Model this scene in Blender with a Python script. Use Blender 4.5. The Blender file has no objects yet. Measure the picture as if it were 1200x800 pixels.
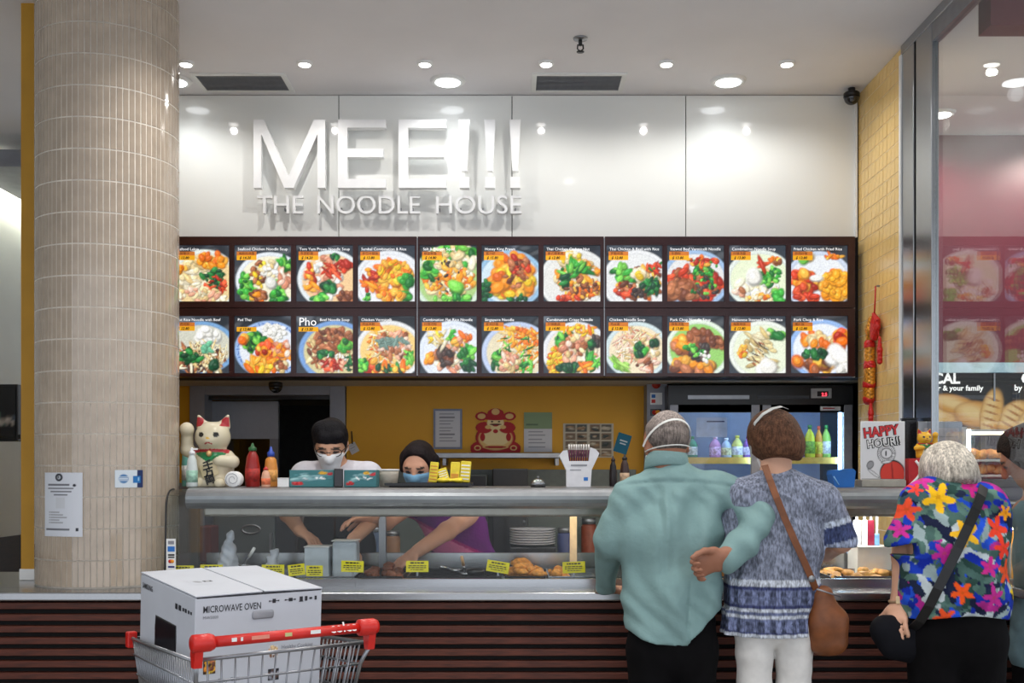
import bpy, bmesh, math, random
import numpy as np
from mathutils import Vector, Matrix

SC = bpy.context.scene
COL = SC.collection
F_PX, HOR, CAM_Z = 1250.0, 550.0, 1.50      # focal length in pixels, horizon row, eye height

# ------------------------------------------------------------------ camera
cam_d = bpy.data.cameras.new('camera')
cam = bpy.data.objects.new('camera', cam_d)
COL.objects.link(cam)
cam.location = (0, 0, CAM_Z)
cam.rotation_euler = (math.radians(90), 0, 0)
cam_d.sensor_width = 36.0
cam_d.lens = F_PX / 1200.0 * 36.0
cam_d.shift_y = (HOR - 400.0) / 1200.0
cam_d.clip_start = 0.05
SC.camera = cam

# ------------------------------------------------------------------ world, exposure
world = bpy.data.worlds.new('hall_light')
SC.world = world
world.use_nodes = True
bgn = world.node_tree.nodes['Background']
bgn.inputs[0].default_value = (0.86, 0.91, 1.0, 1)
bgn.inputs[1].default_value = 1.45
SC.view_settings.view_transform = 'Standard'
SC.view_settings.look = 'None'
SC.view_settings.gamma = 1.0
SC.view_settings.exposure = 0.0
SC.view_settings.use_curve_mapping = False
LAMP_SMALL, LAMP_BIG, LAMP_HALL = 9.0, 3.0, 36.0       # watts of the recessed ceiling lamps

# ------------------------------------------------------------------ helpers
rnd = random.Random(7)
def lin(c):
    c = c / 255.0
    return c / 12.92 if c <= 0.04045 else ((c + 0.055) / 1.055) ** 2.4
def rgb(r, g, b): return (lin(r), lin(g), lin(b), 1.0)
def W(px, py, Y):
    return Vector(((px - 600.0) * Y / F_PX, Y, CAM_Z - (py - HOR) * Y / F_PX))
def wx(px, Y): return (px - 600.0) * Y / F_PX
def wz(py, Y): return CAM_Z - (py - HOR) * Y / F_PX

def mat(name, col, rough=0.5, metal=0.0, noise=0.06, scale=30.0, bump=0.0, spec=0.5, emit=None, estr=0.0, coat=0.0, stretch=None, alpha=None):
    """procedural principled material: base colour varied by noise, optional bump"""
    m = bpy.data.materials.new(name); m.use_nodes = True
    nt = m.node_tree; p = nt.nodes['Principled BSDF']
    tc = nt.nodes.new('ShaderNodeTexCoord'); mp = nt.nodes.new('ShaderNodeMapping')
    nz = nt.nodes.new('ShaderNodeTexNoise'); nz.inputs['Scale'].default_value = scale; nz.inputs['Detail'].default_value = 4
    nt.links.new(tc.outputs['Object'], mp.inputs[0]); nt.links.new(mp.outputs[0], nz.inputs['Vector'])
    if stretch: mp.inputs['Scale'].default_value = stretch
    cr = nt.nodes.new('ShaderNodeValToRGB')
    c = Vector(col[:3])
    lo = [max(0, v * (1 - noise * 2)) for v in c]; hi = [min(1, v * (1 + noise * 2)) for v in c]
    cr.color_ramp.elements[0].position = 0.3; cr.color_ramp.elements[1].position = 0.7
    cr.color_ramp.elements[0].color = (*lo, 1); cr.color_ramp.elements[1].color = (*hi, 1)
    nt.links.new(nz.outputs['Fac'], cr.inputs[0]); nt.links.new(cr.outputs[0], p.inputs['Base Color'])
    p.inputs['Roughness'].default_value = rough; p.inputs['Metallic'].default_value = metal
    p.inputs['Specular IOR Level'].default_value = spec
    p.inputs['Coat Weight'].default_value = coat
    if bump:
        b = nt.nodes.new('ShaderNodeBump'); b.inputs['Strength'].default_value = bump; b.inputs['Distance'].default_value = 0.01
        nt.links.new(nz.outputs['Fac'], b.inputs['Height']); nt.links.new(b.outputs[0], p.inputs['Normal'])
    if emit is not None:
        p.inputs['Emission Color'].default_value = emit; p.inputs['Emission Strength'].default_value = estr
    return m

def vmat(name, rough=0.6, emit=0.0, bump=0.0, bscale=60.0, spec=0.4, coat=0.0, metal=0.0, grain=0.0, gscale=140.0, gstretch=(1, 1, .3)):
    """material reading the mesh's colour attribute (flat prints, patterned cloth)"""
    m = bpy.data.materials.new(name); m.use_nodes = True
    nt = m.node_tree; p = nt.nodes['Principled BSDF']
    at = nt.nodes.new('ShaderNodeAttribute'); at.attribute_name = 'Col'
    p.inputs['Roughness'].default_value = rough; p.inputs['Specular IOR Level'].default_value = spec
    p.inputs['Coat Weight'].default_value = coat; p.inputs['Metallic'].default_value = metal
    if emit:
        p.inputs['Base Color'].default_value = (0.02, 0.02, 0.02, 1)
        nt.links.new(at.outputs['Color'], p.inputs['Emission Color']); p.inputs['Emission Strength'].default_value = emit
    elif grain:
        tg = nt.nodes.new('ShaderNodeTexCoord'); mg = nt.nodes.new('ShaderNodeMapping'); mg.inputs['Scale'].default_value = gstretch
        ng = nt.nodes.new('ShaderNodeTexNoise'); ng.inputs['Scale'].default_value = gscale; ng.inputs['Detail'].default_value = 3
        mr = nt.nodes.new('ShaderNodeMapRange'); mr.inputs[1].default_value = .35; mr.inputs[2].default_value = .65; mr.inputs[3].default_value = 1 - grain; mr.inputs[4].default_value = 1 + grain
        vm = nt.nodes.new('ShaderNodeVectorMath'); vm.operation = 'SCALE'
        nt.links.new(tg.outputs['Object'], mg.inputs[0]); nt.links.new(mg.outputs[0], ng.inputs['Vector']); nt.links.new(ng.outputs['Fac'], mr.inputs[0])
        nt.links.new(at.outputs['Color'], vm.inputs[0]); nt.links.new(mr.outputs[0], vm.inputs['Scale']); nt.links.new(vm.outputs[0], p.inputs['Base Color'])
    else:
        nt.links.new(at.outputs['Color'], p.inputs['Base Color'])
    if bump:
        tc = nt.nodes.new('ShaderNodeTexCoord')
        nz = nt.nodes.new('ShaderNodeTexNoise'); nz.inputs['Scale'].default_value = bscale; nz.inputs['Detail'].default_value = 5
        nt.links.new(tc.outputs['Object'], nz.inputs['Vector'])
        b = nt.nodes.new('ShaderNodeBump'); b.inputs['Strength'].default_value = bump; b.inputs['Distance'].default_value = 0.012
        nt.links.new(nz.outputs['Fac'], b.inputs['Height']); nt.links.new(b.outputs[0], p.inputs['Normal'])
    return m

def glass_mat(name, tint=(1, 1, 1, 1), ior=1.5, rough=0.0):
    """clear sheet glass: transparent body with Fresnel mirror reflection"""
    m = bpy.data.materials.new(name); m.use_nodes = True
    nt = m.node_tree; nt.nodes.clear()
    out = nt.nodes.new('ShaderNodeOutputMaterial'); mix = nt.nodes.new('ShaderNodeMixShader')
    fr = nt.nodes.new('ShaderNodeFresnel'); ge = nt.nodes.new('ShaderNodeNewGeometry')
    mx = nt.nodes.new('ShaderNodeMath'); mx.operation = 'MULTIPLY_ADD'      # same reflectance from both faces of the sheet
    mx.inputs[1].default_value = 1.0 / ior - ior; mx.inputs[2].default_value = ior
    nt.links.new(ge.outputs['Backfacing'], mx.inputs[0]); nt.links.new(mx.outputs[0], fr.inputs['IOR'])
    t = nt.nodes.new('ShaderNodeBsdfTransparent'); t.inputs[0].default_value = tint
    g = nt.nodes.new('ShaderNodeBsdfGlossy'); g.inputs['Roughness'].default_value = rough
    nt.links.new(fr.outputs[0], mix.inputs[0]); nt.links.new(t.outputs[0], mix.inputs[1]); nt.links.new(g.outputs[0], mix.inputs[2])
    nt.links.new(mix.outputs[0], out.inputs[0])
    return m

def org_of(o):
    v = Vector((0, 0, 0))
    while o is not None:
        v = v + o.location; o = o.parent
    return v

def link(name, verts, faces, m, parent=None, smooth=False, cols=None):
    verts = np.asarray(verts, dtype=np.float64).reshape(-1, 3)
    if parent is not None:
        og = np.array(org_of(parent)); loc = (0, 0, 0)
    else:
        lo = verts.min(0); hi = verts.max(0)
        og = np.array([(lo[0] + hi[0]) / 2, (lo[1] + hi[1]) / 2, lo[2]]); loc = tuple(og)
    me = bpy.data.meshes.new(name)
    me.from_pydata((verts - og).tolist(), [], faces if isinstance(faces, list) else faces.tolist())
    if cols is not None:
        ca = me.color_attributes.new('Col', 'FLOAT_COLOR', 'POINT')
        c4 = np.ones((len(verts), 4), dtype=np.float32); c4[:, :3] = np.asarray(cols)[:, :3]
        ca.data.foreach_set('color', c4.ravel())
    if smooth: me.polygons.foreach_set('use_smooth', [True] * len(me.polygons))
    me.update()
    o = bpy.data.objects.new(name, me); COL.objects.link(o)
    o.location = loc
    if parent is not None: o.parent = parent
    if m is not None: me.materials.append(m)
    return o

def empty(name, loc):
    o = bpy.data.objects.new(name, None); COL.objects.link(o); o.location = loc
    o.empty_display_size = 0.05
    return o
def tag(o, label, cat, group=None, kind=None):
    o['label'] = label; o['category'] = cat
    if group: o['group'] = group
    if kind: o['kind'] = kind
    return o
def thing(name, label, cat, loc, group=None): return tag(empty(name, loc), label, cat, group)
def struct(o, label=None):
    o['kind'] = 'structure'
    if label: o['label'] = label
    return o
def plabel(o, s): o['label'] = s; return o

def bm_link(name, bm, m, parent=None, smooth=False):
    bm.verts.index_update()
    v = [tuple(x.co) for x in bm.verts]; f = [[y.index for y in x.verts] for x in bm.faces]
    bm.free()
    return link(name, v, f, m, parent, smooth)

BOXF = [[0, 3, 2, 1], [4, 5, 6, 7], [0, 1, 5, 4], [1, 2, 6, 5], [2, 3, 7, 6], [3, 0, 4, 7]]
def box_vf(x0, x1, y0, y1, z0, z1):
    return [(x0, y0, z0), (x1, y0, z0), (x1, y1, z0), (x0, y1, z0), (x0, y0, z1), (x1, y0, z1), (x1, y1, z1), (x0, y1, z1)], BOXF
def xf(verts, M): return [tuple(M @ Vector(v)) for v in verts]
def box(name, x0, x1, y0, y1, z0, z1, m, parent=None, bev=0.0, seg=2, M=None, smooth=False):
    v, f = box_vf(x0, x1, y0, y1, z0, z1)
    if bev > 0:
        bm = bmesh.new(); vs = [bm.verts.new(p) for p in v]
        for q in f: bm.faces.new([vs[i] for i in q])
        bmesh.ops.bevel(bm, geom=bm.edges[:], offset=bev, segments=seg, affect='EDGES', profile=0.5)
        bm.verts.index_update()
        v = [tuple(x.co) for x in bm.verts]; f = [[y.index for y in x.verts] for x in bm.faces]; bm.free()
    if M is not None: v = xf(v, M)
    return link(name, v, f, m, parent, smooth)
class MB:
    """collects shapes for one mesh"""
    def __init__(s): s.v = []; s.f = []
    def add(s, v, f):
        n = len(s.v); s.v += [tuple(p) for p in v]; s.f += [[i + n for i in q] for q in f]; return s
    def box(s, *a): return s.add(*box_vf(*a))
    def tube(s, pts, r, n=8, closed=False): return s.add(*tube_vf(pts, r, n, closed))
    def build(s, name, m, parent=None, smooth=False, M=None):
        return link(name, xf(s.v, M) if M is not None else s.v, s.f, m, parent, smooth)

def tube_vf(pts, r, n=8, closed=False, flat=None):
    pts = [Vector(p) for p in pts]; N = len(pts); V = []; Fc = []
    rs = r if isinstance(r, (list, tuple)) else [r] * N
    prev = None
    for i in range(N):
        if closed: t = pts[(i + 1) % N] - pts[i - 1]
        else: t = pts[min(i + 1, N - 1)] - pts[max(i - 1, 0)]
        t.normalize()
        if prev is None:
            a = Vector((0, 0, 1)) if abs(t.z) < 0.9 else Vector((1, 0, 0))
            u = t.cross(a).normalized()
        else:
            u = (prev - t * prev.dot(t))
            u = u.normalized() if u.length > 1e-6 else t.cross(Vector((0, 0, 1))).normalized()
        prev = u; w = t.cross(u)
        for k in range(n):
            an = 2 * math.pi * k / n
            V.append(tuple(pts[i] + (u * math.cos(an) + w * math.sin(an)) * rs[i]))
    M = N if closed else N - 1
    for i in range(M):
        j = (i + 1) % N
        for k in range(n):
            Fc.append([i * n + k, i * n + (k + 1) % n, j * n + (k + 1) % n, j * n + k])
    if not closed:
        Fc.append(list(range(n - 1, -1, -1))); Fc.append([(N - 1) * n + k for k in range(n)])
    return V, Fc
def tube(name, pts, r, m, parent=None, n=8, closed=False, M=None):
    v, f = tube_vf(pts, r, n, closed)
    if M is not None: v = xf(v, M)
    return link(name, v, f, m, parent, True)

def ribbon(name, pts, nrm, w, t, m, parent=None):
    """flat strap along pts; nrm = outward normals"""
    V = []; Fc = []; N = len(pts)
    for i in range(N):
        p = Vector(pts[i]); tn = (Vector(pts[min(i + 1, N - 1)]) - Vector(pts[max(i - 1, 0)])).normalized()
        n = Vector(nrm[i]); n = (n - tn * n.dot(tn)).normalized(); s = tn.cross(n)
        for a, b in ((-1, -1), (1, -1), (1, 1), (-1, 1)): V.append(tuple(p + s * a * w / 2 + n * b * t / 2))
    for i in range(N - 1):
        for k in range(4): Fc.append([i * 4 + k, i * 4 + (k + 1) % 4, i * 4 + 4 + (k + 1) % 4, i * 4 + 4 + k])
    Fc.append([3, 2, 1, 0]); Fc.append([N * 4 - 4, N * 4 - 3, N * 4 - 2, N * 4 - 1])
    return link(name, V, Fc, m, parent, False)

def lathe_vf(prof, c, n=24, axis='z'):
    V = []; Fc = []
    for r, h in prof:
        for k in range(n):
            a = 2 * math.pi * k / n; ca, sa = r * math.cos(a), r * math.sin(a)
            V.append((c[0] + ca, c[1] + sa, c[2] + h) if axis == 'z' else ((c[0] + ca, c[1] - h, c[2] + sa) if axis == 'y' else (c[0] + h, c[1] + ca, c[2] + sa)))
    for i in range(len(prof) - 1):
        for k in range(n):
            Fc.append([i * n + k, i * n + (k + 1) % n, (i + 1) * n + (k + 1) % n, (i + 1) * n + k])
    Fc.append(list(range(n - 1, -1, -1))); Fc.append([(len(prof) - 1) * n + k for k in range(n)])
    return V, Fc
def lathe(name, prof, c, m, parent=None, n=24, axis='z', smooth=True):
    v, f = lathe_vf(prof, c, n, axis)
    o = link(name, v, f, m, parent, smooth)
    return o

def prism(name, poly, y0, y1, m, parent=None, plane='xz', M=None):
    """extrude polygon (x,z) between y0,y1 (or (y,z) between x0,x1)"""
    n = len(poly)
    if plane == 'xz': V = [(a, y0, b) for a, b in poly] + [(a, y1, b) for a, b in poly]
    elif plane == 'yz': V = [(y0, a, b) for a, b in poly] + [(y1, a, b) for a, b in poly]
    else: V = [(a, b, y0) for a, b in poly] + [(a, b, y1) for a, b in poly]
    Fc = [list(range(n)), list(range(2 * n - 1, n - 1, -1))] + [[i, i + n, (i + 1) % n + n, (i + 1) % n] for i in range(n)]
    if M is not None: V = xf(V, M)
    o = link(name, V, Fc, m, parent)
    bm = bmesh.new(); bm.from_mesh(o.data); bmesh.ops.recalc_face_normals(bm, faces=bm.faces[:]); bm.to_mesh(o.data); bm.free()
    return o

def text(name, s, size, M, m, parent=None, ext=0.0, align='LEFT', width=None, res=2, shear=0.0, bold=0.0, maxw=None):
    """lettering as mesh: local x right, local y up, placed by matrix M"""
    cu = bpy.data.curves.new('lettering', 'FONT'); cu.body = s; cu.size = size; cu.extrude = ext
    cu.align_x = align; cu.resolution_u = res; cu.shear = shear; cu.offset = bold
    ob = bpy.data.objects.new('lettering', cu); COL.objects.link(ob)
    dg = bpy.context.evaluated_depsgraph_get()
    me = bpy.data.meshes.new_from_object(ob.evaluated_get(dg))
    n = len(me.vertices); co = np.zeros(n * 3, dtype=np.float32); me.vertices.foreach_get('co', co); co = co.reshape(-1, 3)
    fs = [list(p.vertices) for p in me.polygons]
    bpy.data.objects.remove(ob); bpy.data.curves.remove(cu); bpy.data.meshes.remove(me)
    if n == 0: return None
    ww = co[:, 0].max() - co[:, 0].min()
    k = 1.0
    if width: k = width / ww
    elif maxw and ww > maxw: k = maxw / ww
    co[:, 0] *= k
    R = np.array(M)
    co = co @ R[:3, :3].T + R[:3, 3]
    return link(name, co, fs, m, parent)
def front(x, y, z, extra=None):
    """text frame facing the camera (-Y): x right, y up -> world x, z"""
    M = Matrix(((1, 0, 0, x), (0, 0, -1, y), (0, 1, 0, z), (0, 0, 0, 1)))
    return M @ extra if extra is not None else M
def frame3(o, ux, uy):
    ux = Vector(ux).normalized(); uy = Vector(uy).normalized(); uz = ux.cross(uy)
    M = Matrix.Identity(4)
    for i in range(3): M[i][0] = ux[i]; M[i][1] = uy[i]; M[i][2] = uz[i]; M[i][3] = o[i]
    return M

# ------------------------------------------------------------------ flat prints painted vertex by vertex
class Paint:
    def __init__(s, nx, ny, bg, seed=1):
        s.nx, s.ny = nx, ny
        s.u, s.v = np.meshgrid(np.linspace(0, 1, nx), np.linspace(0, 1, ny))
        s.c = np.zeros((ny, nx, 3)); s.c[:] = bg; s.r = random.Random(seed); s.asp = 1.0
    def put(s, mask, col): s.c = s.c * (1 - mask[..., None]) + np.array(col)[None, None] * mask[..., None]
    def ell(s, cx, cy, rx, ry, col, rot=0.0, soft=0.15):
        dx, dy = s.u - cx, s.v - cy; c, sn = math.cos(rot), math.sin(rot)
        d = np.sqrt(((dx * c + dy * sn) / rx) ** 2 + ((-dx * sn + dy * c) / ry) ** 2)
        s.put(np.clip((1 - d) / soft + 0.5, 0, 1), col); return s
    def rect(s, x0, x1, y0, y1, col):
        s.put(((s.u >= x0) & (s.u <= x1) & (s.v >= y0) & (s.v <= y1)).astype(float), col); return s
    def blobs(s, n, cx, cy, rx, ry, pal, a, b, el=2.0, rot=None, shade=False):
        for _ in range(n):
            an = s.r.uniform(0, 6.283); q = math.sqrt(s.r.random())
            x, y = cx + rx * q * math.cos(an), cy + ry * q * math.sin(an)
            z = s.r.uniform(a, b); e = s.r.uniform(1, el); t = s.r.uniform(0, 3.14) if rot is None else rot + s.r.uniform(-.4, .4)
            col = np.array(s.r.choice(pal)) * s.r.uniform(0.75, 1.2)
            if shade: s.ell(x + z * .25, y - z * .35, z * e * 1.08, z * 1.1, np.clip(col * .42, 0, 1), t, 0.5)
            s.ell(x, y, z * e, z, np.clip(col, 0, 1), t, 0.35)
            s.ell(x - z * .2, y + z * .3, z * e * .45, z * .35, np.clip(col * 1.35 + .05, 0, 1), t, 0.8)
        return s
    def grain(s, amt, seed=3):
        g = np.random.RandomState(seed).rand(s.ny, s.nx, 1) - 0.5
        s.c = np.clip(s.c * (1 + g * amt), 0, 1); return s
    def build(s, name, M, w, h, m, parent=None, bend=None):
        X = s.u.ravel() * w; Yv = s.v.ravel() * h
        P = np.stack([X, Yv, np.zeros_like(X), np.ones_like(X)], 1) @ np.array(M).T
        P = P[:, :3]
        if bend is not None: P = bend(P)
        nx, ny = s.nx, s.ny
        i = (np.arange(ny - 1)[:, None] * nx + np.arange(nx - 1)[None]).ravel()
        fs = np.stack([i, i + 1, i + 1 + nx, i + nx], 1)
        return link(name, P, fs, m, parent, False, s.c.reshape(-1, 3))
def L3(r, g, b): return (lin(r), lin(g), lin(b))

# ------------------------------------------------------------------ organic shapes from distance fields (surface nets)
class Shape:
    def __init__(s): s.p = []; s.lo = np.full(3, 1e9); s.hi = np.full(3, -1e9)
    def _grow(s, pts, r):
        for p in pts:
            s.lo = np.minimum(s.lo, np.array(p) - r); s.hi = np.maximum(s.hi, np.array(p) + r)
    def seg(s, a, b, ra, rb=None, k=0.02, u=(1, 0, 0), op=1):
        rb = ra if rb is None else rb
        ra = (ra, ra) if not isinstance(ra, tuple) else ra; rb = (rb, rb) if not isinstance(rb, tuple) else rb
        s.p.append(('s', np.array(a, float), np.array(b, float), ra, rb, k, np.array(u, float), op))
        if op > 0: s._grow((a, b), max(ra + rb))
        return s
    def ball(s, c, r, k=0.02, rot=None, op=1):
        r = (r, r, r) if not isinstance(r, tuple) else r
        R = np.eye(3) if rot is None else np.array(Matrix.Rotation(rot[0], 3, 'X') @ Matrix.Rotation(rot[1], 3, 'Y') @ Matrix.Rotation(rot[2], 3, 'Z'))
        s.p.append(('b', np.array(c, float), r, R, k, op))
        if op > 0: s._grow((c,), max(r))
        return s
    def chain(s, pts, rs, k=0.02, u=(1, 0, 0)):
        for i in range(len(pts) - 1): s.seg(pts[i], pts[i + 1], rs[i], rs[i + 1], k, u)
        return s
    def mesh(s, h, post=None, pad=3):
        lo = s.lo - pad * h; n = np.ceil((s.hi - lo) / h).astype(int) + pad + 1
        G = np.full(n, 0.5, dtype=np.float32)
        ax = [(lo[i] + h * np.arange(n[i])).astype(np.float32) for i in range(3)]
        for q in s.p:
            if q[0] == 's':
                _, a, b, ra, rb, k, u, op = q; m = max(ra + rb) + max(k, 0.01) + 3 * h
                bl, bh = np.minimum(a, b) - m, np.maximum(a, b) + m
            else:
                _, c, r, R, k, op = q; m = max(r) + max(k, 0.01) + 3 * h; bl, bh = c - m, c + m
            i0 = np.maximum(np.floor((bl - lo) / h).astype(int), 0); i1 = np.minimum(np.ceil((bh - lo) / h).astype(int) + 1, n)
            if (i1 <= i0).any(): continue
            sl = tuple(slice(i0[j], i1[j]) for j in range(3))
            X, Y, Z = np.meshgrid(ax[0][sl[0]], ax[1][sl[1]], ax[2][sl[2]], indexing='ij', sparse=True)
            if q[0] == 's':
                d = b - a; L2 = float(d @ d)
                w = d / math.sqrt(L2) if L2 > 1e-12 else np.array([0, 0, 1.0])
                uu = u - w * (u @ w)
                if np.linalg.norm(uu) < 1e-4: uu = np.cross(w, [0, 1, 0.3])
                uu = uu / np.linalg.norm(uu); vv = np.cross(w, uu)
                t = ((X - a[0]) * d[0] + (Y - a[1]) * d[1] + (Z - a[2]) * d[2]) / max(L2, 1e-12)
                t = np.clip(t, 0, 1)
                px, py, pz = X - a[0] - d[0] * t, Y - a[1] - d[1] * t, Z - a[2] - d[2] * t
                qu = px * uu[0] + py * uu[1] + pz * uu[2]; qv = px * vv[0] + py * vv[1] + pz * vv[2]; qw = px * w[0] + py * w[1] + pz * w[2]
                r1 = ra[0] + (rb[0] - ra[0]) * t; r2 = ra[1] + (rb[1] - ra[1]) * t; rm = np.minimum(r1, r2)
                D = (np.sqrt((qu / r1) ** 2 + (qv / r2) ** 2 + (qw / rm) ** 2) - 1) * rm
            else:
                px, py, pz = X - c[0], Y - c[1], Z - c[2]
                lx = px * R[0, 0] + py * R[1, 0] + pz * R[2, 0]; ly = px * R[0, 1] + py * R[1, 1] + pz * R[2, 1]; lz = px * R[0, 2] + py * R[1, 2] + pz * R[2, 2]
                D = (np.sqrt((lx / r[0]) ** 2 + (ly / r[1]) ** 2 + (lz / r[2]) ** 2) - 1) * min(r)
            A = G[sl]
            if op > 0:
                hh = np.clip(0.5 + 0.5 * (A - D) / k, 0, 1); G[sl] = A + (D - A) * hh - k * hh * (1 - hh)
            else:
                hh = np.clip(0.5 - 0.5 * (A + D) / k, 0, 1); G[sl] = A + (-D - A) * hh + k * hh * (1 - hh)
        if post is not None:
            X, Y, Z = np.meshgrid(*ax, indexing='ij', sparse=True)
            G = post(G, X, Y, Z).astype(np.float32)
        return nets(G, lo, h)
def nets(G, lo, h):
    S = G < 0
    n = np.array(G.shape) - 1
    cnt = np.zeros(n, dtype=np.int8)
    offs = [(i, j, k) for i in (0, 1) for j in (0, 1) for k in (0, 1)]
    for o in offs: cnt += S[o[0]:o[0] + n[0], o[1]:o[1] + n[1], o[2]:o[2] + n[2]]
    act = (cnt > 0) & (cnt < 8)
    idx = np.full(n, -1, dtype=np.int64); cells = np.argwhere(act); idx[act] = np.arange(len(cells))
    vals = [G[cells[:, 0] + o[0], cells[:, 1] + o[1], cells[:, 2] + o[2]] for o in offs]
    P = np.zeros((len(cells), 3)); C = np.zeros(len(cells))
    for a in range(8):
        for b in range(a + 1, 8):
            df = [offs[b][i] - offs[a][i] for i in range(3)]
            if sum(abs(x) for x in df) != 1: continue
            va, vb = vals[a], vals[b]; m = (va < 0) != (vb < 0)
            t = np.where(m, va / np.where(m, va - vb, 1), 0)
            for i in range(3): P[:, i] += np.where(m, offs[a][i] + df[i] * t, 0)
            C += m
    V = lo + h * (cells + P / np.maximum(C, 1)[:, None])
    Q = []
    for axi in range(3):
        b, c = (axi + 1) % 3, (axi + 2) % 3
        s0 = [slice(None)] * 3; s1 = [slice(None)] * 3
        s0[axi] = slice(0, -1); s1[axi] = slice(1, None)
        s0[b] = s1[b] = slice(1, -1); s0[c] = s1[c] = slice(1, -1)
        A, B = S[tuple(s0)], S[tuple(s1)]
        for flip, m in ((0, A & ~B), (1, ~A & B)):
            e = np.argwhere(m)
            if not len(e): continue
            e[:, b] += 1; e[:, c] += 1
            def cell(db, dc):
                q = e.copy(); q[:, b] += db; q[:, c] += dc
                return idx[q[:, 0], q[:, 1], q[:, 2]]
            q = np.stack([cell(-1, -1), cell(0, -1), cell(0, 0), cell(-1, 0)], 1)
            Q.append(q[:, ::-1] if flip else q)
    return V, np.concatenate(Q)
def organic(name, shape, h, m, parent=None, post=None, color=None):
    V, Q = shape.mesh(h, post)
    cols = color(V) if color is not None else None
    return link(name, V, Q, m, parent, True, cols)
def vnoise(P, sc, seed=0):
    """cheap smooth noise at points, in -1..1"""
    r = np.random.RandomState(seed); t = np.zeros(len(P))
    for i in range(6):
        d = r.randn(3); d /= np.linalg.norm(d)
        t += np.sin(P @ d * sc * r.uniform(.6, 1.6) + r.uniform(0, 6.28))
    return t / 3.0
# ------------------------------------------------------------------ materials
ZC = 3.537
M_ceil = mat('painted_ceiling', rgb(238, 236, 238), 0.9, noise=0.01, scale=3)
M_floor = mat('terrazzo_floor', rgb(150, 146, 140), 0.35, noise=0.12, scale=90)
M_white = mat('gloss_white_panel', rgb(236, 237, 233), 0.06, noise=0.008, scale=2, spec=0.6)
M_dark = mat('dark_void', rgb(28, 26, 27), 0.8)
M_grout = mat('grout', rgb(222, 214, 202), 0.8, noise=0.05)
M_tile = mat('beige_finger_tile', rgb(178, 162, 144), 0.12, noise=0.05, scale=14, coat=0.5)
M_wtile = mat('honey_wall_tile', rgb(238, 203, 132), 0.25, noise=0.07, scale=9)
M_wgrout = mat('pale_grout', rgb(250, 232, 200), 0.8, noise=0.05)
M_ochre = mat('ochre_paint', rgb(190, 140, 35), 0.6, noise=0.04, scale=6)
M_yellow = mat('kitchen_yellow_paint', rgb(210, 152, 0), 0.55, noise=0.02, scale=3)
M_steel = mat('brushed_steel', rgb(178, 180, 182), 0.25, metal=1.0, noise=0.05, scale=60, stretch=(1, 30, 30))
M_steelv = mat('brushed_steel_post', rgb(165, 168, 172), 0.22, metal=1.0, noise=0.05, scale=60, stretch=(30, 30, 1))
M_satin = mat('satin_steel', rgb(150, 152, 156), 0.38, metal=0.9, noise=0.04, scale=20)
M_slat = mat('stained_wood_slat', rgb(88, 40, 24), 0.55, noise=0.22, scale=12, stretch=(1, 14, 14))
M_void = mat('black_backing', rgb(14, 9, 8), 0.8)
M_maroon = mat('maroon_board', rgb(52, 20, 22), 0.3, noise=0.1, scale=8)
M_burg = mat('burgundy_wall', rgb(96, 14, 40), 0.45, noise=0.03, scale=4)
M_greyp = mat('grey_painted_metal', rgb(138, 140, 148), 0.5, noise=0.05, scale=12)
M_black = mat('black_plastic', rgb(16, 16, 18), 0.35, noise=0.1, scale=40)
M_lightw = mat('pale_wall_paint', rgb(214, 218, 212), 0.8, noise=0.02, scale=3)
M_wain = mat('dark_wainscot', rgb(38, 20, 16), 0.5, noise=0.2, scale=10, stretch=(10, 1, 10))
M_lens = mat('lamp_lens', rgb(255, 255, 250), 0.5, noise=0.0, emit=(1, 0.97, 0.93, 1), estr=9.0)
M_lensc = mat('lamp_lens_cool', rgb(255, 255, 255), 0.5, noise=0.0, emit=(0.93, 0.97, 1, 1), estr=6.5)
M_trim = mat('white_enamel', rgb(236, 236, 234), 0.35, noise=0.01)
M_vent = mat('grey_grille', rgb(140, 142, 147), 0.6, noise=0.05)
M_paper = mat('white_paper', rgb(232, 232, 230), 0.8, noise=0.02)
M_ink = mat('black_ink', rgb(25, 25, 28), 0.7)
M_glass = glass_mat('case_glass', (0.97, 0.985, 0.98, 1), 1.26)
M_pglass = glass_mat('partition_glass', (0.93, 0.95, 0.94, 1), 1.5)
M_print = vmat('printed_paper', 0.6)
M_lit = vmat('backlit_print', 0.25, emit=1.0)

# ------------------------------------------------------------------ shell
struct(box('floor', -8, 7, -4, 11, -0.1, 0.0, M_floor))
struct(box('ceiling', -8, 7, -2.5, 11, ZC, ZC + 0.12, M_ceil))
wb = struct(box('wall_front', -2.12, 1.99, 5.825, 5.99, 2.0, ZC, M_dark), 'white gloss panelled bulkhead above the menu board')
edges = [-2.12, -1.887, -0.942, 0.0, 0.945, 1.868]
for i in range(5):
    o = box('panel', edges[i] + 0.0022, edges[i + 1] - 0.0022, 5.80, 5.825, 2.0, ZC - 0.004, M_white, wb, bev=0.0012, seg=1)
struct(box('trim_1', 1.862, 1.872, 5.78, 5.80, 2.76, ZC, M_trim))

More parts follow.
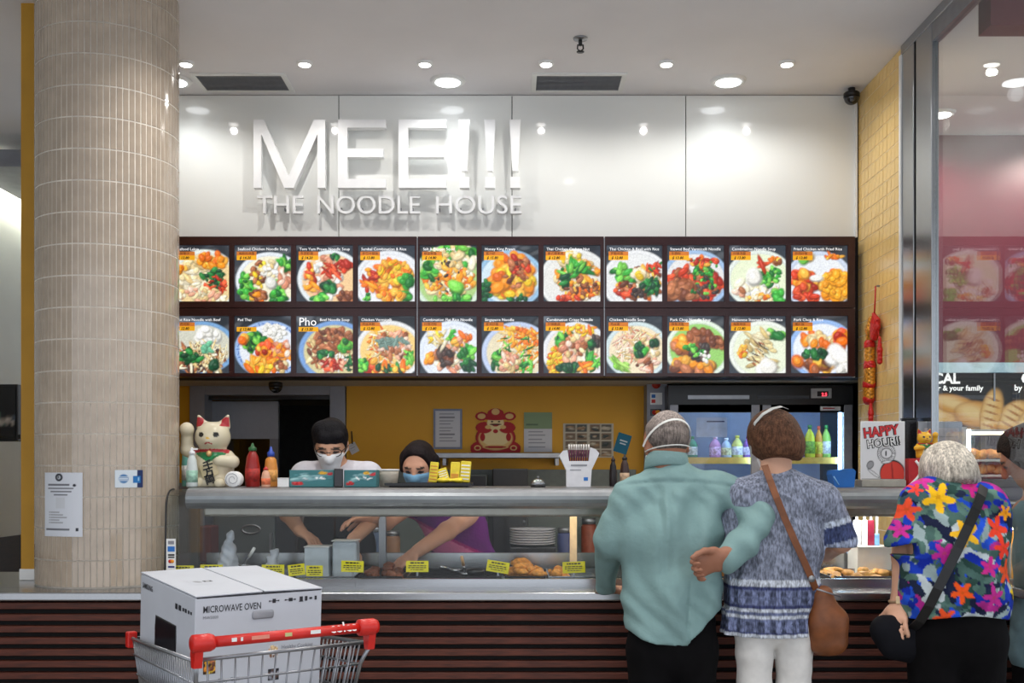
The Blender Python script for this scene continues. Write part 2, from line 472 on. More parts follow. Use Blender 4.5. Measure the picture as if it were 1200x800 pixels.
# right tiled wall
TW, TH = 0.0558, 0.0733
wr = struct(box('wall_right', 1.884, 1.985, 5.13, 5.80, 0.0, ZC, M_wgrout), 'honey yellow tiled side wall')
tv, tf = box_vf(0.0085, 0.016, 0.0018, TW - 0.0018, 0.0022, TH - 0.0022)
cells = [(r, c) for r in range(48) for c in range(12) if (r + 1) * TH <= ZC + 0.001]
cells.sort(key=lambda a: -a[0])
first = None; rest = MB()
for i, (r, c) in enumerate(cells):
    y, z = 5.13 + c * TW, ZC - (47 - r + 1) * TH
    if z < 0: continue
    if i < 300:
        if first is None:
            first = link('tile', [(a + 1.873, b + y, d + z) for a, b, d in tv], tf, M_wtile, wr)
            first_y, first_z = y, z
        else:
            o = first.copy(); COL.objects.link(o); o.parent = wr; o.location = (rnd.uniform(-.0006, .0006), y - first_y, z - first_z)
    else: rest.add([(a + 1.873, b + y, d + z) for a, b, d in tv], tf)
o = rest.build('tile_field', M_wtile, wr); o['kind'] = 'stuff'

# round column clad in finger tiles
CX, CY, CR = -1.7456, 4.613, 0.2934
ZL = 1.016
colm = struct(empty('column', (CX, CY, ZL)), 'round column clad in beige upright finger tiles')
lathe('core', [(CR - 0.0018, 0), (CR - 0.0018, ZC - ZL)], (CX, CY, ZL), M_grout, colm, n=96)
NT, RH = 74, 0.1286
n_rows = 20
def tile_vf(k, z0, z1):
    a0 = 2 * math.pi * (k + 0.06) / NT; a1 = 2 * math.pi * (k + 0.94) / NT; am = (a0 + a1) / 2
    V = []
    for z, e in ((z0, 0), (z1, 0)):
        for a, r in ((a0, CR - 0.004), (a0 + 0.004, CR), (a1 - 0.004, CR), (a1, CR - 0.004)):
            V.append((CX + r * math.cos(a), CY + r * math.sin(a), z))
    return V, [[0, 1, 5, 4], [1, 2, 6, 5], [2, 3, 7, 6], [0, 3, 2, 1], [4, 5, 6, 7]]
cam_ang = math.atan2(-CY, -CX)
order = sorted(range(NT), key=lambda k: abs((2 * math.pi * (k + .5) / NT - cam_ang + math.pi) % (2 * math.pi) - math.pi))
rest = MB(); cnt = 0
protos = {}
z = 1.001 - 0.0
offz = 1.5 - (690 - 550) * (CY - CR) / F_PX      # bottom row starts on the ledge
zrows = []
zz = ZL + 0.004; first_h = wz(657, 4.32) - zz
zrows.append((zz, zz + first_h)); zz += first_h
while zz < ZC - 0.01:
    zrows.append((zz, min(zz + RH, ZC))); zz += RH
for ri, (z0, z1) in enumerate(zrows):
    for q, k in enumerate(order):
        if q < 15 and 1 <= ri and cnt < 300 and z1 < ZC - 0.001:
            if k not in protos:
                v, f = tile_vf(k, z0 + 0.003, z1 - 0.003); protos[k] = (link('tile', v, f, M_tile, colm), z0)
            else:
                p, pz = protos[k]; o = p.copy(); COL.objects.link(o); o.parent = colm; o.location = (0, 0, z0 - pz)
            cnt += 1
        else: rest.add(*tile_vf(k, z0 + 0.003, z1 - 0.003))
o = rest.build('tile_field', M_tile, colm); o['kind'] = 'stuff'

# ochre pilaster behind the column, with white foot
pil = struct(box('wall_pilaster', -2.145, -1.9, 4.66, 4.95, ZL + 0.05, ZC, M_ochre), 'ochre painted pier behind the round column')
box('foot', -2.15, -1.9, 4.655, 4.95, ZL + 0.002, ZL + 0.05, M_trim, pil)

# hall on the far left: side wall, wainscot, dropped soffit
wl = struct(box('wall_left', -3.6, -3.475, 2.0, 11.0, 1.04, ZC, M_lightw), 'pale wall of the hall behind the column')
box('wainscot', -3.62, -3.46, 2.0, 11.0, 0.0, 1.04, M_wain, wl)
struct(box('ceiling_soffit', -3.36, -2.62, 6.5, 8.6, 3.346, 3.45, M_greyp))
struct(box('wall_far', -3.475, -2.5, 8.6, 8.7, 0.0, ZC, M_lightw))
lt = thing('cove_light', 'hidden cove lamp washing the pale wall at far left', 'lamp', (-3.40, 7.4, 3.38))
box('lamp_tube', -3.43, -3.38, 6.9, 8.3, 3.40, 3.42, mat('cove_lens', rgb(255, 252, 220), 0.5, noise=0, emit=(1, 0.98, 0.82, 1), estr=26.0), lt)
tvt = thing('television', 'black television on the pale wall at the far left edge', 'television', (-3.3, 6.9, 1.7))
box('casing', wx(-60, 7.0), wx(21, 7.0), 7.0, 7.06, wz(517, 7.0), wz(450, 7.0), M_black, tvt, bev=0.006)
P = Paint(24, 20, L3(6, 6, 8), 5); P.blobs(26, .6, .35, .4, .12, [L3(60, 80, 70), L3(120, 110, 100), L3(40, 50, 60)], .03, .06)
P.build('screen', frame3((wx(-55, 6.995), 6.995, wz(513, 6.995)), (1, 0, 0), (0, 0, 1)), wx(18, 6.995) - wx(-55, 6.995), wz(453, 6.995) - wz(513, 6.995), vmat('tv_screen', 0.15, emit=0.5), tvt)
box('wall_bracket', -3.476, -3.3, 7.03, 7.1, 1.85, 1.9, M_black, tvt)
box('speaker_pod', wx(20, 7.0) + .002, wx(24, 7.0), 7.0, 7.05, wz(514, 7.0), wz(509, 7.0), M_black, tvt)

# kitchen shell
YB = 6.40
wk = struct(empty('wall_back', (0, YB, 0)), 'yellow painted kitchen wall behind the counter')
box('wall_panel', wx(406, YB), wx(776, YB), YB, YB + 0.08, 0, 2.02, M_yellow, wk)
box('wall_panel', -2.12, wx(223, YB), YB, YB + 0.08, 1.42, 2.02, M_yellow, wk)
box('wall_panel', -2.12, wx(223, YB), YB, YB + 0.08, 0, 1.42, M_greyp, wk)
box('wall_panel', wx(776, YB), 2.2, YB + 0.55, YB + 0.62, 0, 2.02, M_black, wk)
struct(box('ceiling_kitchen', -2.12, 1.99, 5.99, 8.4, 2.0, 2.05, mat('kitchen_ceiling', rgb(196, 190, 176), 0.8)))
struct(box('wall_kitchen_left', -2.2, -2.12, 4.96, 8.4, 0, 2.0, M_yellow))
struct(box('wall_kitchen_right', 1.99, 2.06, 5.81, 7.1, 0, 2.0, M_black))
# steel framed kitchen doorway
X0, X1 = wx(223, YB), wx(405, YB)
dr = struct(empty('door_1', ((X0 + X1) / 2, YB, 0)), 'grey steel framed kitchen doorway')
box('jamb', X0, wx(241, YB), YB - .02, YB + .14, 0, 2.0, M_greyp, dr, bev=.004)
box('jamb', wx(387, YB), X1, YB - .02, YB + .14, 0, 2.0, M_greyp, dr, bev=.004)
box('lintel', wx(241, YB), wx(387, YB), YB - .02, YB + .14, wz(463, YB), 2.0, M_greyp, dr, bev=.004)
box('stop_bar', wx(241, YB), wx(387, YB), YB + .06, YB + .12, wz(467, YB), wz(463, YB), M_black, dr)
# white sliding door leaf with a window
lf = struct(empty('door_2', (wx(283, 6.7), 6.7, 0)), 'pale sliding door leaf inside the kitchen doorway')
box('leaf', wx(244, 6.7), wx(326, 6.7), 6.7, 6.74, wz(514, 6.7), wz(470, 6.7), mat('pale_door', rgb(168, 172, 182), .5, noise=.02), lf)
box('stile', wx(316, 6.7), wx(326, 6.7), 6.7, 6.74, 0.02, wz(514, 6.7), M_greyp, lf)
box('stile', wx(244, 6.7), wx(252, 6.7), 6.7, 6.74, 0.02, wz(514, 6.7), M_greyp, lf)
box('pane', wx(252, 6.7), wx(316, 6.7), 6.715, 6.725, 0.5, wz(514, 6.7), glass_mat('smoked_glass', (.55, .58, .6, 1), 1.5), lf)
box('bottom_rail', wx(244, 6.7) + .04, wx(316, 6.7), 6.7, 6.74, 0.02, 0.5, M_greyp, lf)
struct(box('wall_storeroom', -2.12, -0.6, 8.3, 8.4, 0, 2.0, mat('storeroom_grey', rgb(96, 98, 102), .7)))
struct(box('wall_storeroom_side', -0.68, -0.6, 6.5, 8.3, 0, 2.0, mat('storeroom_side', rgb(70, 72, 80), .7)))

# grey pier with card stickers, between yellow wall and fridge
pr = struct(box('wall_pier', wx(757, 6.3), wx(780, 6.3), 6.25, 6.5, 0, 2.0, M_greyp), 'grey pier with payment stickers beside the fridge')

# bakery next door, seen through the glass partition
bk = struct(box('wall_bakery', 1.99, 5.5, 6.50, 6.6, 2.15, ZC, M_burg), 'burgundy upper wall of the bakery next door')
struct(box('wall_bakery_lower', 2.07, 5.5, 6.52, 6.6, 0, 2.15, M_dark))
struct(box('ceiling_header', 2.02, 5.5, 4.5, 4.62, 3.375, ZC, M_burg))

# steel framed glass partition
gp = struct(empty('window_1', (1.885, 4.7, 0)), 'steel framed glass partition towards the bakery')
box('post', 1.868, 1.984, 4.965, 5.128, 0.0, ZC - .05, M_steelv, gp, bev=.004)
box('gap_seal', 1.885, 1.93, 4.935, 4.965, 0.0, ZC - .05, M_black, gp)
box('post', 1.868, 1.902, 4.75, 4.935, 0.0, ZC - .05, M_steelv, gp, bev=.004)
box('edge_trim', 1.862, 1.868, 5.11, 5.135, 1.0, ZC - .05, M_trim, gp)
box('head_rail', 1.868, 1.99, 2.6, 5.13, ZC - .05, ZC - .001, M_steelv, gp, bev=.004)
box('head_channel', 1.872, 1.91, 2.6, 4.75, ZC - .13, ZC - .05, M_satin, gp)
box('pane', 1.884, 1.894, 2.75, 4.75, 1.06, ZC - .13, M_pglass, gp)
box('sill_rail', 1.872, 1.91, 2.75, 4.75, 1.025, 1.06, M_steel, gp, bev=.004)
box('post', 1.868, 1.95, 2.6, 2.75, 0.0, ZC - .05, M_steelv, gp, bev=.004)

# ------------------------------------------------------------------ recessed ceiling lamps
def downlight(x, y, r, watt, label, group, warm=(1, .96, .9), cone=125, blend=.9):
    t = thing('downlight', label, 'ceiling light', (x, y, ZC - .02), group)
    lathe('trim_ring', [(r * .82, 0.0), (r * .86, -.014), (r * 1.12, -.012), (r * 1.2, -.001), (r * 1.2, .001)][::-1], (x, y, ZC), M_trim, t, n=32)
    lathe('lens', [(0.0005, -.004), (r * .8, -.004), (r * .82, .0)], (x, y, ZC - .012), M_lens if warm[2] < .95 else M_lensc, t, n=32)
    ld = bpy.data.lights.new('lamp_light', 'SPOT'); ld.energy = watt; ld.color = warm
    ld.spot_size = math.radians(cone); ld.spot_blend = blend; ld.shadow_soft_size = r * .5
    lo = bpy.data.objects.new('lamp_light', ld); COL.objects.link(lo); lo.parent = t; lo.location = (0, 0, -.012 - r * .5)
    return t
small = [(-1.632, 'nearest to the tiled column'), (-1.038, 'above the letter M of the sign'), (-.436, 'above the middle letters of the sign'), (.171, 'just left of the right-hand air vent corner'), (.773, 'between right-hand air vent and large round lamp'), (1.376, 'nearest to the honey tiled wall')]
for x, s in small: downlight(x, 5.34, .034, LAMP_SMALL, 'small round ceiling downlight ' + s, 'small ceiling downlights', (1, .97, .93), 160, .6)
for x, s in ((-1.77, 'half hidden behind the column'), (-.336, 'over the white sign letters'), (1.133, 'over the blank white panel on the right')):
    downlight(x, 5.585, .078, LAMP_BIG, 'large bright round ceiling lamp ' + s, 'large ceiling lamps', (.93, .97, 1), 150, .6)
for x, y in ((-1.0, 4.11), (.4, 4.11), (1.386, 3.386), (-.6, 3.386), (-1.6, 2.2), (0, 2.2), (1.6, 2.2), (-1.6, .6), (0, .6), (1.6, .6)):
    downlight(x, y, .045, LAMP_HALL, 'round downlight in the hall ceiling towards the viewer', 'hall ceiling downlights', (1, .97, .93), 140, .8)
for x, y in ((2.9, 5.4), (2.7, 4.0), (3.6, 5.0), (2.45, 6.1), (3.3, 6.15), (4.4, 6.0)):  # lamps added to brighten the bakery behind the glass
    downlight(x, y, .07, 30, 'round downlight in the bakery ceiling', 'bakery ceiling downlights', (1, .94, .86), 172, .5)

# air vents, sprinkler, security camera
def vent(px0, px1, label):
    Y0, Y1 = 5.50, 5.715
    x0, x1 = wx(px0, 5.5), wx(px1, 5.5)
    t = thing('air_vent', label, 'air vent', ((x0 + x1) / 2, 5.6, ZC - .01), 'ceiling air vents')
    mb = MB()
    for a in ((x0 - .025, x1 + .025, Y0 - .025, Y0), (x0 - .025, x1 + .025, Y1, Y1 + .025), (x0 - .025, x0, Y0, Y1), (x1, x1 + .025, Y0, Y1)): mb.box(*a, ZC - .009, ZC)
    mb.build('frame', M_trim, t)
    box('backing', x0, x1, Y0, Y1, ZC - .003, ZC, M_vent, t)
    n = 14; pitch = (Y1 - Y0) / n
    R = Matrix.Rotation(math.radians(14), 4, 'X')
    f = None
    for i in range(n):
        yc = Y0 + pitch * (i + .5)
        if f is None: f = box('slat', x0, x1, -.008, .008, -.0008, .0008, M_vent, t, M=Matrix.Translation((0, yc, ZC - .0075)) @ R); y_first = yc
        else: o = f.copy(); COL.objects.link(o); o.parent = t; o.location = (0, yc - y_first, 0)
vent(229, 329, 'grey slatted ceiling air vent near the tiled column')
vent(629, 729, 'grey slatted ceiling air vent right of the sign')
sp = thing('sprinkler', 'small dark fire sprinkler head hanging from the white ceiling', 'sprinkler', (.323, 5.04, ZC - .07))
lathe('escutcheon', [(.035, 0), (.033, -.006), (.012, -.01)][::-1], (.323, 5.04, ZC), M_satin, sp)
tube('body', [(.323, 5.04, ZC - .008), (.323, 5.04, ZC - .035)], .009, M_black, sp)
tube('yoke', [(.311, 5.04, ZC - .03), (.309, 5.04, ZC - .05), (.323, 5.04, ZC - .062), (.337, 5.04, ZC - .05), (.335, 5.04, ZC - .03)], .0035, M_black, sp)
lathe('deflector', [(.018, 0), (.018, .003)], (.323, 5.04, ZC - .066), M_black, sp, n=16)
def dome_cam(c, r, label):
    t = thing('security_camera', label, 'security camera', (c[0], c[1], c[2] - r))
    lathe('base', [(r, 0), (r, r * .5), (r * .9, r * .6)], c, M_black, t)
    a = [(r * .96 * math.cos(i * math.pi / 16), -r * .96 * math.sin(i * math.pi / 16)) for i in range(9)]
    lathe('dome', [(max(.0005, p), q) for p, q in a][::-1], c, mat('smoked_dome', rgb(14, 14, 18), .08, spec=.8), t)
    b = lathe('lens', [(.0005, .0), (r * .3, 0.0), (r * .3, -.012)][::-1], (c[0] - r * .15, c[1] - r * .8, c[2] - r * .45), mat('lens_grey', rgb(80, 84, 92), .2), t, axis='y')
dome_cam((1.815, 5.70, wz(114, 5.70)), .042, 'black dome security camera in the corner above the tiled wall')
tube('camera_stalk', [(1.815, 5.70, wz(114, 5.7) + .02), (1.815, 5.70, ZC)], .02, M_black, bpy.data.objects['security_camera'])
dome_cam((wx(323, 6.1), 6.1, 1.975), .04, 'black dome security camera under the soffit over the kitchen doorway')
# ------------------------------------------------------------------ raised shop sign
M_letter = mat('white_sign_letter', rgb(240, 240, 240), 0.35, noise=0.01)
YS = 5.715
def spoly(name, pts, parent):
    return prism(name, [(wx(a, YS), wz(b, YS)) for a, b in pts], YS, YS + .045, M_letter, parent)
sg = thing('shop_sign', 'large raised white letters MEE!!! on the white bulkhead', 'sign', (wx(453, 5.8), 5.8, wz(220, 5.8)))
spoly('letter', [(297, 220), (297, 140), (309, 140), (338, 206), (368, 140), (381, 140), (381, 220), (372, 220), (372, 157), (344, 220), (333, 220), (306, 157), (306, 220)], sg)
for x0, x1 in ((396, 452), (467, 523)):
    spoly('letter', [(x0, 220), (x0, 140), (x1, 140), (x1, 149.5), (x0 + 11, 149.5), (x0 + 11, 174), (x1 - 3, 174), (x1 - 3, 184), (x0 + 11, 184), (x0 + 11, 209.5), (x1, 209.5), (x1, 220)], sg)
for x0 in (537.5, 567.5, 597):
    o = spoly('exclamation_mark', [(x0, 140), (x0 + 13, 140), (x0 + 10, 200), (x0 + 3.5, 200)], sg)
    spoly('dot', [(x0 + 1, 207), (x0 + 12.5, 207), (x0 + 12.5, 220), (x0 + 1, 220)], o)
mb = MB()
for px, py in ((302, 150), (376, 150), (401, 150), (401, 210), (472, 150), (472, 210), (543, 150), (573, 150), (603, 150), (543, 213), (573, 213), (603, 213)):
    mb.tube([(wx(px, YS), YS + .04, wz(py, YS)), (wx(px, YS), 5.80, wz(py, YS))], .004, 6)
mb.build('standoff_pin', M_satin, sg)['kind'] = 'stuff'
def islands(o):
    me = o.data; par = list(range(len(me.vertices)))
    def fd(a):
        while par[a] != a: par[a] = par[par[a]]; a = par[a]
        return a
    for p in me.polygons:
        v = p.vertices
        for i in range(1, len(v)): par[fd(v[i])] = fd(v[0])
    g = {}
    for p in me.polygons: g.setdefault(fd(p.vertices[0]), []).append(list(p.vertices))
    return g
def letters(s, px0, px1, pyb, h, Y, parent, depth, m):
    x0, x1 = wx(px0, Y), wx(px1, Y)
    o = text('letter', s, h, front(x0, Y + depth / 2, wz(pyb, Y)), m, None, ext=depth / 2, width=x1 - x0, res=4)
    # weld and split into single letters
    bm = bmesh.new(); bm.from_mesh(o.data); bmesh.ops.remove_doubles(bm, verts=bm.verts[:], dist=1e-5); bm.to_mesh(o.data); bm.free()
    loc = np.array(o.location); shift = x0 - min(v.co.x + loc[0] for v in o.data.vertices)
    for fl in islands(o).values():
        ids = sorted({i for f in fl for i in f}); mp = {a: b for b, a in enumerate(ids)}
        vs = [tuple(np.array(o.data.vertices[i].co) + loc + np.array([shift, 0, 0])) for i in ids]
        link('letter', vs, [[mp[i] for i in f] for f in fl], m, parent)
    bpy.data.objects.remove(o)
sg2 = thing('shop_sign', 'small raised white letters THE NOODLE HOUSE below the big letters', 'sign', (wx(455, 5.8), 5.8, wz(250, 5.8)))
for s, a, b in (('THE', 301, 355), ('NOODLE', 372, 492), ('HOUSE', 511, 611)): letters(s, a, b, 250, .142, 5.745, sg2, .03, M_letter)
mb = MB()
for px in (311, 334, 345, 376, 400, 425, 447, 470, 484, 515, 540, 566, 590, 604):
    mb.box(wx(px, 5.78) - .003, wx(px, 5.78) + .003, 5.775, 5.80, wz(247, 5.78), wz(244, 5.78))
mb.build('standoff_pin', M_satin, sg2)['kind'] = 'stuff'

# ------------------------------------------------------------------ backlit menu board
G = [L3(60, 170, 60), L3(25, 110, 45), L3(120, 205, 80)]; DG = [L3(20, 90, 50), L3(40, 130, 60), L3(15, 70, 45)]
O = [L3(250, 150, 30), L3(235, 110, 25), L3(255, 185, 70)]; R_ = [L3(205, 60, 30), L3(235, 90, 50), L3(170, 40, 25)]
N = [L3(240, 220, 170), L3(225, 195, 135), L3(248, 236, 205)]; MT = [L3(150, 85, 50), L3(110, 60, 40), L3(185, 115, 75)]
PK = [L3(235, 170, 140), L3(215, 140, 110), L3(245, 205, 185)]; WH = [L3(250, 248, 240), L3(235, 235, 228)]; YE = [L3(250, 215, 60), L3(235, 195, 40)]
DK = [L3(60, 50, 48), L3(85, 65, 60)]; SL = L3(52, 60, 70)
BLUE = L3(90, 135, 200)
# each dish: plate (cx, cy, rx, ry, rim, inner), layers (n, cx, cy, rx, ry, palette, min, max, stretch)
DISH = [
 ((.55, .35, .62, .58, L3(225, 232, 225), L3(232, 205, 150)), [(30, .4, .45, .4, .3, N, .04, .09, 3), (14, .7, .75, .25, .14, O, .05, .09, 1.5), (6, .12, .55, .1, .12, O, .05, .08, 1), (12, .7, .4, .2, .2, DG, .03, .07, 2), (8, .75, .3, .2, .15, R_, .02, .05, 3), (20, .5, .12, .45, .12, PK + N, .03, .07, 2)], 'Seafood Laksa', '$ 13.80'),
 ((.62, .38, .6, .5, L3(225, 232, 240), L3(240, 232, 205)), [(14, .2, .28, .12, .22, G, .04, .08, 2), (16, .45, .5, .15, .22, YE + MT, .04, .07, 2), (14, .65, .6, .18, .15, N + WH, .04, .07, 2), (8, .75, .32, .12, .1, G, .04, .06, 1.5), (1, .6, .33, .04, .04, WH, .09, .1, 1), (10, .9, .45, .12, .2, PK, .05, .09, 2), (10, .75, .1, .14, .08, G, .05, .08, 1.5), (10, .4, .12, .15, .1, MT + O, .04, .07, 2), (6, .9, .7, .1, .08, G, .04, .07, 3)], 'Seafood Chicken Noodle Soup', '$ 14.20'),
 ((.6, .4, .58, .52, L3(225, 232, 235), L3(240, 200, 150)), [(24, .5, .45, .36, .34, PK + WH, .05, .09, 1.5), (8, .25, .4, .1, .25, O + R_, .04, .07, 3), (7, .62, .6, .15, .15, R_, .03, .05, 5), (6, .6, .28, .12, .08, DG, .06, .1, 1.6), (5, .85, .65, .1, .1, R_, .06, .09, 1.5), (6, .4, .08, .12, .06, G, .04, .07, 2), (4, .7, .82, .1, .05, DG, .04, .05, 2), (8, .85, .1, .15, .08, MT, .05, .08, 2)], 'Tom Yum Prawn Noodle Soup', '$ 14.20'),
 ((.55, .35, .62, .56, L3(228, 232, 238), L3(232, 234, 238)), [(46, .6, .42, .34, .3, O, .05, .09, 1.8), (14, .62, .55, .28, .18, O + YE, .04, .07, 2), (10, .2, .4, .12, .2, R_ + O, .04, .07, 4), (7, .85, .4, .1, .1, G, .06, .1, 1.6), (6, .8, .1, .1, .08, G, .06, .09, 1.4), (4, .15, .1, .04, .08, G, .03, .05, 2), (10, .55, .1, .2, .08, O, .05, .09, 1.5)], 'Sambal Combination & Rice', '$ 13.80'),
 ((.5, .4, .62, .6, L3(210, 228, 210), L3(170, 205, 130)), [(30, .55, .8, .5, .2, G + N, .05, .1, 2), (60, .5, .4, .46, .3, N + O, .04, .09, 1.8), (18, .5, .35, .4, .25, O, .03, .06, 2), (6, .4, .45, .4, .3, DK, .02, .04, 2), (3, .65, .24, .08, .06, G, .07, .09, 1.5), (10, .6, .06, .4, .05, G, .04, .07, 2), (8, .15, .55, .12, .15, G, .05, .08, 2)], 'Salt & Pepper Squid', '$ 14.80'),
 ((.5, .4, .6, .52, L3(150, 190, 220), L3(205, 225, 235)), [(16, .55, .55, .3, .3, O, .1, .15, 1.3), (18, .4, .35, .32, .22, O + YE, .09, .14, 1.3), (10, .75, .3, .2, .2, O + YE, .08, .13, 1.2), (12, .62, .65, .2, .16, R_ + MT, .04, .09, 1.6), (8, .6, .45, .2, .25, MT, .03, .06, 2), (10, .05, .2, .08, .2, DG, .04, .06, 2), (5, .6, .06, .2, .05, DG, .03, .06, 2)], 'Honey King Prawn', '$ 15.80'),
 ((.55, .38, .62, .56, L3(230, 232, 230), L3(226, 226, 222)), [(60, .6, .4, .4, .36, N + O, .03, .08, 2.4), (16, .5, .75, .2, .12, YE + N, .04, .08, 2), (10, .55, .55, .25, .15, G, .04, .07, 4), (6, .38, .35, .06, .15, DG, .04, .07, 2.5), (24, .7, .25, .3, .2, O + MT, .03, .06, 2), (5, .4, .06, .2, .04, R_, .03, .06, 2)], 'Thai Chicken Cashew Nut', '$ 12.80'),
 ((.55, .36, .62, .56, L3(232, 234, 236), L3(228, 230, 230)), [(44, .6, .34, .36, .28, N + O + MT, .04, .08, 2), (9, .3, .5, .2, .14, G, .05, .08, 2), (12, .8, .3, .16, .12, DG, .04, .07, 3), (10, .35, .22, .2, .12, R_ + MT, .04, .07, 2.5), (4, .6, .5, .1, .08, YE + N, .08, .1, 1.3), (6, .85, .62, .12, .06, R_ + G, .03, .05, 4), (4, .55, .17, .1, .08, DK, .04, .07, 1.6)], 'Thai Chicken & Basil with Rice', '$ 12.80'),
 ((.5, .4, .6, .52, L3(160, 190, 225), L3(225, 225, 225)), [(40, .5, .35, .45, .32, MT + R_, .05, .1, 2), (14, .25, .2, .25, .14, MT, .08, .13, 1.6), (14, .65, .6, .25, .15, G, .03, .06, 1.8), (10, .6, .72, .3, .08, R_ + O, .03, .06, 2), (8, .6, .3, .25, .2, G, .03, .05, 1.5), (6, .7, .25, .2, .2, DK, .03, .06, 2)], 'Stewed Beef Vermicelli Noodle', '$ 13.80'),
 ((.55, .4, .6, .52, L3(226, 235, 228), L3(228, 238, 205)), [(20, .5, .3, .35, .24, N + WH, .05, .1, 1.6), (22, .72, .45, .2, .16, G, .03, .06, 2), (3, .65, .68, .1, .03, R_, .03, .05, 6), (5, .82, .75, .1, .06, MT + O, .04, .07, 2), (2, .42, .45, .04, .04, WH, .1, .12, 1.1), (4, .2, .2, .12, .08, PK + MT, .05, .08, 2), (8, .6, .08, .35, .05, O + N, .04, .06, 2), (5, .88, .12, .1, .1, G, .06, .1, 1.3)], 'Combination Noodle Soup', '$ 13.80'),
 ((.5, .36, .6, .54, L3(200, 212, 232), L3(228, 232, 238)), [(30, .78, .3, .25, .25, O, .07, .12, 1.3), (20, .8, .32, .22, .24, [L3(252, 165, 40)], .05, .1, 1.2), (20, .22, .36, .2, .2, R_ + O, .07, .12, 1.6), (10, .35, .08, .25, .06, R_, .05, .08, 2), (3, .3, .78, .1, .05, G + N, .06, .09, 1.2), (1, .45, .42, .01, .01, WH, .05, .06, 2.6), (4, .75, .8, .14, .05, O, .03, .05, 3)], 'Fried Chicken with Fried Rice', '$ 13.80'),
 ((.5, .45, .62, .46, L3(120, 165, 210), L3(205, 205, 190)), [(10, .62, .68, .2, .12, WH, .07, .12, 1.4), (60, .45, .25, .45, .24, MT + N + DK, .02, .05, 6), (30, .6, .35, .4, .25, N, .012, .02, 9), (10, .3, .3, .2, .12, DG, .04, .07, 2), (5, .6, .45, .08, .12, [L3(110, 190, 150)], .04, .06, 2), (3, .72, .12, .06, .05, DG, .05, .07, 1.6)], 'Hot Rice Noodle with Beef', '$ 12.80'),
 ((.6, .42, .6, .5, L3(150, 180, 225), L3(225, 230, 240)), [(30, .68, .72, .22, .14, WH, .03, .06, 1.5), (18, .35, .55, .18, .16, DG + G, .05, .08, 1.6), (24, .6, .4, .22, .16, O + R_, .05, .09, 1.6), (10, .85, .4, .16, .12, PK + O, .04, .07, 3), (26, .5, .14, .3, .12, O + YE, .04, .08, 2.5), (3, .14, .62, .04, .04, O, .06, .08, 1), (5, .8, .12, .12, .08, MT + N, .05, .08, 1.4)], 'Pad Thai', '$ 12.80'),
 ((.68, .38, .64, .54, L3(120, 160, 215), L3(210, 200, 150)), [(60, .65, .42, .46, .38, N + MT, .03, .06, 3), (24, .7, .6, .34, .2, MT, .04, .07, 2), (8, .85, .5, .1, .1, G, .05, .08, 1.6), (7, .5, .33, .14, .06, DG, .04, .07, 2), (10, .7, .2, .25, .14, WH, .014, .022, 9), (16, .65, .15, .22, .1, R_ + PK, .03, .06, 2.4), (6, .92, .2, .04, .16, DG, .02, .03, 6)], 'Beef Noodle Soup', '$ 13.20'),
 ((.55, .4, .6, .52, L3(228, 230, 232), L3(240, 205, 130)), [(60, .55, .42, .4, .36, O + N, .018, .03, 8), (24, .6, .5, .3, .22, MT + PK, .04, .07, 2.4), (10, .6, .56, .25, .06, [L3(120, 150, 140)], .03, .05, 4), (5, .9, .3, .05, .14, G, .03, .05, 4), (10, .2, .12, .16, .12, O + R_, .05, .08, 1.4), (5, .08, .15, .06, .12, G, .05, .07, 1.6), (8, .6, .08, .3, .06, O + DG, .04, .07, 3)], 'Chicken Vermicelli', '$ 12.80'),
 ((.58, .38, .6, .54, L3(222, 230, 245), L3(226, 232, 242)), [(26, .6, .3, .36, .26, N + PK, .05, .08, 2), (12, .42, .3, .14, .16, DK + MT, .05, .08, 2), (10, .35, .62, .2, .1, N + YE, .03, .05, 5), (9, .82, .35, .14, .14, G, .05, .08, 2), (5, .58, .65, .05, .12, G, .04, .05, 3), (6, .16, .26, .05, .1, O, .05, .07, 1.5), (10, .75, .6, .2, .1, PK + O, .04, .07, 2), (6, .85, .15, .1, .08, DG, .05, .07, 2)], 'Combination Flat Rice Noodle', '$ 13.80'),
 ((.62, .36, .62, .54, L3(190, 205, 235), L3(225, 215, 185)), [(70, .65, .42, .38, .38, O + N, .02, .04, 6), (20, .7, .62, .3, .2, O, .03, .05, 3), (9, .28, .22, .1, .16, DG + G, .04, .07, 2.4), (10, .6, .4, .3, .3, G, .015, .025, 8), (6, .75, .15, .15, .1, G, .03, .045, 5), (14, .5, .2, .2, .16, N + PK, .04, .07, 2)], 'Singapore Noodle', '$ 12.80'),
 ((.58, .38, .6, .52, L3(228, 230, 236), L3(235, 225, 205)), [(40, .2, .2, .12, .26, O + YE, .03, .05, 2), (16, .42, .58, .16, .14, DG + G, .05, .09, 1.8), (26, .6, .4, .3, .26, N + PK + MT, .05, .08, 1.8), (12, .6, .78, .3, .08, O + YE, .03, .05, 3), (10, .45, .1, .2, .08, DG, .05, .09, 1.8), (7, .85, .2, .1, .16, G, .03, .05, 5), (6, .9, .55, .1, .12, DG + DK, .05, .08, 1.8), (5, .72, .12, .06, .1, O, .04, .05, 4)], 'Combination Crispy Noodle', '$ 14.80'),
 ((.55, .4, .58, .5, L3(205, 222, 225), L3(238, 222, 190)), [(50, .5, .5, .36, .3, N + PK, .016, .03, 9), (16, .7, .4, .25, .2, N + PK, .04, .07, 2.4), (8, .62, .42, .12, .1, DG + G, .06, .09, 1.6), (3, .85, .52, .06, .05, DG, .05, .06, 2), (7, .25, .15, .16, .1, [L3(130, 195, 70), L3(165, 215, 105)], .035, .045, 6, -.7), (6, .75, .15, .2, .1, PK + MT, .03, .05, 4)], 'Chicken Noodle Soup', '$ 12.80'),
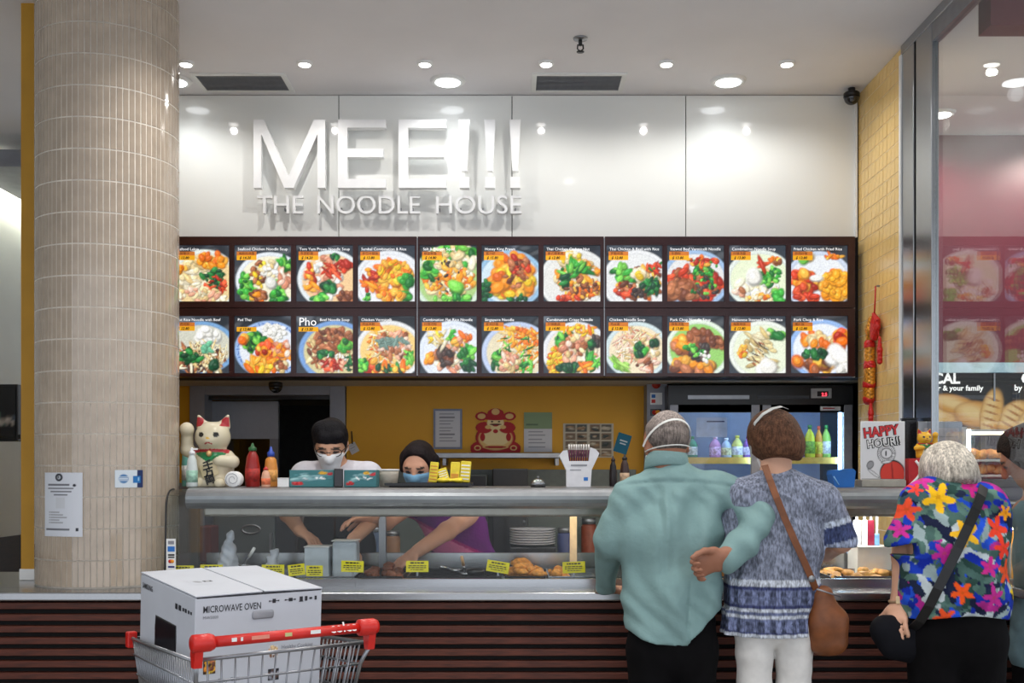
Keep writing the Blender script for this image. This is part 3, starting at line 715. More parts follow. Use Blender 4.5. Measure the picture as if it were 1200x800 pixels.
 ((.55, .42, .58, .52, L3(222, 235, 220), L3(150, 205, 110)), [(16, .32, .5, .2, .16, MT + O, .08, .12, 1.4), (12, .6, .68, .25, .1, MT, .07, .1, 1.4), (16, .45, .14, .34, .12, MT + O, .08, .12, 1.4), (7, .85, .55, .12, .1, MT, .06, .09, 1.4), (10, .58, .38, .18, .14, DK, .05, .08, 1.6), (8, .62, .3, .14, .1, G + WH, .03, .05, 1.5), (5, .4, .45, .12, .06, G, .04, .06, 1.6)], 'Pork Chop Noodle Soup', '$ 13.80'),
 ((.6, .4, .6, .52, L3(232, 238, 228), L3(228, 236, 210)), [(5, .82, .68, .14, .12, DG + G + [L3(20, 110, 120)], .06, .09, 2, -.8), (10, .55, .5, .24, .28, [L3(225, 205, 150), L3(235, 220, 180), L3(205, 180, 120)], .05, .07, 4, -.7), (6, .55, .2, .2, .1, [L3(225, 205, 150), L3(205, 180, 120)], .05, .07, 4, .1), (7, .5, .35, .2, .2, MT + DK, .012, .018, 8, -.7), (5, .22, .35, .06, .16, YE + O, .04, .06, 2), (3, .75, .08, .18, .06, WH, .09, .12, 1.8)], 'Hainanese Steamed Chicken Rice', '$ 12.80'),
 ((.56, .42, .6, .52, L3(150, 185, 235), L3(228, 234, 244)), [(14, .5, .58, .28, .14, O + N, .08, .11, 1.6), (12, .5, .15, .24, .1, O + MT, .09, .12, 1.6), (8, .9, .6, .1, .16, R_ + O, .08, .12, 1.3), (3, .8, .32, .1, .08, WH, .1, .13, 1.4), (10, .42, .34, .2, .08, DG, .05, .08, 1.4), (1, .12, .22, .01, .01, [L3(240, 120, 30)], .1, .11, 1.1), (1, .12, .22, .005, .005, O, .05, .06, 1), (4, .9, .08, .1, .05, WH, .06, .08, 1.8)], 'Pork Chop & Rice', '$ 12.80'),
]
M_txt = mat('lit_white_lettering', rgb(240, 240, 240), .5, noise=0, emit=(.9, .9, .92, 1), estr=.9)
M_tago = mat('orange_price_tag', rgb(190, 110, 40), .6, noise=.05, emit=rgb(196, 112, 42), estr=.65)
M_tagy = mat('amber_price_tag', rgb(215, 155, 20), .6, noise=.05, emit=rgb(222, 158, 22), estr=.75)
ZH = ('海鲜喇沙', '海鲜鸡汤面', '冬阴虾面', '参巴什锦饭', '椒盐鱿鱼', '蜜汁虾', '泰式腰果鸡', '罗勒鸡饭', '牛腩粉', '什锦汤面', '炸鸡炒饭', '牛肉河粉', '', '', '鸡丝米粉', '什锦河粉', '星洲炒面', '什锦脆面', '鸡丝面', '排骨汤面', '海南鸡饭', '猪扒饭')
WHAT = ['noodles with orange broth cut by the column', 'green soup with one white egg', 'prawn soup in a white bowl', 'orange stir-fry on a white plate', 'pale fried pieces on green leaves', 'large golden fried prawns', 'noodles with long green beans', 'stir-fry with green basil left', 'brown beef strips with herbs', 'pale soup with ring of squid', 'chicken beside a dome of orange rice', 'grey-brown noodles cut by the column', 'white, green and orange food on blue patterned plate', 'brown noodle soup in blue rimmed bowl', 'fine orange noodles', 'rice noodles with dark mushrooms', 'orange noodles heaped on a blue rimmed plate', 'crispy noodles with broccoli', 'chicken noodle bowl with green spring onions', 'dark brown pork chops', 'fanned slices of pale steamed chicken', 'fried pork with carrot slice']
YM = 5.70
def rail(mb, a, b, c, d, y0=YM, y1=5.795):
    mb.box(wx(a, YM), wx(b, YM), y0, y1, wz(d, YM), wz(c, YM))
for (p0, p1, c0, c1, lab) in ((196, 488.4, 0, 4, 'left-hand backlit maroon menu board beside the tiled column'), (489.6, 707.6, 4, 7, 'middle backlit maroon menu board with six dish pictures'), (708.8, 1002, 7, 11, 'right-hand backlit maroon menu board ending at the tiled wall')):
    t = thing('menu_board', lab, 'menu board', (wx((p0 + p1) / 2, YM), 5.75, wz(441, YM)), 'backlit menu boards')
    mb = MB()
    for a, b in ((277, 287), (353, 360.4), (361.2, 370), (437, 441)): rail(mb, p0, p1, a, b)
    ed = [p0] + sum([[235 + 72.55 * k - 33.3, 235 + 72.55 * k + 33.3] for k in range(c0, c1)], []) + [p1]
    ed[1] = max(ed[1], p0 + 2)
    for i in range(0, len(ed), 2):
        for a, b in ((287, 353), (370, 437)):
            if ed[i + 1] > ed[i]: rail(mb, ed[i], ed[i + 1], a, b)
    mb.build('frame', M_maroon, t)
    box('back_plate', wx(p0, YM), wx(p1, YM), 5.745, 5.795, wz(440, YM), wz(278, YM), M_void, t)
    for k in range(c0, c1):
        for row in (0, 1):
            d = DISH[k + 11 * row]; i = k + 11 * row
            (cx, cy, rx, ry, rim, inn), lay, ttl, pr_ = d
            P = Paint(72, 72, SL, 100 + i)
            P.blobs(10, .5, .7, .6, .5, [L3(46, 54, 62), L3(62, 70, 80), L3(38, 44, 52)], .05, .2, 5, .4)
            P.ell(cx, cy, rx, ry, rim, 0, .05); P.ell(cx, cy, rx * .9, ry * .9, np.array(rim) * .86, 0, .05); P.ell(cx, cy, rx * .86, ry * .86, inn, 0, .06)
            if i == 12:
                for q in range(40):
                    an = q * .157; P.ell(cx + rx * .9 * math.cos(an), cy + ry * .9 * math.sin(an), .035, .008, L3(60, 95, 175), an + (q % 2) * 1.2, .5)
            for l in lay:
                kk = 1.0 if l[0] <= 3 else .62
                P.blobs(int(l[0] / kk ** 1.9), *l[1:6], l[6] * kk, l[7] * kk, l[8] * 1.15, rot=(l[9] if len(l) > 9 else None), shade=True)
            P.put(((P.u - cx) / rx) ** 2 + ((P.v - cy) / ry) ** 2 > 1e9, SL)
            P.c = np.clip(P.c * 1.12, 0, 1); P.grain(.25, i)
            a = max(235 + 72.55 * k - 33.3, p0 + 2); b = 235 + 72.55 * k + 33.3
            yb, yt = (353, 287) if row == 0 else (437, 370)
            x0, x1, z0, z1 = wx(a, YM), wx(b, YM), wz(yb, YM), wz(yt, YM)
            pan = P.build('menu_panel', frame3((x0, YM + .014, z0), (1, 0, 0), (0, 0, 1)), x1 - x0, z1 - z0, M_lit, t)
            plabel(pan, 'lit menu picture of ' + WHAT[i])
            s = .0215
            if i == 13:
                text('title', 'Pho', .062, front(x0 + .012, YM + .012, z1 - .05), M_txt, pan)
                text('title', ttl, s, front(x0 + .125, YM + .012, z1 - .026), M_txt, pan, maxw=.17)
            else: text('title', ttl, s, front(x0 + .016, YM + .012, z1 - .026), M_txt, pan, maxw=.27)
            tx = x0 + .012; tz = z1 - (.078 if i not in (12, 13) else .082)
            box('price_tag', tx, tx + .105, YM + .010, YM + .0135, tz, tz + .024, M_tagy, pan)
            text('price', pr_, .02, front(tx + .014, YM + .0095, tz + .005), M_ink, pan, shear=.25, bold=.0006)
            if ZH[i]:
                box('name_tag', tx, tx + .105, YM + .010, YM + .0135, tz + .0245, tz + .045, M_tago, pan)
                text('dish_name', ZH[i], .017, front(tx + .01, YM + .0095, tz + .029), M_ink, pan, maxw=.09)
for px in (489, 708.2):
    box('joint_strip', wx(px - .55, YM), wx(px + .55, YM), YM - .004, YM + .02, wz(440, YM), wz(279, YM), M_satin, bpy.data.objects['menu_board.001'])

# ------------------------------------------------------------------ serving counter
YF = 4.20
ct = thing('serving_counter', 'long counter front of dark horizontal timber slats with a steel ledge', 'counter', (-.2, 4.4, 0))
box('carcass', -3.3, 3.3, 4.262, 4.36, 0.0, .982, M_void, ct)
zs = wz(705.5, 4.24); pitch = 13.65 * 4.24 / F_PX; f = None; k = 0
while zs - k * pitch - .026 > .01:
    if f is None: f = box('slat', -3.3, 3.3, 4.232, 4.264, zs - .0265, zs, M_slat, ct, bev=.002, seg=1)
    else: o = f.copy(); COL.objects.link(o); o.parent = ct; o.location = (rnd.uniform(-.01, .01), 0, -k * pitch)
    k += 1
box('steel_ledge', -3.3, 3.3, YF, 4.385, .982, ZL, M_steel, ct, bev=.006, seg=3)
box('ledge_return', -3.3, -1.452, 4.3855, 5.05, .982, ZL, M_steel, ct)
mbk = MB()
for x in (-.63, .62, 1.3): mbk.box(x, x + .0025, 4.2825, 4.284, ZL + .002, 1.049)
mbk.box(-1.43, 2.35, 4.385, 4.42, ZL - .03, 1.050)
mbk.build('case_kerb', M_steel, ct)
# ------------------------------------------------------------------ curved glass food display case
ZT = 1.423                         # top of the case
dc = thing('display_case', 'long curved-glass hot food display case along the counter', 'display case', (.3, 4.7, 1.016))
XL, XR = -1.432, 1.83
prof = [(4.398, 1.05), (4.405, 1.10), (4.412, 1.20), (4.418, 1.33)]
for i in range(1, 9):
    a = math.pi / 2 * i / 8; prof.append((4.418 + .075 * (1 - math.cos(a)), 1.33 + .086 * math.sin(a)))
prof.append((4.52, 1.4165))
def sheet(name, x0, x1, pr, th, m, parent):
    n = len(pr); out = []
    for i in range(n):
        a, b = pr[max(i - 1, 0)], pr[min(i + 1, n - 1)]; d = Vector((b[0] - a[0], b[1] - a[1])).normalized()
        out.append((pr[i][0] + d.y * th, pr[i][1] - d.x * th))
    V = [(x, p[0], p[1]) for x in (x0, x1) for p in pr + out[::-1]]; N2 = 2 * n
    Fc = [[i, (i + 1) % N2, N2 + (i + 1) % N2, N2 + i][::-1] for i in range(N2)]
    for i in range(n - 1): Fc.append([i, N2 - 1 - i, N2 - 2 - i, i + 1][::-1]); Fc.append([N2 + i, N2 + i + 1, N2 + N2 - 2 - i, N2 + N2 - 1 - i][::-1])
    return link(name, V, Fc, m, parent, False)
xs = [XL, wx(392, 4.41), wx(592, 4.41), wx(760, 4.41), wx(953, 4.41), XR]
for i in range(5): sheet('front_glass', xs[i] + .0015, xs[i + 1] - .0015, prof, .006, M_glass, dc)
endp = [(4.40, 1.05)] + [p for p in prof[1:]] + [(4.95, 1.4165), (4.95, 1.05)]
for x in (XL + .002, XR - .008): prism('end_glass', [(a + .007, b - .003) for a, b in endp[:-2]] + [(4.95, 1.413), (4.95, 1.052)], x, x + .006, M_glass, dc, 'yz')
tube('edge_trim', [(XL - .001, a, b) for a, b in prof], .004, M_black, dc, 6)
# steel top with rounded nose
nose = [(4.96, 1.385), (4.96, ZT)] + [(4.50 - .055 * math.sin(a), 1.375 + .048 * math.cos(a)) for a in [math.pi * i / 10 for i in range(0, 9)]] + [(4.52, 1.357), (4.52, 1.385)]
prism('top_shelf', nose, XL + .07, XR - .01, M_satin, dc, 'yz')
box('light_housing', XL + .12, XR - .03, 4.53, 4.70, 1.30, 1.357, mat('warm_steel', rgb(150, 146, 138), .35, metal=.85, noise=.05), dc, bev=.01)
M_tubew = mat('warm_case_tube', rgb(255, 240, 210), .4, noise=0, emit=(1, .80, .52, 1), estr=22)
M_tubec = mat('cool_case_tube', rgb(255, 250, 240), .4, noise=0, emit=(1, .93, .84, 1), estr=45)
tube('light_tube', [(XL + .2, 4.745, 1.322), (wx(620, 4.6), 4.745, 1.322)], .009, mat('dim_case_tube', rgb(255, 245, 225), .4, noise=0, emit=(1, .92, .8, 1), estr=3.5), dc)
tube('light_tube', [(wx(640, 4.6), 4.745, 1.322), (wx(850, 4.6), 4.745, 1.322)], .011, M_tubew, dc)
tube('light_tube', [(wx(870, 4.6), 4.745, 1.322), (XR - .1, 4.745, 1.322)], .011, M_tubec, dc)
box('case_back_rail', XL + .02, XR - .02, 4.925, 4.965, 1.04, 1.115, M_steel, dc)
for px, m in ((228, M_satin), (448, M_satin), (672, mat('lit_post', rgb(225, 205, 175), .5))):  # last post coloured pale and warm to carry the lamp light on it
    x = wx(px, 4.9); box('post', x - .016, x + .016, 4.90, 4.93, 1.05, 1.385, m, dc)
box('well_floor', XL + .02, XR - .02, 4.42, 4.925, 1.002, 1.018, mat('steel_well', rgb(120, 122, 126), .3, metal=.9), dc)
box('base_panel', XL + .02, XR - .02, 4.90, 4.96, .0, 1.0, M_satin, dc)
# food trays with their contents
M_tray = mat('dark_food_tray', rgb(40, 38, 38), .35, metal=.5)
M_trays = mat('steel_food_tray', rgb(170, 172, 175), .25, metal=1.0)
def tray(x0, x1, y0, y1, label, m):
    t = thing('food_tray', label, 'tray', ((x0 + x1) / 2, (y0 + y1) / 2, 1.018), 'trays in the display case')
    box('tray_base', x0, x1, y0, y1, 1.019, 1.025, m, t)
    mb = MB()
    for a in ((x0, x1, y0, y0 + .006), (x0, x1, y1 - .006, y1), (x0, x0 + .006, y0 + .006, y1 - .006), (x1 - .006, x1, y0 + .006, y1 - .006)): mb.box(*a, 1.025, 1.055)
    mb.build('tray_rim', m, t); return t
def lump(name, c, r, m, seed, parent=None, sub=2):
    bm = bmesh.new(); bmesh.ops.create_icosphere(bm, subdivisions=sub, radius=1.0)
    q = random.Random(seed); ph = [q.uniform(0, 6) for _ in range(6)]
    R = Matrix.Rotation(q.uniform(0, 6.28), 3, 'Z') @ Matrix.Rotation(q.uniform(-.4, .4), 3, 'X')
    for v in bm.verts:
        d = v.co.normalized(); s = 1 + .13 * math.sin(5 * d.x + ph[0]) * math.sin(4 * d.y + ph[1]) + .1 * math.sin(7 * d.z + ph[2] + 3 * d.x)
        v.co = R @ Vector((d.x * r[0] * s, d.y * r[1] * s, d.z * r[2] * s)) + Vector(c)
    return bm_link(name, bm, m, parent, True)
trays = [(205, 270, 'tray at the left end of the case behind the carton', M_trays), (275, 352, 'tray with a steel ladle near the left end', M_trays), (356, 422, 'steel tray under the two clear tubs', M_trays), (426, 476, 'dark tray of brown braised meat', M_tray), (481, 588, 'dark tray with serving pots in front of the purple shirt', M_tray), (592, 638, 'dark tray heaped with golden fried rolls', M_tray), (641, 700, 'tray of fried pieces beside the lit post', M_trays), (706, 800, 'tray behind the man in the teal shirt', M_trays), (806, 880, 'tray of orange fried pieces under warm lamp', M_trays), (886, 960, 'tray behind the woman in the blue tunic', M_trays), (966, 1052, 'brightly lit tray of pastries right of the brown bag', M_trays), (1056, 1130, 'tray behind the woman in the floral shirt', M_trays)]
for a, b, lab, m in trays: tray(wx(a, 4.62), wx(b, 4.62), 4.45, 4.80, lab, m)
M_brown = mat('braised_meat', rgb(120, 62, 25), .4, noise=.25, scale=40, bump=.3)
M_gold = mat('golden_batter', rgb(226, 150, 62), .6, noise=.2, scale=60, bump=.5)
M_pastry = mat('pastry', rgb(235, 170, 95), .5, noise=.2, scale=40, bump=.3)
def pile(px0, px1, n, r, m, name, label, cat, grp, seed, ymax=4.75, zmax=.05):
    q = random.Random(seed); x0, x1 = wx(px0, 4.6), wx(px1, 4.6)
    for i in range(n):
        f_ = i / n
        x = q.uniform(x0, x1); y = q.uniform(4.48, ymax)
        cz = 1.03 + r[2] * .8 + zmax * q.random() * max(0, 1 - abs((x - (x0 + x1) / 2) / ((x1 - x0) / 2)) ** 2)
        tag(lump(name, (x, y, cz), tuple(v * q.uniform(.85, 1.15) for v in r), m, seed * 50 + i), label, cat, grp)
pile(430, 472, 16, (.026, .02, .018), M_brown, 'braised_meat', 'brown braised meat piece heaped in the dark tray', 'food', 'braised meat pieces', 1, zmax=.04)
pile(598, 633, 18, (.05, .018, .017), M_gold, 'spring_roll', 'golden fried roll heaped left of the lit post', 'food', 'golden fried rolls', 2, zmax=.055)
pile(645, 664, 8, (.022, .02, .016), M_gold, 'fried_wonton', 'small fried piece heaped beside the lit post', 'food', 'small fried pieces', 3, zmax=.03)
pile(810, 876, 14, (.04, .025, .018), M_gold, 'fried_fillet', 'orange fried fillet in the warm lit tray by the teal sleeve', 'food', 'fried fillets', 4, zmax=.03)
pile(970, 1048, 16, (.036, .022, .016), M_pastry, 'pastry', 'small pastry in the brightly lit tray right of the brown bag', 'food', 'small pastries', 5, zmax=.02)
# yellow price cards clipped at the front of the trays
M_card = mat('yellow_price_card', rgb(226, 214, 20), .6, noise=.03)
cards = [(214, 669, 'leftmost yellow price card beside the payment stickers', 0), (248, 668, 'yellow price card behind the left half of the carton', 0), (320, 668, 'yellow price card just above the carton edge', 0), (347.5, 667.5, 'tilted yellow price card left of the clear tubs', -.12), (368.5, 669, 'yellow price card in front of the clear square tub', 0), (413, 663.5, 'yellow price card under the reaching left hand', .03), (489, 663.5, 'yellow price card in front of the female worker hand', 0), (583.5, 664, 'tilted yellow price card left of the golden rolls', .16), (672.5, 664.5, 'yellow price card at the foot of the lit post', -.04)]
for px, py, lab, tl in cards:
    c = W(px, py, 4.46); t = thing('price_card', lab, 'price card', (c.x, c.y, 1.018), 'yellow price cards')
    M = Matrix.Translation(c) @ Matrix.Rotation(tl, 4, 'Y')
    w2, h2 = .047, .0235
    if px in (347.5, 368.5): w2 = .035
    cb = box('card', -w2, w2, -.001, .001, -h2, h2, M_card, t, M=M)
    mb = MB()
    q = random.Random(int(px))
    for r_, hh, wd in ((.012, .006, .62), (.001, .004, .78), (-.007, .004, .8), (-.015, .003, .6)):
        x = -w2 * wd
        while x < w2 * wd:
            l = q.uniform(.006, .016); mb.box(x, min(x + l, w2 * wd), -.0016, -.001, r_, r_ + hh); x += l + .003
    mb.build('lettering', M_ink, cb, M=M)
    box('stand', c.x - .004, c.x + .004, 4.464, 4.47, 1.02, c.z - h2 + .004, M_satin, t)
# payment stickers on the end of the case
st = thing('payment_sticker_strip', 'strip of payment card stickers on the left end of the case glass', 'sticker', (wx(200.5, 4.395), 4.394, wz(668, 4.395)))
x0, x1 = wx(195, 4.395), wx(206, 4.395)
box('strip', x0, x1, 4.393, 4.3955, wz(668, 4.395), wz(631, 4.395), M_paper, st)
M_b = mat('sticker_blue', rgb(30, 110, 190), .5); M_r = mat('sticker_red', rgb(205, 40, 30), .5); M_o = mat('sticker_amber', rgb(240, 150, 30), .5); M_nv = mat('sticker_navy', rgb(30, 40, 110), .5)
def sq(a, b, c, d, m, nm='logo', y=4.3928): box(nm, wx(a, 4.393), wx(b, 4.393), y - .0006, y, wz(d, 4.393), wz(c, 4.393), m, st)
sq(197, 204, 633.5, 637.5, M_greyp); sq(196.5, 204.8, 640, 646, M_b); sq(197, 204.5, 649, 651, M_ink); sq(197, 204.5, 652, 653.5, M_ink); sq(197, 204.5, 663, 665, M_nv)
for a, m in ((199.4, M_r), (202, M_o)): lathe('logo', [(.0075, 0), (.0075, .0006)], (wx(a, 4.393), 4.3926 - (.0004 if m is M_o else 0), wz(657.5, 4.393)), m, st, n=16, axis='y')
# ------------------------------------------------------------------ people
M_skin = vmat('skin', 0.5, bump=0.08, bscale=90)
M_cloth = vmat('woven_cloth', 0.85, bump=0.25, bscale=45, spec=.2)
M_shirt = vmat('cotton_shirt', .85, bump=.8, bscale=13, spec=.2)
M_hair = vmat('hair', 0.6, bump=0.4, bscale=160, spec=.15, grain=.4, gscale=170, gstretch=(1, 1, .25))
M_tunic = vmat('patterned_weave', .85, bump=.25, bscale=45, spec=.2, grain=.45, gscale=150, gstretch=(1, 1, .35))
M_mask = mat('face_mask', rgb(226, 228, 232), .8, noise=.02)
M_maskb = mat('blue_face_mask', rgb(120, 170, 205), .8, noise=.04)
M_strap = mat('mask_strap', rgb(225, 225, 220), .7)
def V3(a): return Vector(a)
def proj(D): return lambda px, py, dy=0.0: tuple(W(px, py, D + dy))
def const(col, amt=.08, sc=25, seed=1):
    c = np.array(col)
    return lambda P: np.clip(c[None] * (1 + amt * vnoise(P, sc, seed))[:, None], 0, 1)
def head(S, c, f, k=.03, s=1.0):
    f = V3(f).normalized(); r = f.cross(V3((0, 0, 1))).normalized(); u = r.cross(f); c = V3(c)
    at = lambda a, b, d: tuple(c + (r * a + f * b + u * d) * s)
    S.seg(at(0, -.028, 0), at(0, .028, 0), (.072 * s, .087 * s), None, k, tuple(r))
    S.seg(at(0, .045, -.035), at(0, .05, -.095), (.056 * s, .054 * s), (.038 * s, .04 * s), k, tuple(r))
    S.seg(at(0, .108, -.025), at(0, .118, -.062), .008 * s, .013 * s, .012, tuple(r))
    S.seg(at(-.03, .092, -.012), at(.03, .092, -.012), .014 * s, None, .02)          # brow ridge
    for e in (-1, 1):
        S.seg(at(e * .074, -.005, -.015), at(e * .077, -.008, -.05), (.008 * s, .019 * s), (.007 * s, .012 * s), .008, tuple(r))
    return at, f, r, u
def neck(S, at, base, r=.055): S.seg(at(0, -.015, -.06), base, r * .95, r * 1.1, .03)
def skin_color(col, heads, lips=(.45, .16, .14)):
    c = np.array(col)
    def fn(P):
        q = c[None] * (1 + .06 * vnoise(P, 30, 4))[:, None]
        for (o, f, r, u, s) in heads:
            d = (P - np.array(o)[None]) / s
            a, b, e = d @ np.array(r), d @ np.array(f), d @ np.array(u)
            for sg in (-1, 1):
                m = ((a - sg * .031) / .014) ** 2 + ((e + .034) / .0075) ** 2 < 1
                q[m & (b > .06)] = (.03, .02, .02)
                m = ((a - sg * .031) / .02) ** 2 + ((e + .014) / .006) ** 2 < 1
                q[m & (b > .06)] = (.04, .03, .025)
            m = (a / .022) ** 2 + ((e + .092) / .007) ** 2 < 1
            q[m & (b > .06)] = lips
        return q
    return fn
def hand(S, w, d, n, side, curl, s=1.0, spread=.0, thumb=1.0):
    w, d, n = V3(w), V3(d).normalized(), V3(n)
    n = (n - d * n.dot(d)).normalized(); l = d.cross(n) * side
    S.seg(tuple(w - d * .02), tuple(w + d * .03 * s), (.026 * s, .02 * s), (.036 * s, .016 * s), .015, tuple(l))
    S.seg(tuple(w + d * .03 * s), tuple(w + d * .082 * s), (.037 * s, .015 * s), (.04 * s, .013 * s), .012, tuple(l))
    for i, ln in enumerate((.07, .079, .073, .056)):
        p = w + d * .085 * s + l * (.031 - .0205 * i) * s; an = 0.0
        for j, fr in enumerate((.46, .3, .24)):
            an += curl * (.8, 1.0, .7)[j]
            q = p + (d * math.cos(an) + n * math.sin(an) + l * spread * (1.5 - i)) * ln * fr * s
            S.seg(tuple(p), tuple(q), (.0092, .0084, .0078)[j] * s, (.0084, .0078, .007)[j] * s, .004); p = q
    p = w + d * .025 * s + l * .032 * s
    for a, b, c_, ln, r in ((.55, .8, .25, .04, .012), (.8, .35, .45, .032, .0105), (.85, .05, .6, .025, .009)):
        q = p + (d * a + l * b * thumb + n * c_).normalized() * ln * s; S.seg(tuple(p), tuple(q), r * s, r * .88 * s, .008); p = q
def cap_hair(at, f, r, u, c, rad=(.080, .095), front=.035, low=-.06, back=.03, s=1.0, extra=None):
    S = Shape(); S.seg(at(0, -.032, .004), at(0, .026, .004), (rad[0] * s, rad[1] * s), None, .02, tuple(r))
    if extra: extra(S)
    cc, ff, uu = np.array(c), np.array(f), np.array(u)
    def post(G, X, Y, Z):
        b = (X - cc[0]) * ff[0] + (Y - cc[1]) * ff[1] + (Z - cc[2]) * ff[2]
        e = (X - cc[0]) * uu[0] + (Y - cc[1]) * uu[1] + (Z - cc[2]) * uu[2]
        line = low * s + np.clip((b / s + back) / .07, 0, 1) * (front - low) * s      # hairline rises from nape to brow
        return np.maximum(G, (line - e) * .8)
    return S, post
def strap_around(name, at, pts, m, parent, w=.006):
    P = [at(*p) for p in pts]; c = V3(at(0, 0, 0))
    return ribbon(name, P, [V3(p) - c for p in P], w, .002, m, parent)
def arc_pts(a0, e0, a1, e1, em, n=18, ra=.089, rb=.121):
    """curve over the back of the head from side to side"""
    out = []
    for i in range(n):
        t = i / (n - 1); th = math.pi * t
        a = -math.cos(th) * ra; b = -math.sin(th) * rb * .98
        e = (e0 * (1 - t) + e1 * t) + em * math.sin(th); out.append((a, b, e))
    return out
def mask_shell(at, f, r, u, m, parent):
    S = Shape(); S.seg(at(0, .05, -.06), at(0, .052, -.098), (.064, .07), (.05, .055), .02, tuple(r)); S.seg(at(0, .1, -.055), at(0, .118, -.066), .012, .02, .02)
    cc = np.array(at(0, 0, 0)); ff = np.array(f); uu = np.array(u)
    def post(G, X, Y, Z):
        b = (X - cc[0]) * ff[0] + (Y - cc[1]) * ff[1] + (Z - cc[2]) * ff[2]
        e = (X - cc[0]) * uu[0] + (Y - cc[1]) * uu[1] + (Z - cc[2]) * uu[2]
        G = np.maximum(G, .045 - b); return np.maximum(G, e + .042)
    return organic('face_mask', S, .005, m, parent, post)
def shoes(root, spots, m, f=(0, 1)):
    for x, y in spots:
        S = Shape(); S.seg((x - f[0] * .06, y - f[1] * .06, .042), (x + f[0] * .12, y + f[1] * .12, .036), (.042, .04), (.044, .03), .02, (f[1], -f[0], 0))
        organic('shoe', S, .01, m, root, lambda G, X, Y, Z: np.maximum(G, .002 - Z))
M_blackcloth = mat('black_trouser_cloth', rgb(8, 7, 9), .9, noise=.15, scale=25, bump=.1, spec=.15)
M_shoe = mat('dark_shoe', rgb(28, 25, 24), .5)
M_sole = mat('pale_shoe', rgb(190, 186, 180), .6)

def collar(parent, c, rx, ry, h, tilt, m_, cols=None, n=40, gap=.35):
    V = []; Fc = []
    for i in range(n + 1):
        a = math.pi / 2 + gap / 2 + (6.283 - gap) * i / n      # opening at the front (+y)
        ca, sa = math.cos(a), math.sin(a); zt = -sa * tilt
        for ro, z in ((-.004, -h * .55), (-.006, h * .45), (.002, h * .55), (.011, h * .35), (.017, -h * .5), (.010, -h * .62)):
            V.append((c[0] + (rx + ro) * ca, c[1] + (ry + ro) * sa, c[2] + z + zt))
    for i in range(n):
        for k in range(6): Fc.append([i * 6 + k, i * 6 + (k + 1) % 6, i * 6 + 6 + (k + 1) % 6, i * 6 + 6 + k])
    Fc.append([0, 1, 2, 3, 4, 5][::-1]); Fc.append([n * 6 + k for k in range(6)])
    o = link('collar', V, Fc, m_, parent, True, cols(np.array(V)) if cols else None)
    return o
# --- man in a pale teal shirt, seen from behind
D = 3.9; m = proj(D)
man = thing('person', 'person with short grey hair in a loose pale teal shirt, hand behind back', 'person', (wx(787, D), D, 0))
B = Shape()
at, f, r, u = head(B, m(780, 514, .03), (-.18, .93, -.28)); hc = at(0, 0, 0)
neck(B, at, m(782, 552), .058)
B.chain([m(784, 590), m(786, 625), m(787, 690), m(788, 745)], [(.14, .06), (.14, .075), (.13, .08), (.13, .08)], .04)
B.seg(m(782, 562), m(736, 585), .036, .038, .04); B.seg(m(782, 562), m(855, 578), .036, .038, .04)
B.chain([m(733, 588), m(713, 632, .03), m(708, 688, .29)], [.04, .036, .027]); B.chain([m(857, 584), m(886, 613, -.07), m(851, 651, -.17)], [.046, .04, .028])
hand(B, m(709, 690, .305), (.88, .42, -.04), (0, 0, -1), -1, .22)
hand(B, m(850, 652, -.172), (-.92, .04, -.34), (-.1, -1, -.3), 1, .95, 1.08, 0, .35)
for px in (763, 812): B.chain([m(px, 745), (wx(px, D), D, .46), (wx(px, D) * 1.0, D - .02, .08)], [.072, .052, .04], .03)
organic('body', B, .006, M_skin, man, None, skin_color(L3(158, 108, 84), [(hc, f, r, u, 1)]))
S = Shape()
S.chain([m(785, 589), m(786, 625), m(787, 690), m(788, 760)], [(.172, .098), (.182, .122), (.166, .122), (.171, .132)], .05)
S.seg(m(782, 558, .0), m(735, 583), .052, .060, .05); S.seg(m(782, 556), m(855, 576), .052, .062, .05)
S.chain([m(732, 586), m(713, 632, .03), m(707, 686, .27)], [.064, .056, .046], .03)
S.chain([m(856, 582), m(888, 611, -.07)], [.064, .058], .03); S.chain([m(888, 611, -.07), m(855, 650, -.155)], [.06, .048], .025)
S.seg(m(872, 640, -.13), m(856, 662, -.15), .04, .028, .03)
hemx = np.array([wx(p, D) for p in (725, 737, 748, 765, 795, 801, 803, 815, 830, 846)]); hemz = np.array([wz(p, D) for p in (734, 737, 744, 749, 751, 750, 744, 735, 720, 708)])
x_pl = [wx(p, D) for p in (769, 776, 783)]
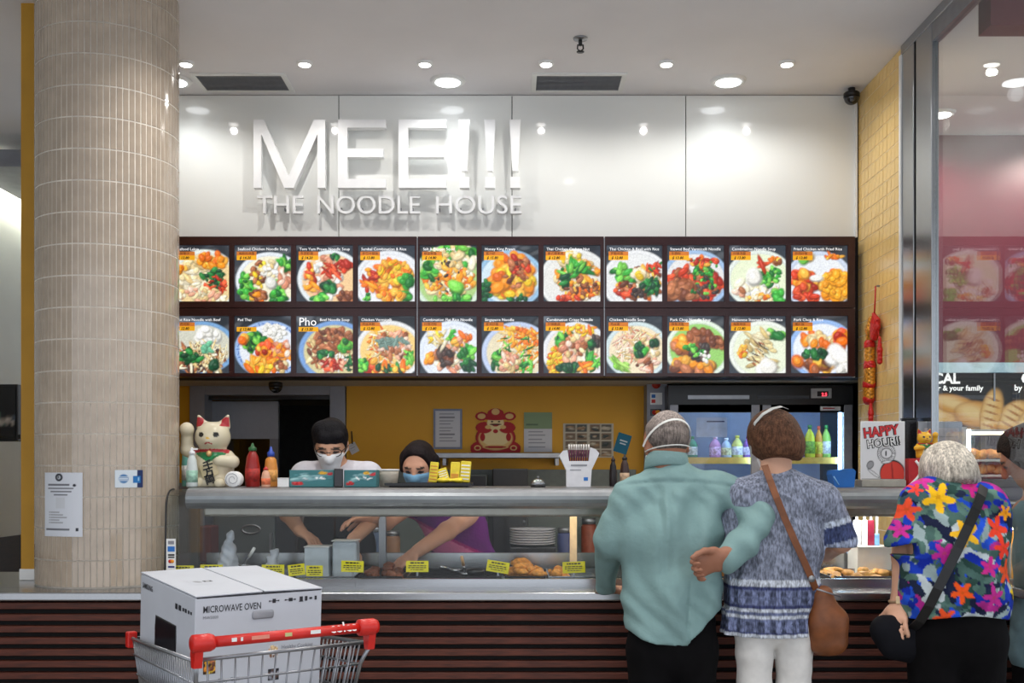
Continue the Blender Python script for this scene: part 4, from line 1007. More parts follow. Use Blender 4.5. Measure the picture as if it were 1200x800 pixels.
def man_post(G, X, Y, Z):
    back = np.clip((D - Y) / .05, 0, 1)
    low = np.clip((wz(566, D) - Z) / .04, 0, 1)
    mid = np.exp(-((Z - 1.22) / .22) ** 2)
    fold = .009 * np.sin(38 * X + 6 * Z + 2.5 * np.sin(7 * Z)) + .007 * np.sin(21 * X - 17 * Z + 3 * np.sin(9 * X)) + .003 * np.sin(75 * X + 40 * Z + 4 * np.sin(13 * Z))
    fold = fold + .004 * np.sin(60 * Z + 25 * X + 3 * np.sin(14 * X)) * np.clip((X - wx(820, D)) / .1, 0, 1)
    G = G + fold * (.35 + .65 * low)
    for i, xp in enumerate(x_pl): G = G + back * low * .006 * (1 if i % 2 == 0 else -1.2) * np.exp(-((X - xp - .02 * (1.3 - Z)) / .008) ** 2) * np.exp(-((Z - 1.35) / .25) ** 2)
    zy = wz(564, D) - .05 * (X - wx(786, D)) ** 2 * 8
    G = G + back * .005 * np.exp(-((Z - zy) / .006) ** 2) - back * .002 * np.exp(-((Z - zy - .016) / .01) ** 2)
    G = G + back * .008 * np.exp(-((X - wx(803, D) + .06 * (1.1 - Z)) / .006) ** 2) * np.clip((wz(672, D) - Z) / .05, 0, 1)
    body = np.abs(X - wx(787, D)) < .19
    return np.where(body, np.maximum(G, np.interp(X, hemx, hemz) - Z), G)
S.seg(m(782, 556, .01), m(782, 547, .015), (.078, .078), (.062, .066), .03)
collar(man, V3(m(781, 541, .015)), .066, .070, .05, .02, M_cloth, const(L3(128, 158, 157), .05, 18))
plabel(organic('shirt', S, .0065, M_shirt, man, man_post, const(L3(128, 158, 157), .05, 18)), 'pale teal long-sleeved shirt with a rounded hem')
S = Shape(); S.seg(m(788, 728), m(788, 762), (.158, .112), (.158, .115), .03)
for px in (762, 813): S.chain([m(px, 760), (wx(px, D), D, .48), (wx(px, D), D - .01, .07)], [(.084, .1), (.072, .08), (.064, .07)], .03)
organic('trousers', S, .011, M_blackcloth, man)
S, ps = cap_hair(at, f, r, u, hc, (.0775, .0925), .05, -.062, .05)
hcz = hc[2]
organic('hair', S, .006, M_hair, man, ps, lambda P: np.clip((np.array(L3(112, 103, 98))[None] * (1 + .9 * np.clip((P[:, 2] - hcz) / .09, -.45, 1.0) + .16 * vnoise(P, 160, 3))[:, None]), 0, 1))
mk = mask_shell(at, f, r, u, M_mask, man)
strap_around('strap', at, arc_pts(-1, -.03, 1, -.02, .06), M_strap, mk, .008)
strap_around('strap', at, arc_pts(-1, -.05, 1, -.05, -.01, ra=.084, rb=.118), M_strap, mk, .004)
shoes(man, [(wx(762, D), D), (wx(813, D), D)], M_shoe)

# --- woman in a blue patterned tunic
D = 3.88; m = proj(D)
wo = thing('person', 'person with short brown hair in a grey-blue patterned tunic and white trousers', 'person', (wx(906, D), D, 0))
B = Shape()
at, f, r, u = head(B, m(909, 516, .03), (.12, .95, -.25), s=.98); hc = at(0, 0, 0)
neck(B, at, m(909, 560), .054)
B.chain([m(911, 596), m(910, 640), m(905, 680), m(904, 708)], [(.13, .08), (.13, .09), (.13, .09), (.115, .08)], .04)
B.seg(m(909, 566), m(868, 582), .038, .042, .04); B.seg(m(909, 566), m(962, 586), .038, .042, .04)
B.chain([m(866, 586), m(852, 640, .06), m(872, 655, .3)], [.042, .036, .026]); B.chain([m(964, 588), m(985, 634, .02), m(966, 650, .27)], [.044, .04, .028])
hand(B, m(965, 650, .28), (-.5, .8, .1), (0, 0, -1), -1, .6); hand(B, m(872, 655, .31), (.5, .8, 0), (0, 0, -1), 1, .5)
for px in (884, 930): B.chain([m(px, 722), (wx(px, D), D, .46), (wx(px, D), D - .02, .08)], [.052, .046, .036], .03)
organic('body', B, .0065, M_skin, wo, None, skin_color(L3(205, 158, 132), [(hc, f, r, u, .98)]))
S = Shape()
S.chain([m(911, 590), m(910, 640), m(903, 690), m(900, 756)], [(.148, .095), (.152, .112), (.164, .122), (.170, .135)], .05)
S.seg(m(909, 563), m(869, 580), .05, .06, .05); S.seg(m(909, 563), m(961, 584), .05, .06, .05)
S.seg(m(866, 586), m(853, 636, .05), .062, .058, .03); S.seg(m(964, 588), m(984, 634, .02), .064, .066, .03)
zh = wz(742, D); zsl = wz(641, D)
def tun_post(G, X, Y, Z):
    low = np.clip((1.35 - Z) / .4, 0, 1)
    th = np.arctan2(Y - D, X - wx(905, D))
    G = G + low * .007 * np.sin(15 * th + 2 * np.sin(5 * Z)) + .003 * np.sin(30 * Z + 22 * X)
    sleeve = np.abs(X - wx(908, D)) > .17 + 0 * Z
    return np.maximum(G, np.where(sleeve & (Z > 1.0), np.where(np.abs(X - wx(908, D)) > .175, zsl - Z, zh - Z), zh - Z))
def tun_col(P):
    x, z = P[:, 0], P[:, 2]; n1 = vnoise(P * np.array([1, 1, .4]), 330, 5); n2 = vnoise(P, 60, 6)
    base = np.array(L3(124, 130, 147)); c = base[None] * (1 + .2 * n1 + .1 * n2)[:, None]
    def band(py0, py1, col, pat=0.0, off=0.0):
        zz = z - off; w_ = (zz < wz(py0, D)) & (zz > wz(py1, D)) & (np.abs(x - wx(905, D)) < .2)
        k = np.array(col)[None] * (1 + pat * np.sign(np.sin((np.arctan2(P[:, 1] - D, x - wx(905, D))) * 22)) * np.abs(np.sin((zz) * 120)) + .15 * n1)[:, None]
        c[w_] = k[w_]
    W_, NV, MD = L3(186, 192, 202), L3(62, 68, 106), L3(100, 108, 138)
    band(676, 683, W_); band(684, 687, NV); band(687, 704, MD, .5); band(704, 708, NV); band(708.5, 713, W_); band(713, 716, MD); band(716, 719.5, W_)
    band(720, 735, MD, .6); band(735, 738, NV); band(738, 744, W_)
    sl = (np.abs(x - wx(908, D)) > .168)
    for a, b, col in ((606, 613, L3(180, 190, 205)), (613, 633, L3(66, 76, 112)), (633, 645, L3(150, 160, 182))):
        w_ = sl & (z < wz(a, D) + (x - wx(985, D)) * .25) & (z > wz(b, D) + (x - wx(985, D)) * .25)
        c[w_] = (np.array(col)[None] * (1 + .3 * n1)[:, None])[w_]
    return np.clip(c, 0, 1)
plabel(organic('tunic', S, .006, M_tunic, wo, tun_post, tun_col), 'grey-blue patterned tunic with navy and white bands at the hem')
S = Shape(); S.seg(m(906, 712), m(906, 728), (.15, .105), (.145, .1), .03)
for px in (884, 930): S.chain([m(px, 735), m(px, 765), m(px, 800), (wx(px, D), D, .46), (wx(px, D), D - .01, .1)], [(.074, .095), (.066, .085), (.061, .075), (.056, .062), (.05, .055)], .008)
plabel(organic('trousers', S, .009, mat('white_trouser_cloth', rgb(222, 220, 216), .85, noise=.03, bump=.1), wo, lambda G, X, Y, Z: G + .0012 * np.sin(70 * Z + 12 * X)), 'white trousers')
def bob(S_):
    S_.seg(at(-.02, -.03, .02), at(.02, -.035, -.035), (.085, .09), (.08, .08), .03, tuple(r))
    S_.seg(at(-.05, .0, -.01), at(-.06, .01, -.05), .04, .025, .03); S_.seg(at(.05, .0, -.01), at(.06, .01, -.045), .04, .025, .03)
S, ps = cap_hair(at, f, r, u, hc, (.088, .098), .045, -.085, .02, .98, bob)
organic('hair', S, .006, M_hair, wo, ps, lambda P: np.clip(np.array(L3(84, 56, 40))[None] * (1 + .22 * vnoise(P, 240, 8) + .5 * np.clip((hc[2] + .03 - P[:, 2]) / .1, -.3, .3))[:, None], 0, 1))
mk = mask_shell(at, f, r, u, M_mask, wo)
strap_around('strap', at, [(-.088, .02, -.06), (-.096, -.03, -.03), (-.096, -.062, .01), (-.084, -.094, .04), (-.058, -.117, .066), (-.022, -.117, .088), (.015, -.085, .106), (.04, -.04, .112)], mat('grey_headband', rgb(172, 174, 172), .7), mk, .013)
shoes(wo, [(wx(886, D), D), (wx(928, D), D)], M_sole)

# --- woman in a floral shirt
D = 3.85; m = proj(D)
fl = thing('person', 'person with short grey hair in a bright floral shirt and black trousers', 'person', (wx(1119, D), D, 0))
B = Shape()
at, f, r, u = head(B, m(1110, 554, .10), (-.05, .80, -.58), s=.98); hc = at(0, 0, 0)
neck(B, at, m(1113, 575, .05), .054)
B.chain([m(1116, 600, .03), m(1118, 640, 0), m(1118, 690, 0), m(1120, 725, 0)], [(.14, .09), (.15, .1), (.155, .12), (.16, .12)], .04)
B.seg(m(1113, 578, .05), m(1075, 588, .02), .04, .045, .04); B.seg(m(1113, 578, .05), m(1158, 590, .02), .04, .045, .04)
B.chain([m(1072, 592, .02), m(1060, 652, .08), m(1054, 703, .04)], [.045, .043, .028]); B.chain([m(1160, 594, .02), m(1166, 648, .06), m(1150, 676, .31)], [.045, .042, .028])
hand(B, m(1053, 705, .035), (-.30, -.62, -.72), (.5, .3, -.6), -1, .4, 1.05); hand(B, m(1149, 677, .32), (-.6, .7, -.1), (0, 0, -1), 1, .4)
for px in (1096, 1146): B.chain([m(px, 735), (wx(px, D), D, .46), (wx(px, D), D - .02, .08)], [.076, .055, .04], .03)
organic('body', B, .0065, M_skin, fl, None, skin_color(L3(208, 160, 132), [(hc, f, r, u, .98)]))
S = Shape()
S.chain([m(1116, 596, .03), m(1118, 640, 0), m(1118, 690, 0), m(1119, 735, 0)], [(.168, .108), (.178, .13), (.180, .138), (.184, .142)], .05)
S.seg(m(1112, 573, .06), m(1074, 590, .02), .05, .062, .05); S.seg(m(1112, 573, .06), m(1158, 592, .02), .05, .062, .05)
S.seg(m(1074, 592, .02), m(1059, 634, .03), .062, .062, .03); S.seg(m(1158, 594, .02), m(1164, 640, .04), .062, .06, .03)
def fl_post(G, X, Y, Z):
    G = G + .004 * np.sin(24 * X + 13 * Z) + .004 * np.sin(17 * X - 26 * Z + 2 * np.sin(11 * X))
    hem = wz(716, D) + .012 * np.cos((X - wx(1118, D)) * 14) - .012
    sl = (X < wx(1066, D)) & (Z > wz(650, D)) | (X > wx(1174, D)) & (Z > wz(655, D))
    return np.maximum(G, np.where(sl, wz(637, D) + .35 * (X - wx(1056, D)) * (X < wx(1118, D)) - Z, hem - Z))
rs = np.random.RandomState(11)
lo_, hi_ = np.array([wx(1030, D), D - .25, wz(740, D)]), np.array([wx(1195, D), D + .25, wz(550, D)])
seeds = lo_ + (hi_ - lo_) * rs.rand(1500, 3); sang = rs.rand(1500) * 3.14
spal = np.array([L3(18, 44, 160), L3(34, 84, 210), L3(70, 100, 94), L3(96, 130, 116), L3(176, 44, 140), L3(30, 40, 66), L3(196, 208, 212), L3(84, 116, 108), L3(42, 70, 64), L3(56, 84, 92), L3(22, 30, 60), L3(28, 60, 180), L3(150, 170, 172)])
scol = rs.randint(0, len(spal), 1500)
flowers = [(1092, 582, 17, 245, 190, 30, .2), (1113, 623, 15, 240, 185, 40, .5), (1060, 597, 13, 240, 84, 50, .9), (1156, 618, 15, 238, 66, 40, .1), (1160, 640, 12, 235, 60, 40, .6), (1108, 689, 12, 238, 88, 30, .3), (1165, 667, 14, 235, 84, 40, .8), (1090, 718, 11, 235, 84, 40, .4), (1125, 556, 10, 240, 66, 46, .2), (1172, 600, 9, 245, 160, 30, .3), (1180, 690, 9, 236, 200, 40, .5), (1080, 562, 11, 205, 50, 150, .1), (1135, 570, 12, 210, 40, 140, .5), (1052, 620, 10, 205, 50, 150, .7), (1090, 645, 12, 196, 44, 150, .2), (1145, 695, 13, 200, 50, 150, .6), (1140, 660, 11, 205, 45, 140, .9), (1070, 573, 7, 235, 70, 60, .2)]
def fl_col(P):
    c = np.zeros((len(P), 3))
    for i0 in range(0, len(P), 4000):
        Q = P[i0:i0 + 4000]; d = Q[:, None, :] - seeds[None]
        a = d[..., 0] * np.cos(sang) + d[..., 2] * np.sin(sang); b = -d[..., 0] * np.sin(sang) + d[..., 2] * np.cos(sang)
        dist = (a * .45) ** 2 + (b * 1.9) ** 2 + (d[..., 1] * .8) ** 2
        j = dist.argmin(1); c[i0:i0 + 4000] = spal[scol[j]]
    c *= (1 + .2 * vnoise(P, 90, 9))[:, None]
    for px, py, R, r_, g_, b_, ph in flowers:
        x0, z0, Rm = wx(px, D), wz(py, D), R * D / F_PX * 1.08
        dx, dz = P[:, 0] - x0, P[:, 2] - z0; rr = np.hypot(dx, dz); th = np.arctan2(dz, dx)
        lim = Rm * (.72 + .3 * np.cos(5 * th + ph * 6.28))
        w_ = rr < lim; c[w_] = np.array(L3(r_, g_, b_)) * (1 - .25 * np.cos(5 * th[w_] + ph * 6.28 + 3.14) * .3)[:, None]
        w_ = rr < Rm * .16; c[w_] = np.array(L3(r_, g_, b_)) * .6 + np.array(L3(200, 90, 20)) * .3
    return np.clip(c, 0, 1)
collar(fl, V3(m(1111, 561, .075)), .07, .068, .04, .02, M_cloth, fl_col)
plabel(organic('shirt', S, .0055, M_cloth, fl, fl_post, fl_col), 'floral shirt of yellow, orange, blue and magenta blooms')
S = Shape(); S.seg(m(1120, 705), m(1121, 745), (.165, .125), (.172, .13), .03)
for px in (1094, 1147): S.chain([m(px, 750), (wx(px, D), D, .46), (wx(px, D), D - .01, .07)], [(.092, .11), (.078, .085), (.07, .075)], .03)
organic('trousers', S, .011, M_blackcloth, fl)
def bob2(S_):
    S_.seg(at(-.02, -.03, .01), at(0, -.05, -.05), (.088, .085), (.082, .07), .03, tuple(r)); S_.seg(at(.055, -.02, -.01), at(.062, -.03, -.07), .04, .03, .03); S_.seg(at(-.055, -.02, -.01), at(-.06, -.03, -.06), .04, .03, .03)
S, ps = cap_hair(at, f, r, u, hc, (.090, .096), .04, -.10, .0, .98, bob2)
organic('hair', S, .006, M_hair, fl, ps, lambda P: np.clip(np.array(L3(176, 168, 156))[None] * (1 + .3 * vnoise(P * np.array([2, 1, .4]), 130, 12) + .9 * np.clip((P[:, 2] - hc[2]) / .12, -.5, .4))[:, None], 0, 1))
mask_shell(at, f, r, u, M_mask, fl)
shoes(fl, [(wx(1094, D), D), (wx(1147, D), D)], M_shoe)

# --- kitchen worker with glasses
D = 5.12; m = proj(D)
kw = thing('person', 'kitchen worker with black hair, glasses and white face mask bending over the case', 'person', (wx(392, D), D, 0))
B = Shape()
at, f, r, u = head(B, m(388, 515, -.05), (.05, -.95, -.30)); hc = at(0, 0, 0)
neck(B, at, m(392, 546, .04), .055)
B.chain([m(393, 566, .04), m(395, 620, .06), m(395, 680, .1), m(395, 740, .1)], [(.15, .09), (.15, .1), (.14, .1), (.145, .1)], .04)
B.seg(m(392, 552, .03), m(357, 556, .03), .04, .045, .04); B.seg(m(392, 552, .03), m(432, 556, .03), .04, .045, .04)
B.chain([m(355, 558, .02), m(338, 602, -.06), m(352, 622, -.26)], [.045, .04, .028]); B.chain([m(434, 558, .02), m(446, 600, -.1), m(414, 632, -.32)], [.045, .042, .028])
hand(B, m(353, 623, -.27), (.6, -.5, -.35), (.2, -.3, -.8), 1, .45); hand(B, m(413, 634, -.33), (-.35, -.3, -.85), (.5, -.4, .1), -1, .4)
for dx in (-.09, .09): B.chain([tuple(V3(m(395, 740, .1)) + V3((dx, 0, 0))), (wx(395, D) + dx, D + .1, .46), (wx(395, D) + dx, D + .12, .08)], [.075, .055, .04], .03)
organic('body', B, .0065, M_skin, kw, None, skin_color(L3(200, 152, 124), [(hc, f, r, u, 1)]))
S = Shape()
S.chain([m(393, 566, .04), m(395, 640, .07), m(395, 720, .1)], [(.17, .105), (.17, .115), (.17, .12)], .04)
S.seg(m(392, 554, .06), m(358, 556, .03), .05, .062, .05); S.seg(m(392, 554, .06), m(431, 556, .03), .05, .062, .05)
S.seg(m(356, 558, .02), m(345, 592, -.03), .062, .056, .03); S.seg(m(433, 558, .02), m(441, 592, -.06), .062, .056, .03)
organic('jacket', S, .009, mat('white_jacket', rgb(216, 214, 222), .85, noise=.03, bump=.15), kw)
S = Shape(); S.chain([m(394, 592, .02), m(395, 640, .05), m(395, 730, .08)], [(.15, .108), (.176, .12), (.18, .125)], .04)
plabel(organic('apron', S, .010, mat('black_apron', rgb(24, 26, 32), .8, bump=.1), kw), 'black apron')
S = Shape()
for dx in (-.09, .09): S.chain([(wx(395, D) + dx, D + .1, .84), (wx(395, D) + dx, D + .1, .46), (wx(395, D) + dx, D + .12, .08)], [.098, .078, .066], .04)
organic('trousers', S, .012, M_blackcloth, kw)
def mop(S_):
    S_.seg(at(-.03, .03, .05), at(.04, .03, .052), .045, .045, .03); S_.seg(at(-.045, .085, .04), at(.03, .088, .03), .02, .016, .015); S_.seg(at(.03, .085, .045), at(.06, .07, .0), .018, .010, .012); S_.seg(at(-.05, .08, .04), at(-.07, .05, -.005), .018, .01, .012); S_.seg(at(.0, .09, .04), at(.012, .098, .0), .014, .007, .01); S_.seg(at(-.03, .088, .04), at(-.028, .097, .002), .014, .007, .01)
S, ps = cap_hair(at, f, r, u, hc, (.0795, .095), .006, -.09, .0, 1, mop)
organic('hair', S, .006, M_hair, kw, ps, const(L3(20, 18, 22), .3, 120, 3))
mk = mask_shell(at, f, r, u, M_mask, kw)
for sd in (-1, 1): ribbon('strap', [at(sd * .055, .07, -.07), at(sd * .075, .02, -.05), at(sd * .08, -.005, -.035)], [V3(r) * sd] * 3, .004, .002, M_strap, mk)
gl = MB()
for sd in (-1, 1): gl.tube([at(sd * .033 + .026 * math.cos(a), .108 - .012 * abs(math.cos(a)), -.034 + .018 * math.sin(a)) for a in [6.283 * i / 16 for i in range(16)]], .0022, 5, True); gl.tube([at(sd * .058, .098, -.03), at(sd * .078, .03, -.026), at(sd * .082, -.01, -.03)], .002, 5)
gl.tube([at(-.01, .117, -.03), at(.01, .117, -.03)], .002, 5)
gl.build('glasses', M_black, kw, True)
shoes(kw, [(wx(395, D) - .09, D + .1), (wx(395, D) + .09, D + .1)], M_shoe, (0, -1))

# --- kitchen worker in purple
D = 5.16; m = proj(D)
kp = thing('person', 'kitchen worker with dark tied hair, blue face mask and purple and pink apron', 'person', (wx(540, D), D + .1, 0))
B = Shape()
at, f, r, u = head(B, m(490, 540, -.03), (-.12, -.96, -.22), s=.97); hc = at(0, 0, 0)
neck(B, at, m(505, 578, .05), .05)
B.chain([m(512, 588, .06), m(536, 625, .08), m(546, 670, .1), m(546, 735, .12)], [(.13, .085), (.125, .09), (.13, .1), (.14, .11)], .04)
B.seg(m(508, 578, .05), m(478, 592, .02), .038, .042, .04); B.seg(m(508, 578, .05), m(552, 600, .04), .04, .045, .05)
B.chain([m(553, 602, .03), m(524, 622, -.2), m(490, 645, -.38)], [.046, .042, .03], .02); B.chain([m(476, 595, .02), m(452, 612, -.12), m(436, 606, -.26)], [.043, .038, .027])
hand(B, m(489, 646, -.385), (-.75, -.2, -.5), (.1, .4, -.9), 1, .35); hand(B, m(435, 605, -.27), (-.8, -.4, -.1), (0, -.2, -.9), -1, .4)
for dx in (-.09, .09): B.chain([(wx(546, D) + dx, D + .12, .78), (wx(546, D) + dx, D + .12, .46), (wx(546, D) + dx, D + .14, .08)], [.075, .055, .04], .03)
organic('body', B, .0065, M_skin, kp, None, skin_color(L3(214, 160, 132), [(hc, f, r, u, .97)]))
S = Shape()
S.chain([m(513, 590, .06), m(537, 625, .08), m(548, 665, .1), m(547, 720, .12)], [(.135, .095), (.137, .105), (.145, .115), (.15, .12)], .05)
S.seg(m(510, 582, .06), m(480, 594, .03), .045, .05, .04); S.seg(m(512, 585, .06), m(550, 603, .04), .048, .055, .05)
def kp_col(P):
    c = np.tile(np.array(L3(96, 20, 110)), (len(P), 1)) * (1 + .2 * vnoise(P, 20, 2))[:, None]
    a = (P[:, 0] - wx(540, D)) * .5 + (P[:, 2] - wz(645, D))
    c[(a < .03) & (a > -.075)] = L3(222, 120, 170); c[(np.abs(a - .035) < .008)] = L3(170, 40, 120)
    return np.clip(c, 0, 1)
plabel(organic('top', S, .008, M_cloth, kp, None, kp_col), 'purple top with a broad pink band')
S = Shape()
for dx in (-.09, .09): S.chain([(wx(546, D) + dx, D + .12, .86), (wx(546, D) + dx, D + .12, .46), (wx(546, D) + dx, D + .14, .08)], [.1, .078, .066], .04)
organic('trousers', S, .012, M_blackcloth, kp)
def tied(S_):
    S_.seg(at(0, -.06, -.02), at(-.03, -.10, -.03), .06, .045, .03); S_.seg(at(-.075, -.02, .0), at(-.082, -.03, -.10), .03, .022, .02); S_.seg(at(.06, .0, .02), at(.075, .0, -.04), .03, .02, .02)
S, ps = cap_hair(at, f, r, u, hc, (.083, .096), .05, -.14, -.02, .97, tied)
organic('hair', S, .006, M_hair, kp, ps, const(L3(30, 22, 24), .3, 120, 3))
mk = mask_shell(at, f, r, u, M_maskb, kp)
for sd in (-1, 1): ribbon('strap', [at(sd * .055, .07, -.07), at(sd * .075, .02, -.05), at(sd * .078, -.005, -.035)], [V3(r) * sd] * 3, .004, .002, M_strap, mk)
shoes(kp, [(wx(546, D) - .09, D + .12), (wx(546, D) + .09, D + .12)], M_shoe, (0, -1))

# --- customer at the bakery, cut by the right edge of the photo
D = 4.05; m = proj(D)
bc = thing('person', 'dark-haired person in a dusty teal top at the right edge, beyond the glass', 'person', (wx(1240, D), D, 0))
B = Shape()
at, f, r, u = head(B, m(1206, 527, .02), (-.75, .55, -.38)); hc = at(0, 0, 0)
neck(B, at, m(1222, 575), .055)
B.chain([m(1240, 610), m(1242, 650), m(1240, 740)], [(.14, .09), (.14, .1), (.145, .1)], .04)
B.seg(m(1225, 585), m(1200, 600, .02), .04, .045, .04); B.seg(m(1228, 585), m(1285, 600), .04, .045, .04)
B.chain([m(1212, 602, .02), m(1222, 660, .05), m(1212, 692, .19)], [.045, .04, .028]); B.chain([m(1285, 602), m(1295, 660), m(1285, 720, .05)], [.045, .04, .028])
hand(B, m(1210, 692, .2), (-.9, .3, -.02), (0, 0, -1), 1, .25); hand(B, m(1284, 722, .05), (0, .1, -1), (-1, 0, 0), -1, .4)
for px in (1215, 1265): B.chain([m(px, 740), (wx(px, D), D, .46), (wx(px, D), D - .02, .08)], [.076, .055, .04], .03)
organic('body', B, .007, M_skin, bc, None, skin_color(L3(176, 120, 94), [(hc, f, r, u, 1)]))
S = Shape(); S.chain([m(1240, 610), m(1242, 650), m(1238, 765)], [(.16, .1), (.16, .115), (.175, .13)], .04)
S.seg(m(1225, 585), m(1205, 602, .02), .05, .058, .04); S.seg(m(1228, 585), m(1285, 602), .05, .058, .04)
S.seg(m(1212, 604, .02), m(1218, 640, .04), .06, .056, .03); S.seg(m(1285, 602), m(1293, 640), .06, .056, .03)
organic('top', S, .011, mat('dusty_teal_cloth', rgb(110, 138, 146), .85, bump=.15), bc)
S = Shape()
for px in (1215, 1265): S.chain([m(px, 760), (wx(px, D), D, .46), (wx(px, D), D - .01, .07)], [.09, .078, .07], .03)
organic('trousers', S, .012, M_blackcloth, bc)
S, ps = cap_hair(at, f, r, u, hc, (.086, .1), .03, -.10, -.02)
organic('hair', S, .007, M_hair, bc, ps, const(L3(34, 24, 20), .3, 120, 3))
shoes(bc, [(wx(1215, D), D), (wx(1265, D), D)], M_shoe)
# ------------------------------------------------------------------ bags of the customers
D = 3.88; m = proj(D)
M_brownl = mat('brown_leather', rgb(118, 66, 30), .5, noise=.15, scale=18, bump=.15)
bg = thing('shoulder_bag', 'slouchy brown leather shoulder bag at the hip of the blue tunic', 'bag', m(968, 775, -.06))
S = Shape(); S.chain([m(961, 698, -.06), m(968, 728, -.06), m(971, 752, -.06)], [(.046, .038), (.062, .048), (.068, .052)], .05)
organic('bag_body', S, .006, M_brownl, bg, lambda G, X, Y, Z: G + .0022 * np.sin(60 * X + 3 * np.sin(9 * Z)))
sp_ = [(896, 545, -.065), (902, 562, -.10), (910, 583, -.124), (920, 608, -.135), (931, 633, -.137), (941, 655, -.134), (950, 675, -.125), (956, 690, -.10)]
ribbon('strap', [m(*p) for p in sp_], [(0, -1, .2)] * len(sp_), .024, .004, M_brownl, bg)
lathe('buckle', [(.012, 0), (.012, .004)], m(951, 678, -.132), M_satin, bg, n=14, axis='y')
tube('zip_pull', [m(957, 690, -.12), m(985, 699, -.10)], .003, M_satin, bg)
D = 3.85; m = proj(D)
bb = thing('handbag', 'black handbag on a wide black strap beside the floral shirt', 'bag', m(1050, 772, .02))
S = Shape(); S.seg(m(1036, 738, .0), m(1068, 744, .0), (.05, .055), (.05, .08), .03, (0, 1, 0)); S.seg(m(1046, 756, 0), m(1072, 758, 0), (.045, .05), None, .04, (0, 1, 0))
organic('bag_body', S, .008, mat('black_bag_cloth', rgb(12, 13, 20), .8, bump=.15, spec=.2), bb)
sp_ = [(1153, 570, -.03), (1150, 580, -.075), (1144, 596, -.112), (1135, 616, -.138), (1123, 642, -.152), (1111, 666, -.155), (1099, 690, -.152), (1089, 710, -.138), (1078, 728, -.09), (1068, 738, -.04)]
ribbon('strap', [m(*p) for p in sp_], [(0, -1, .25)] * len(sp_), .034, .004, M_black, bb)
ww = thing('wristwatch', 'pale wristwatch on the left wrist beside the black handbag', 'watch', m(1053, 703, .02))
tube('watch_band', [tuple(V3(m(1053, 703, .04)) + V3((.032 * math.cos(a), .032 * math.sin(a), .006 * math.cos(a)))) for a in [6.283 * i / 16 for i in range(16)]], .005, mat('tan_band', rgb(150, 120, 90), .6), ww, 6, True)
box('watch_face', m(1050, 703, .04)[0] - .014, m(1050, 703, .04)[0] + .014, m(1053, 703, .04)[1] - .042, m(1053, 703, .04)[1] - .034, m(1053, 703)[2] - .014, m(1053, 703)[2] + .014, mat('watch_face_pale', rgb(225, 205, 160), .3), ww, bev=.003)

# ------------------------------------------------------------------ things on top of the display case
ZS = ZT + .001
def onz(Y): return ZS
def bottle(name, px, top, w, Y, col, capcol, label, body='round', grp=None, cap_h=.18, lab=None):
    x = wx(px, Y); h = (wz(top, Y) - ZS); r = w * Y / F_PX / 2
    t = thing(name, label, 'bottle', (x, Y, ZS), grp)
    ch = h * cap_h
    mb_ = mat(name + '_plastic', col, .3, noise=.05)
    lathe('bottle_body', [(r * .9, 0), (r, .006), (r, h * .45), (r * .86, h * .6), (r * .8, h * .68), (r * .45, h - ch - .002), (r * .4, h - ch)], (x, Y, ZS), mb_, t)
    lathe('cap', [(r * .55, h - ch), (r * .55, h - ch * .6), (r * .28, h - ch * .45), (r * .12, h)], (x, Y, ZS), mat(name + '_cap', capcol, .4), t)
    if lab: lathe('paper_label', [(r * 1.01, h * .12), (r * 1.012, h * .42)], (x, Y, ZS), mat(name + '_label', lab, .6, noise=.2, scale=60), t)
    return t
bottle('sauce_bottle', 296, 519, 17, 4.68, rgb(150, 28, 24), rgb(40, 92, 50), 'red chilli sauce squeeze bottle with green cap on the case', lab=rgb(170, 40, 34))
bottle('sauce_bottle', 317.5, 523, 15.5, 4.72, rgb(214, 140, 60), rgb(40, 74, 170), 'amber sauce squeeze bottle with blue cap on the case', cap_h=.25, lab=rgb(224, 160, 84))
bottle('spice_jar', 311.5, 546, 10.5, 4.60, rgb(225, 170, 140), rgb(190, 40, 34), 'small jar with red lid in front of the amber bottle', lab=rgb(214, 110, 70))
bottle('pump_bottle', 225, 524, 13, 4.62, rgb(205, 214, 212), rgb(232, 234, 236), 'clear hand sanitiser pump bottle in front of the white cat', lab=rgb(150, 190, 170))
box('pump_nozzle', wx(225, 4.62) - .006, wx(231.5, 4.62), 4.615, 4.625, wz(527, 4.62), wz(525, 4.62), M_trim, bpy.data.objects['pump_bottle'])
bottle('wine_bottle', 718.5, 534, 9, 4.80, rgb(28, 20, 22), rgb(40, 20, 24), 'dark slim bottle left of the man in teal')
bottle('wine_bottle', 732, 532, 11, 4.84, rgb(60, 40, 36), rgb(24, 22, 26), 'dark bottle with pale label next to the teal shoulder', lab=rgb(190, 160, 130))
bottle('detergent_bottle', 217, 512, 8, 4.86, rgb(120, 190, 180), rgb(230, 230, 230), 'tall pale green bottle half hidden by the column', lab=rgb(225, 235, 230))

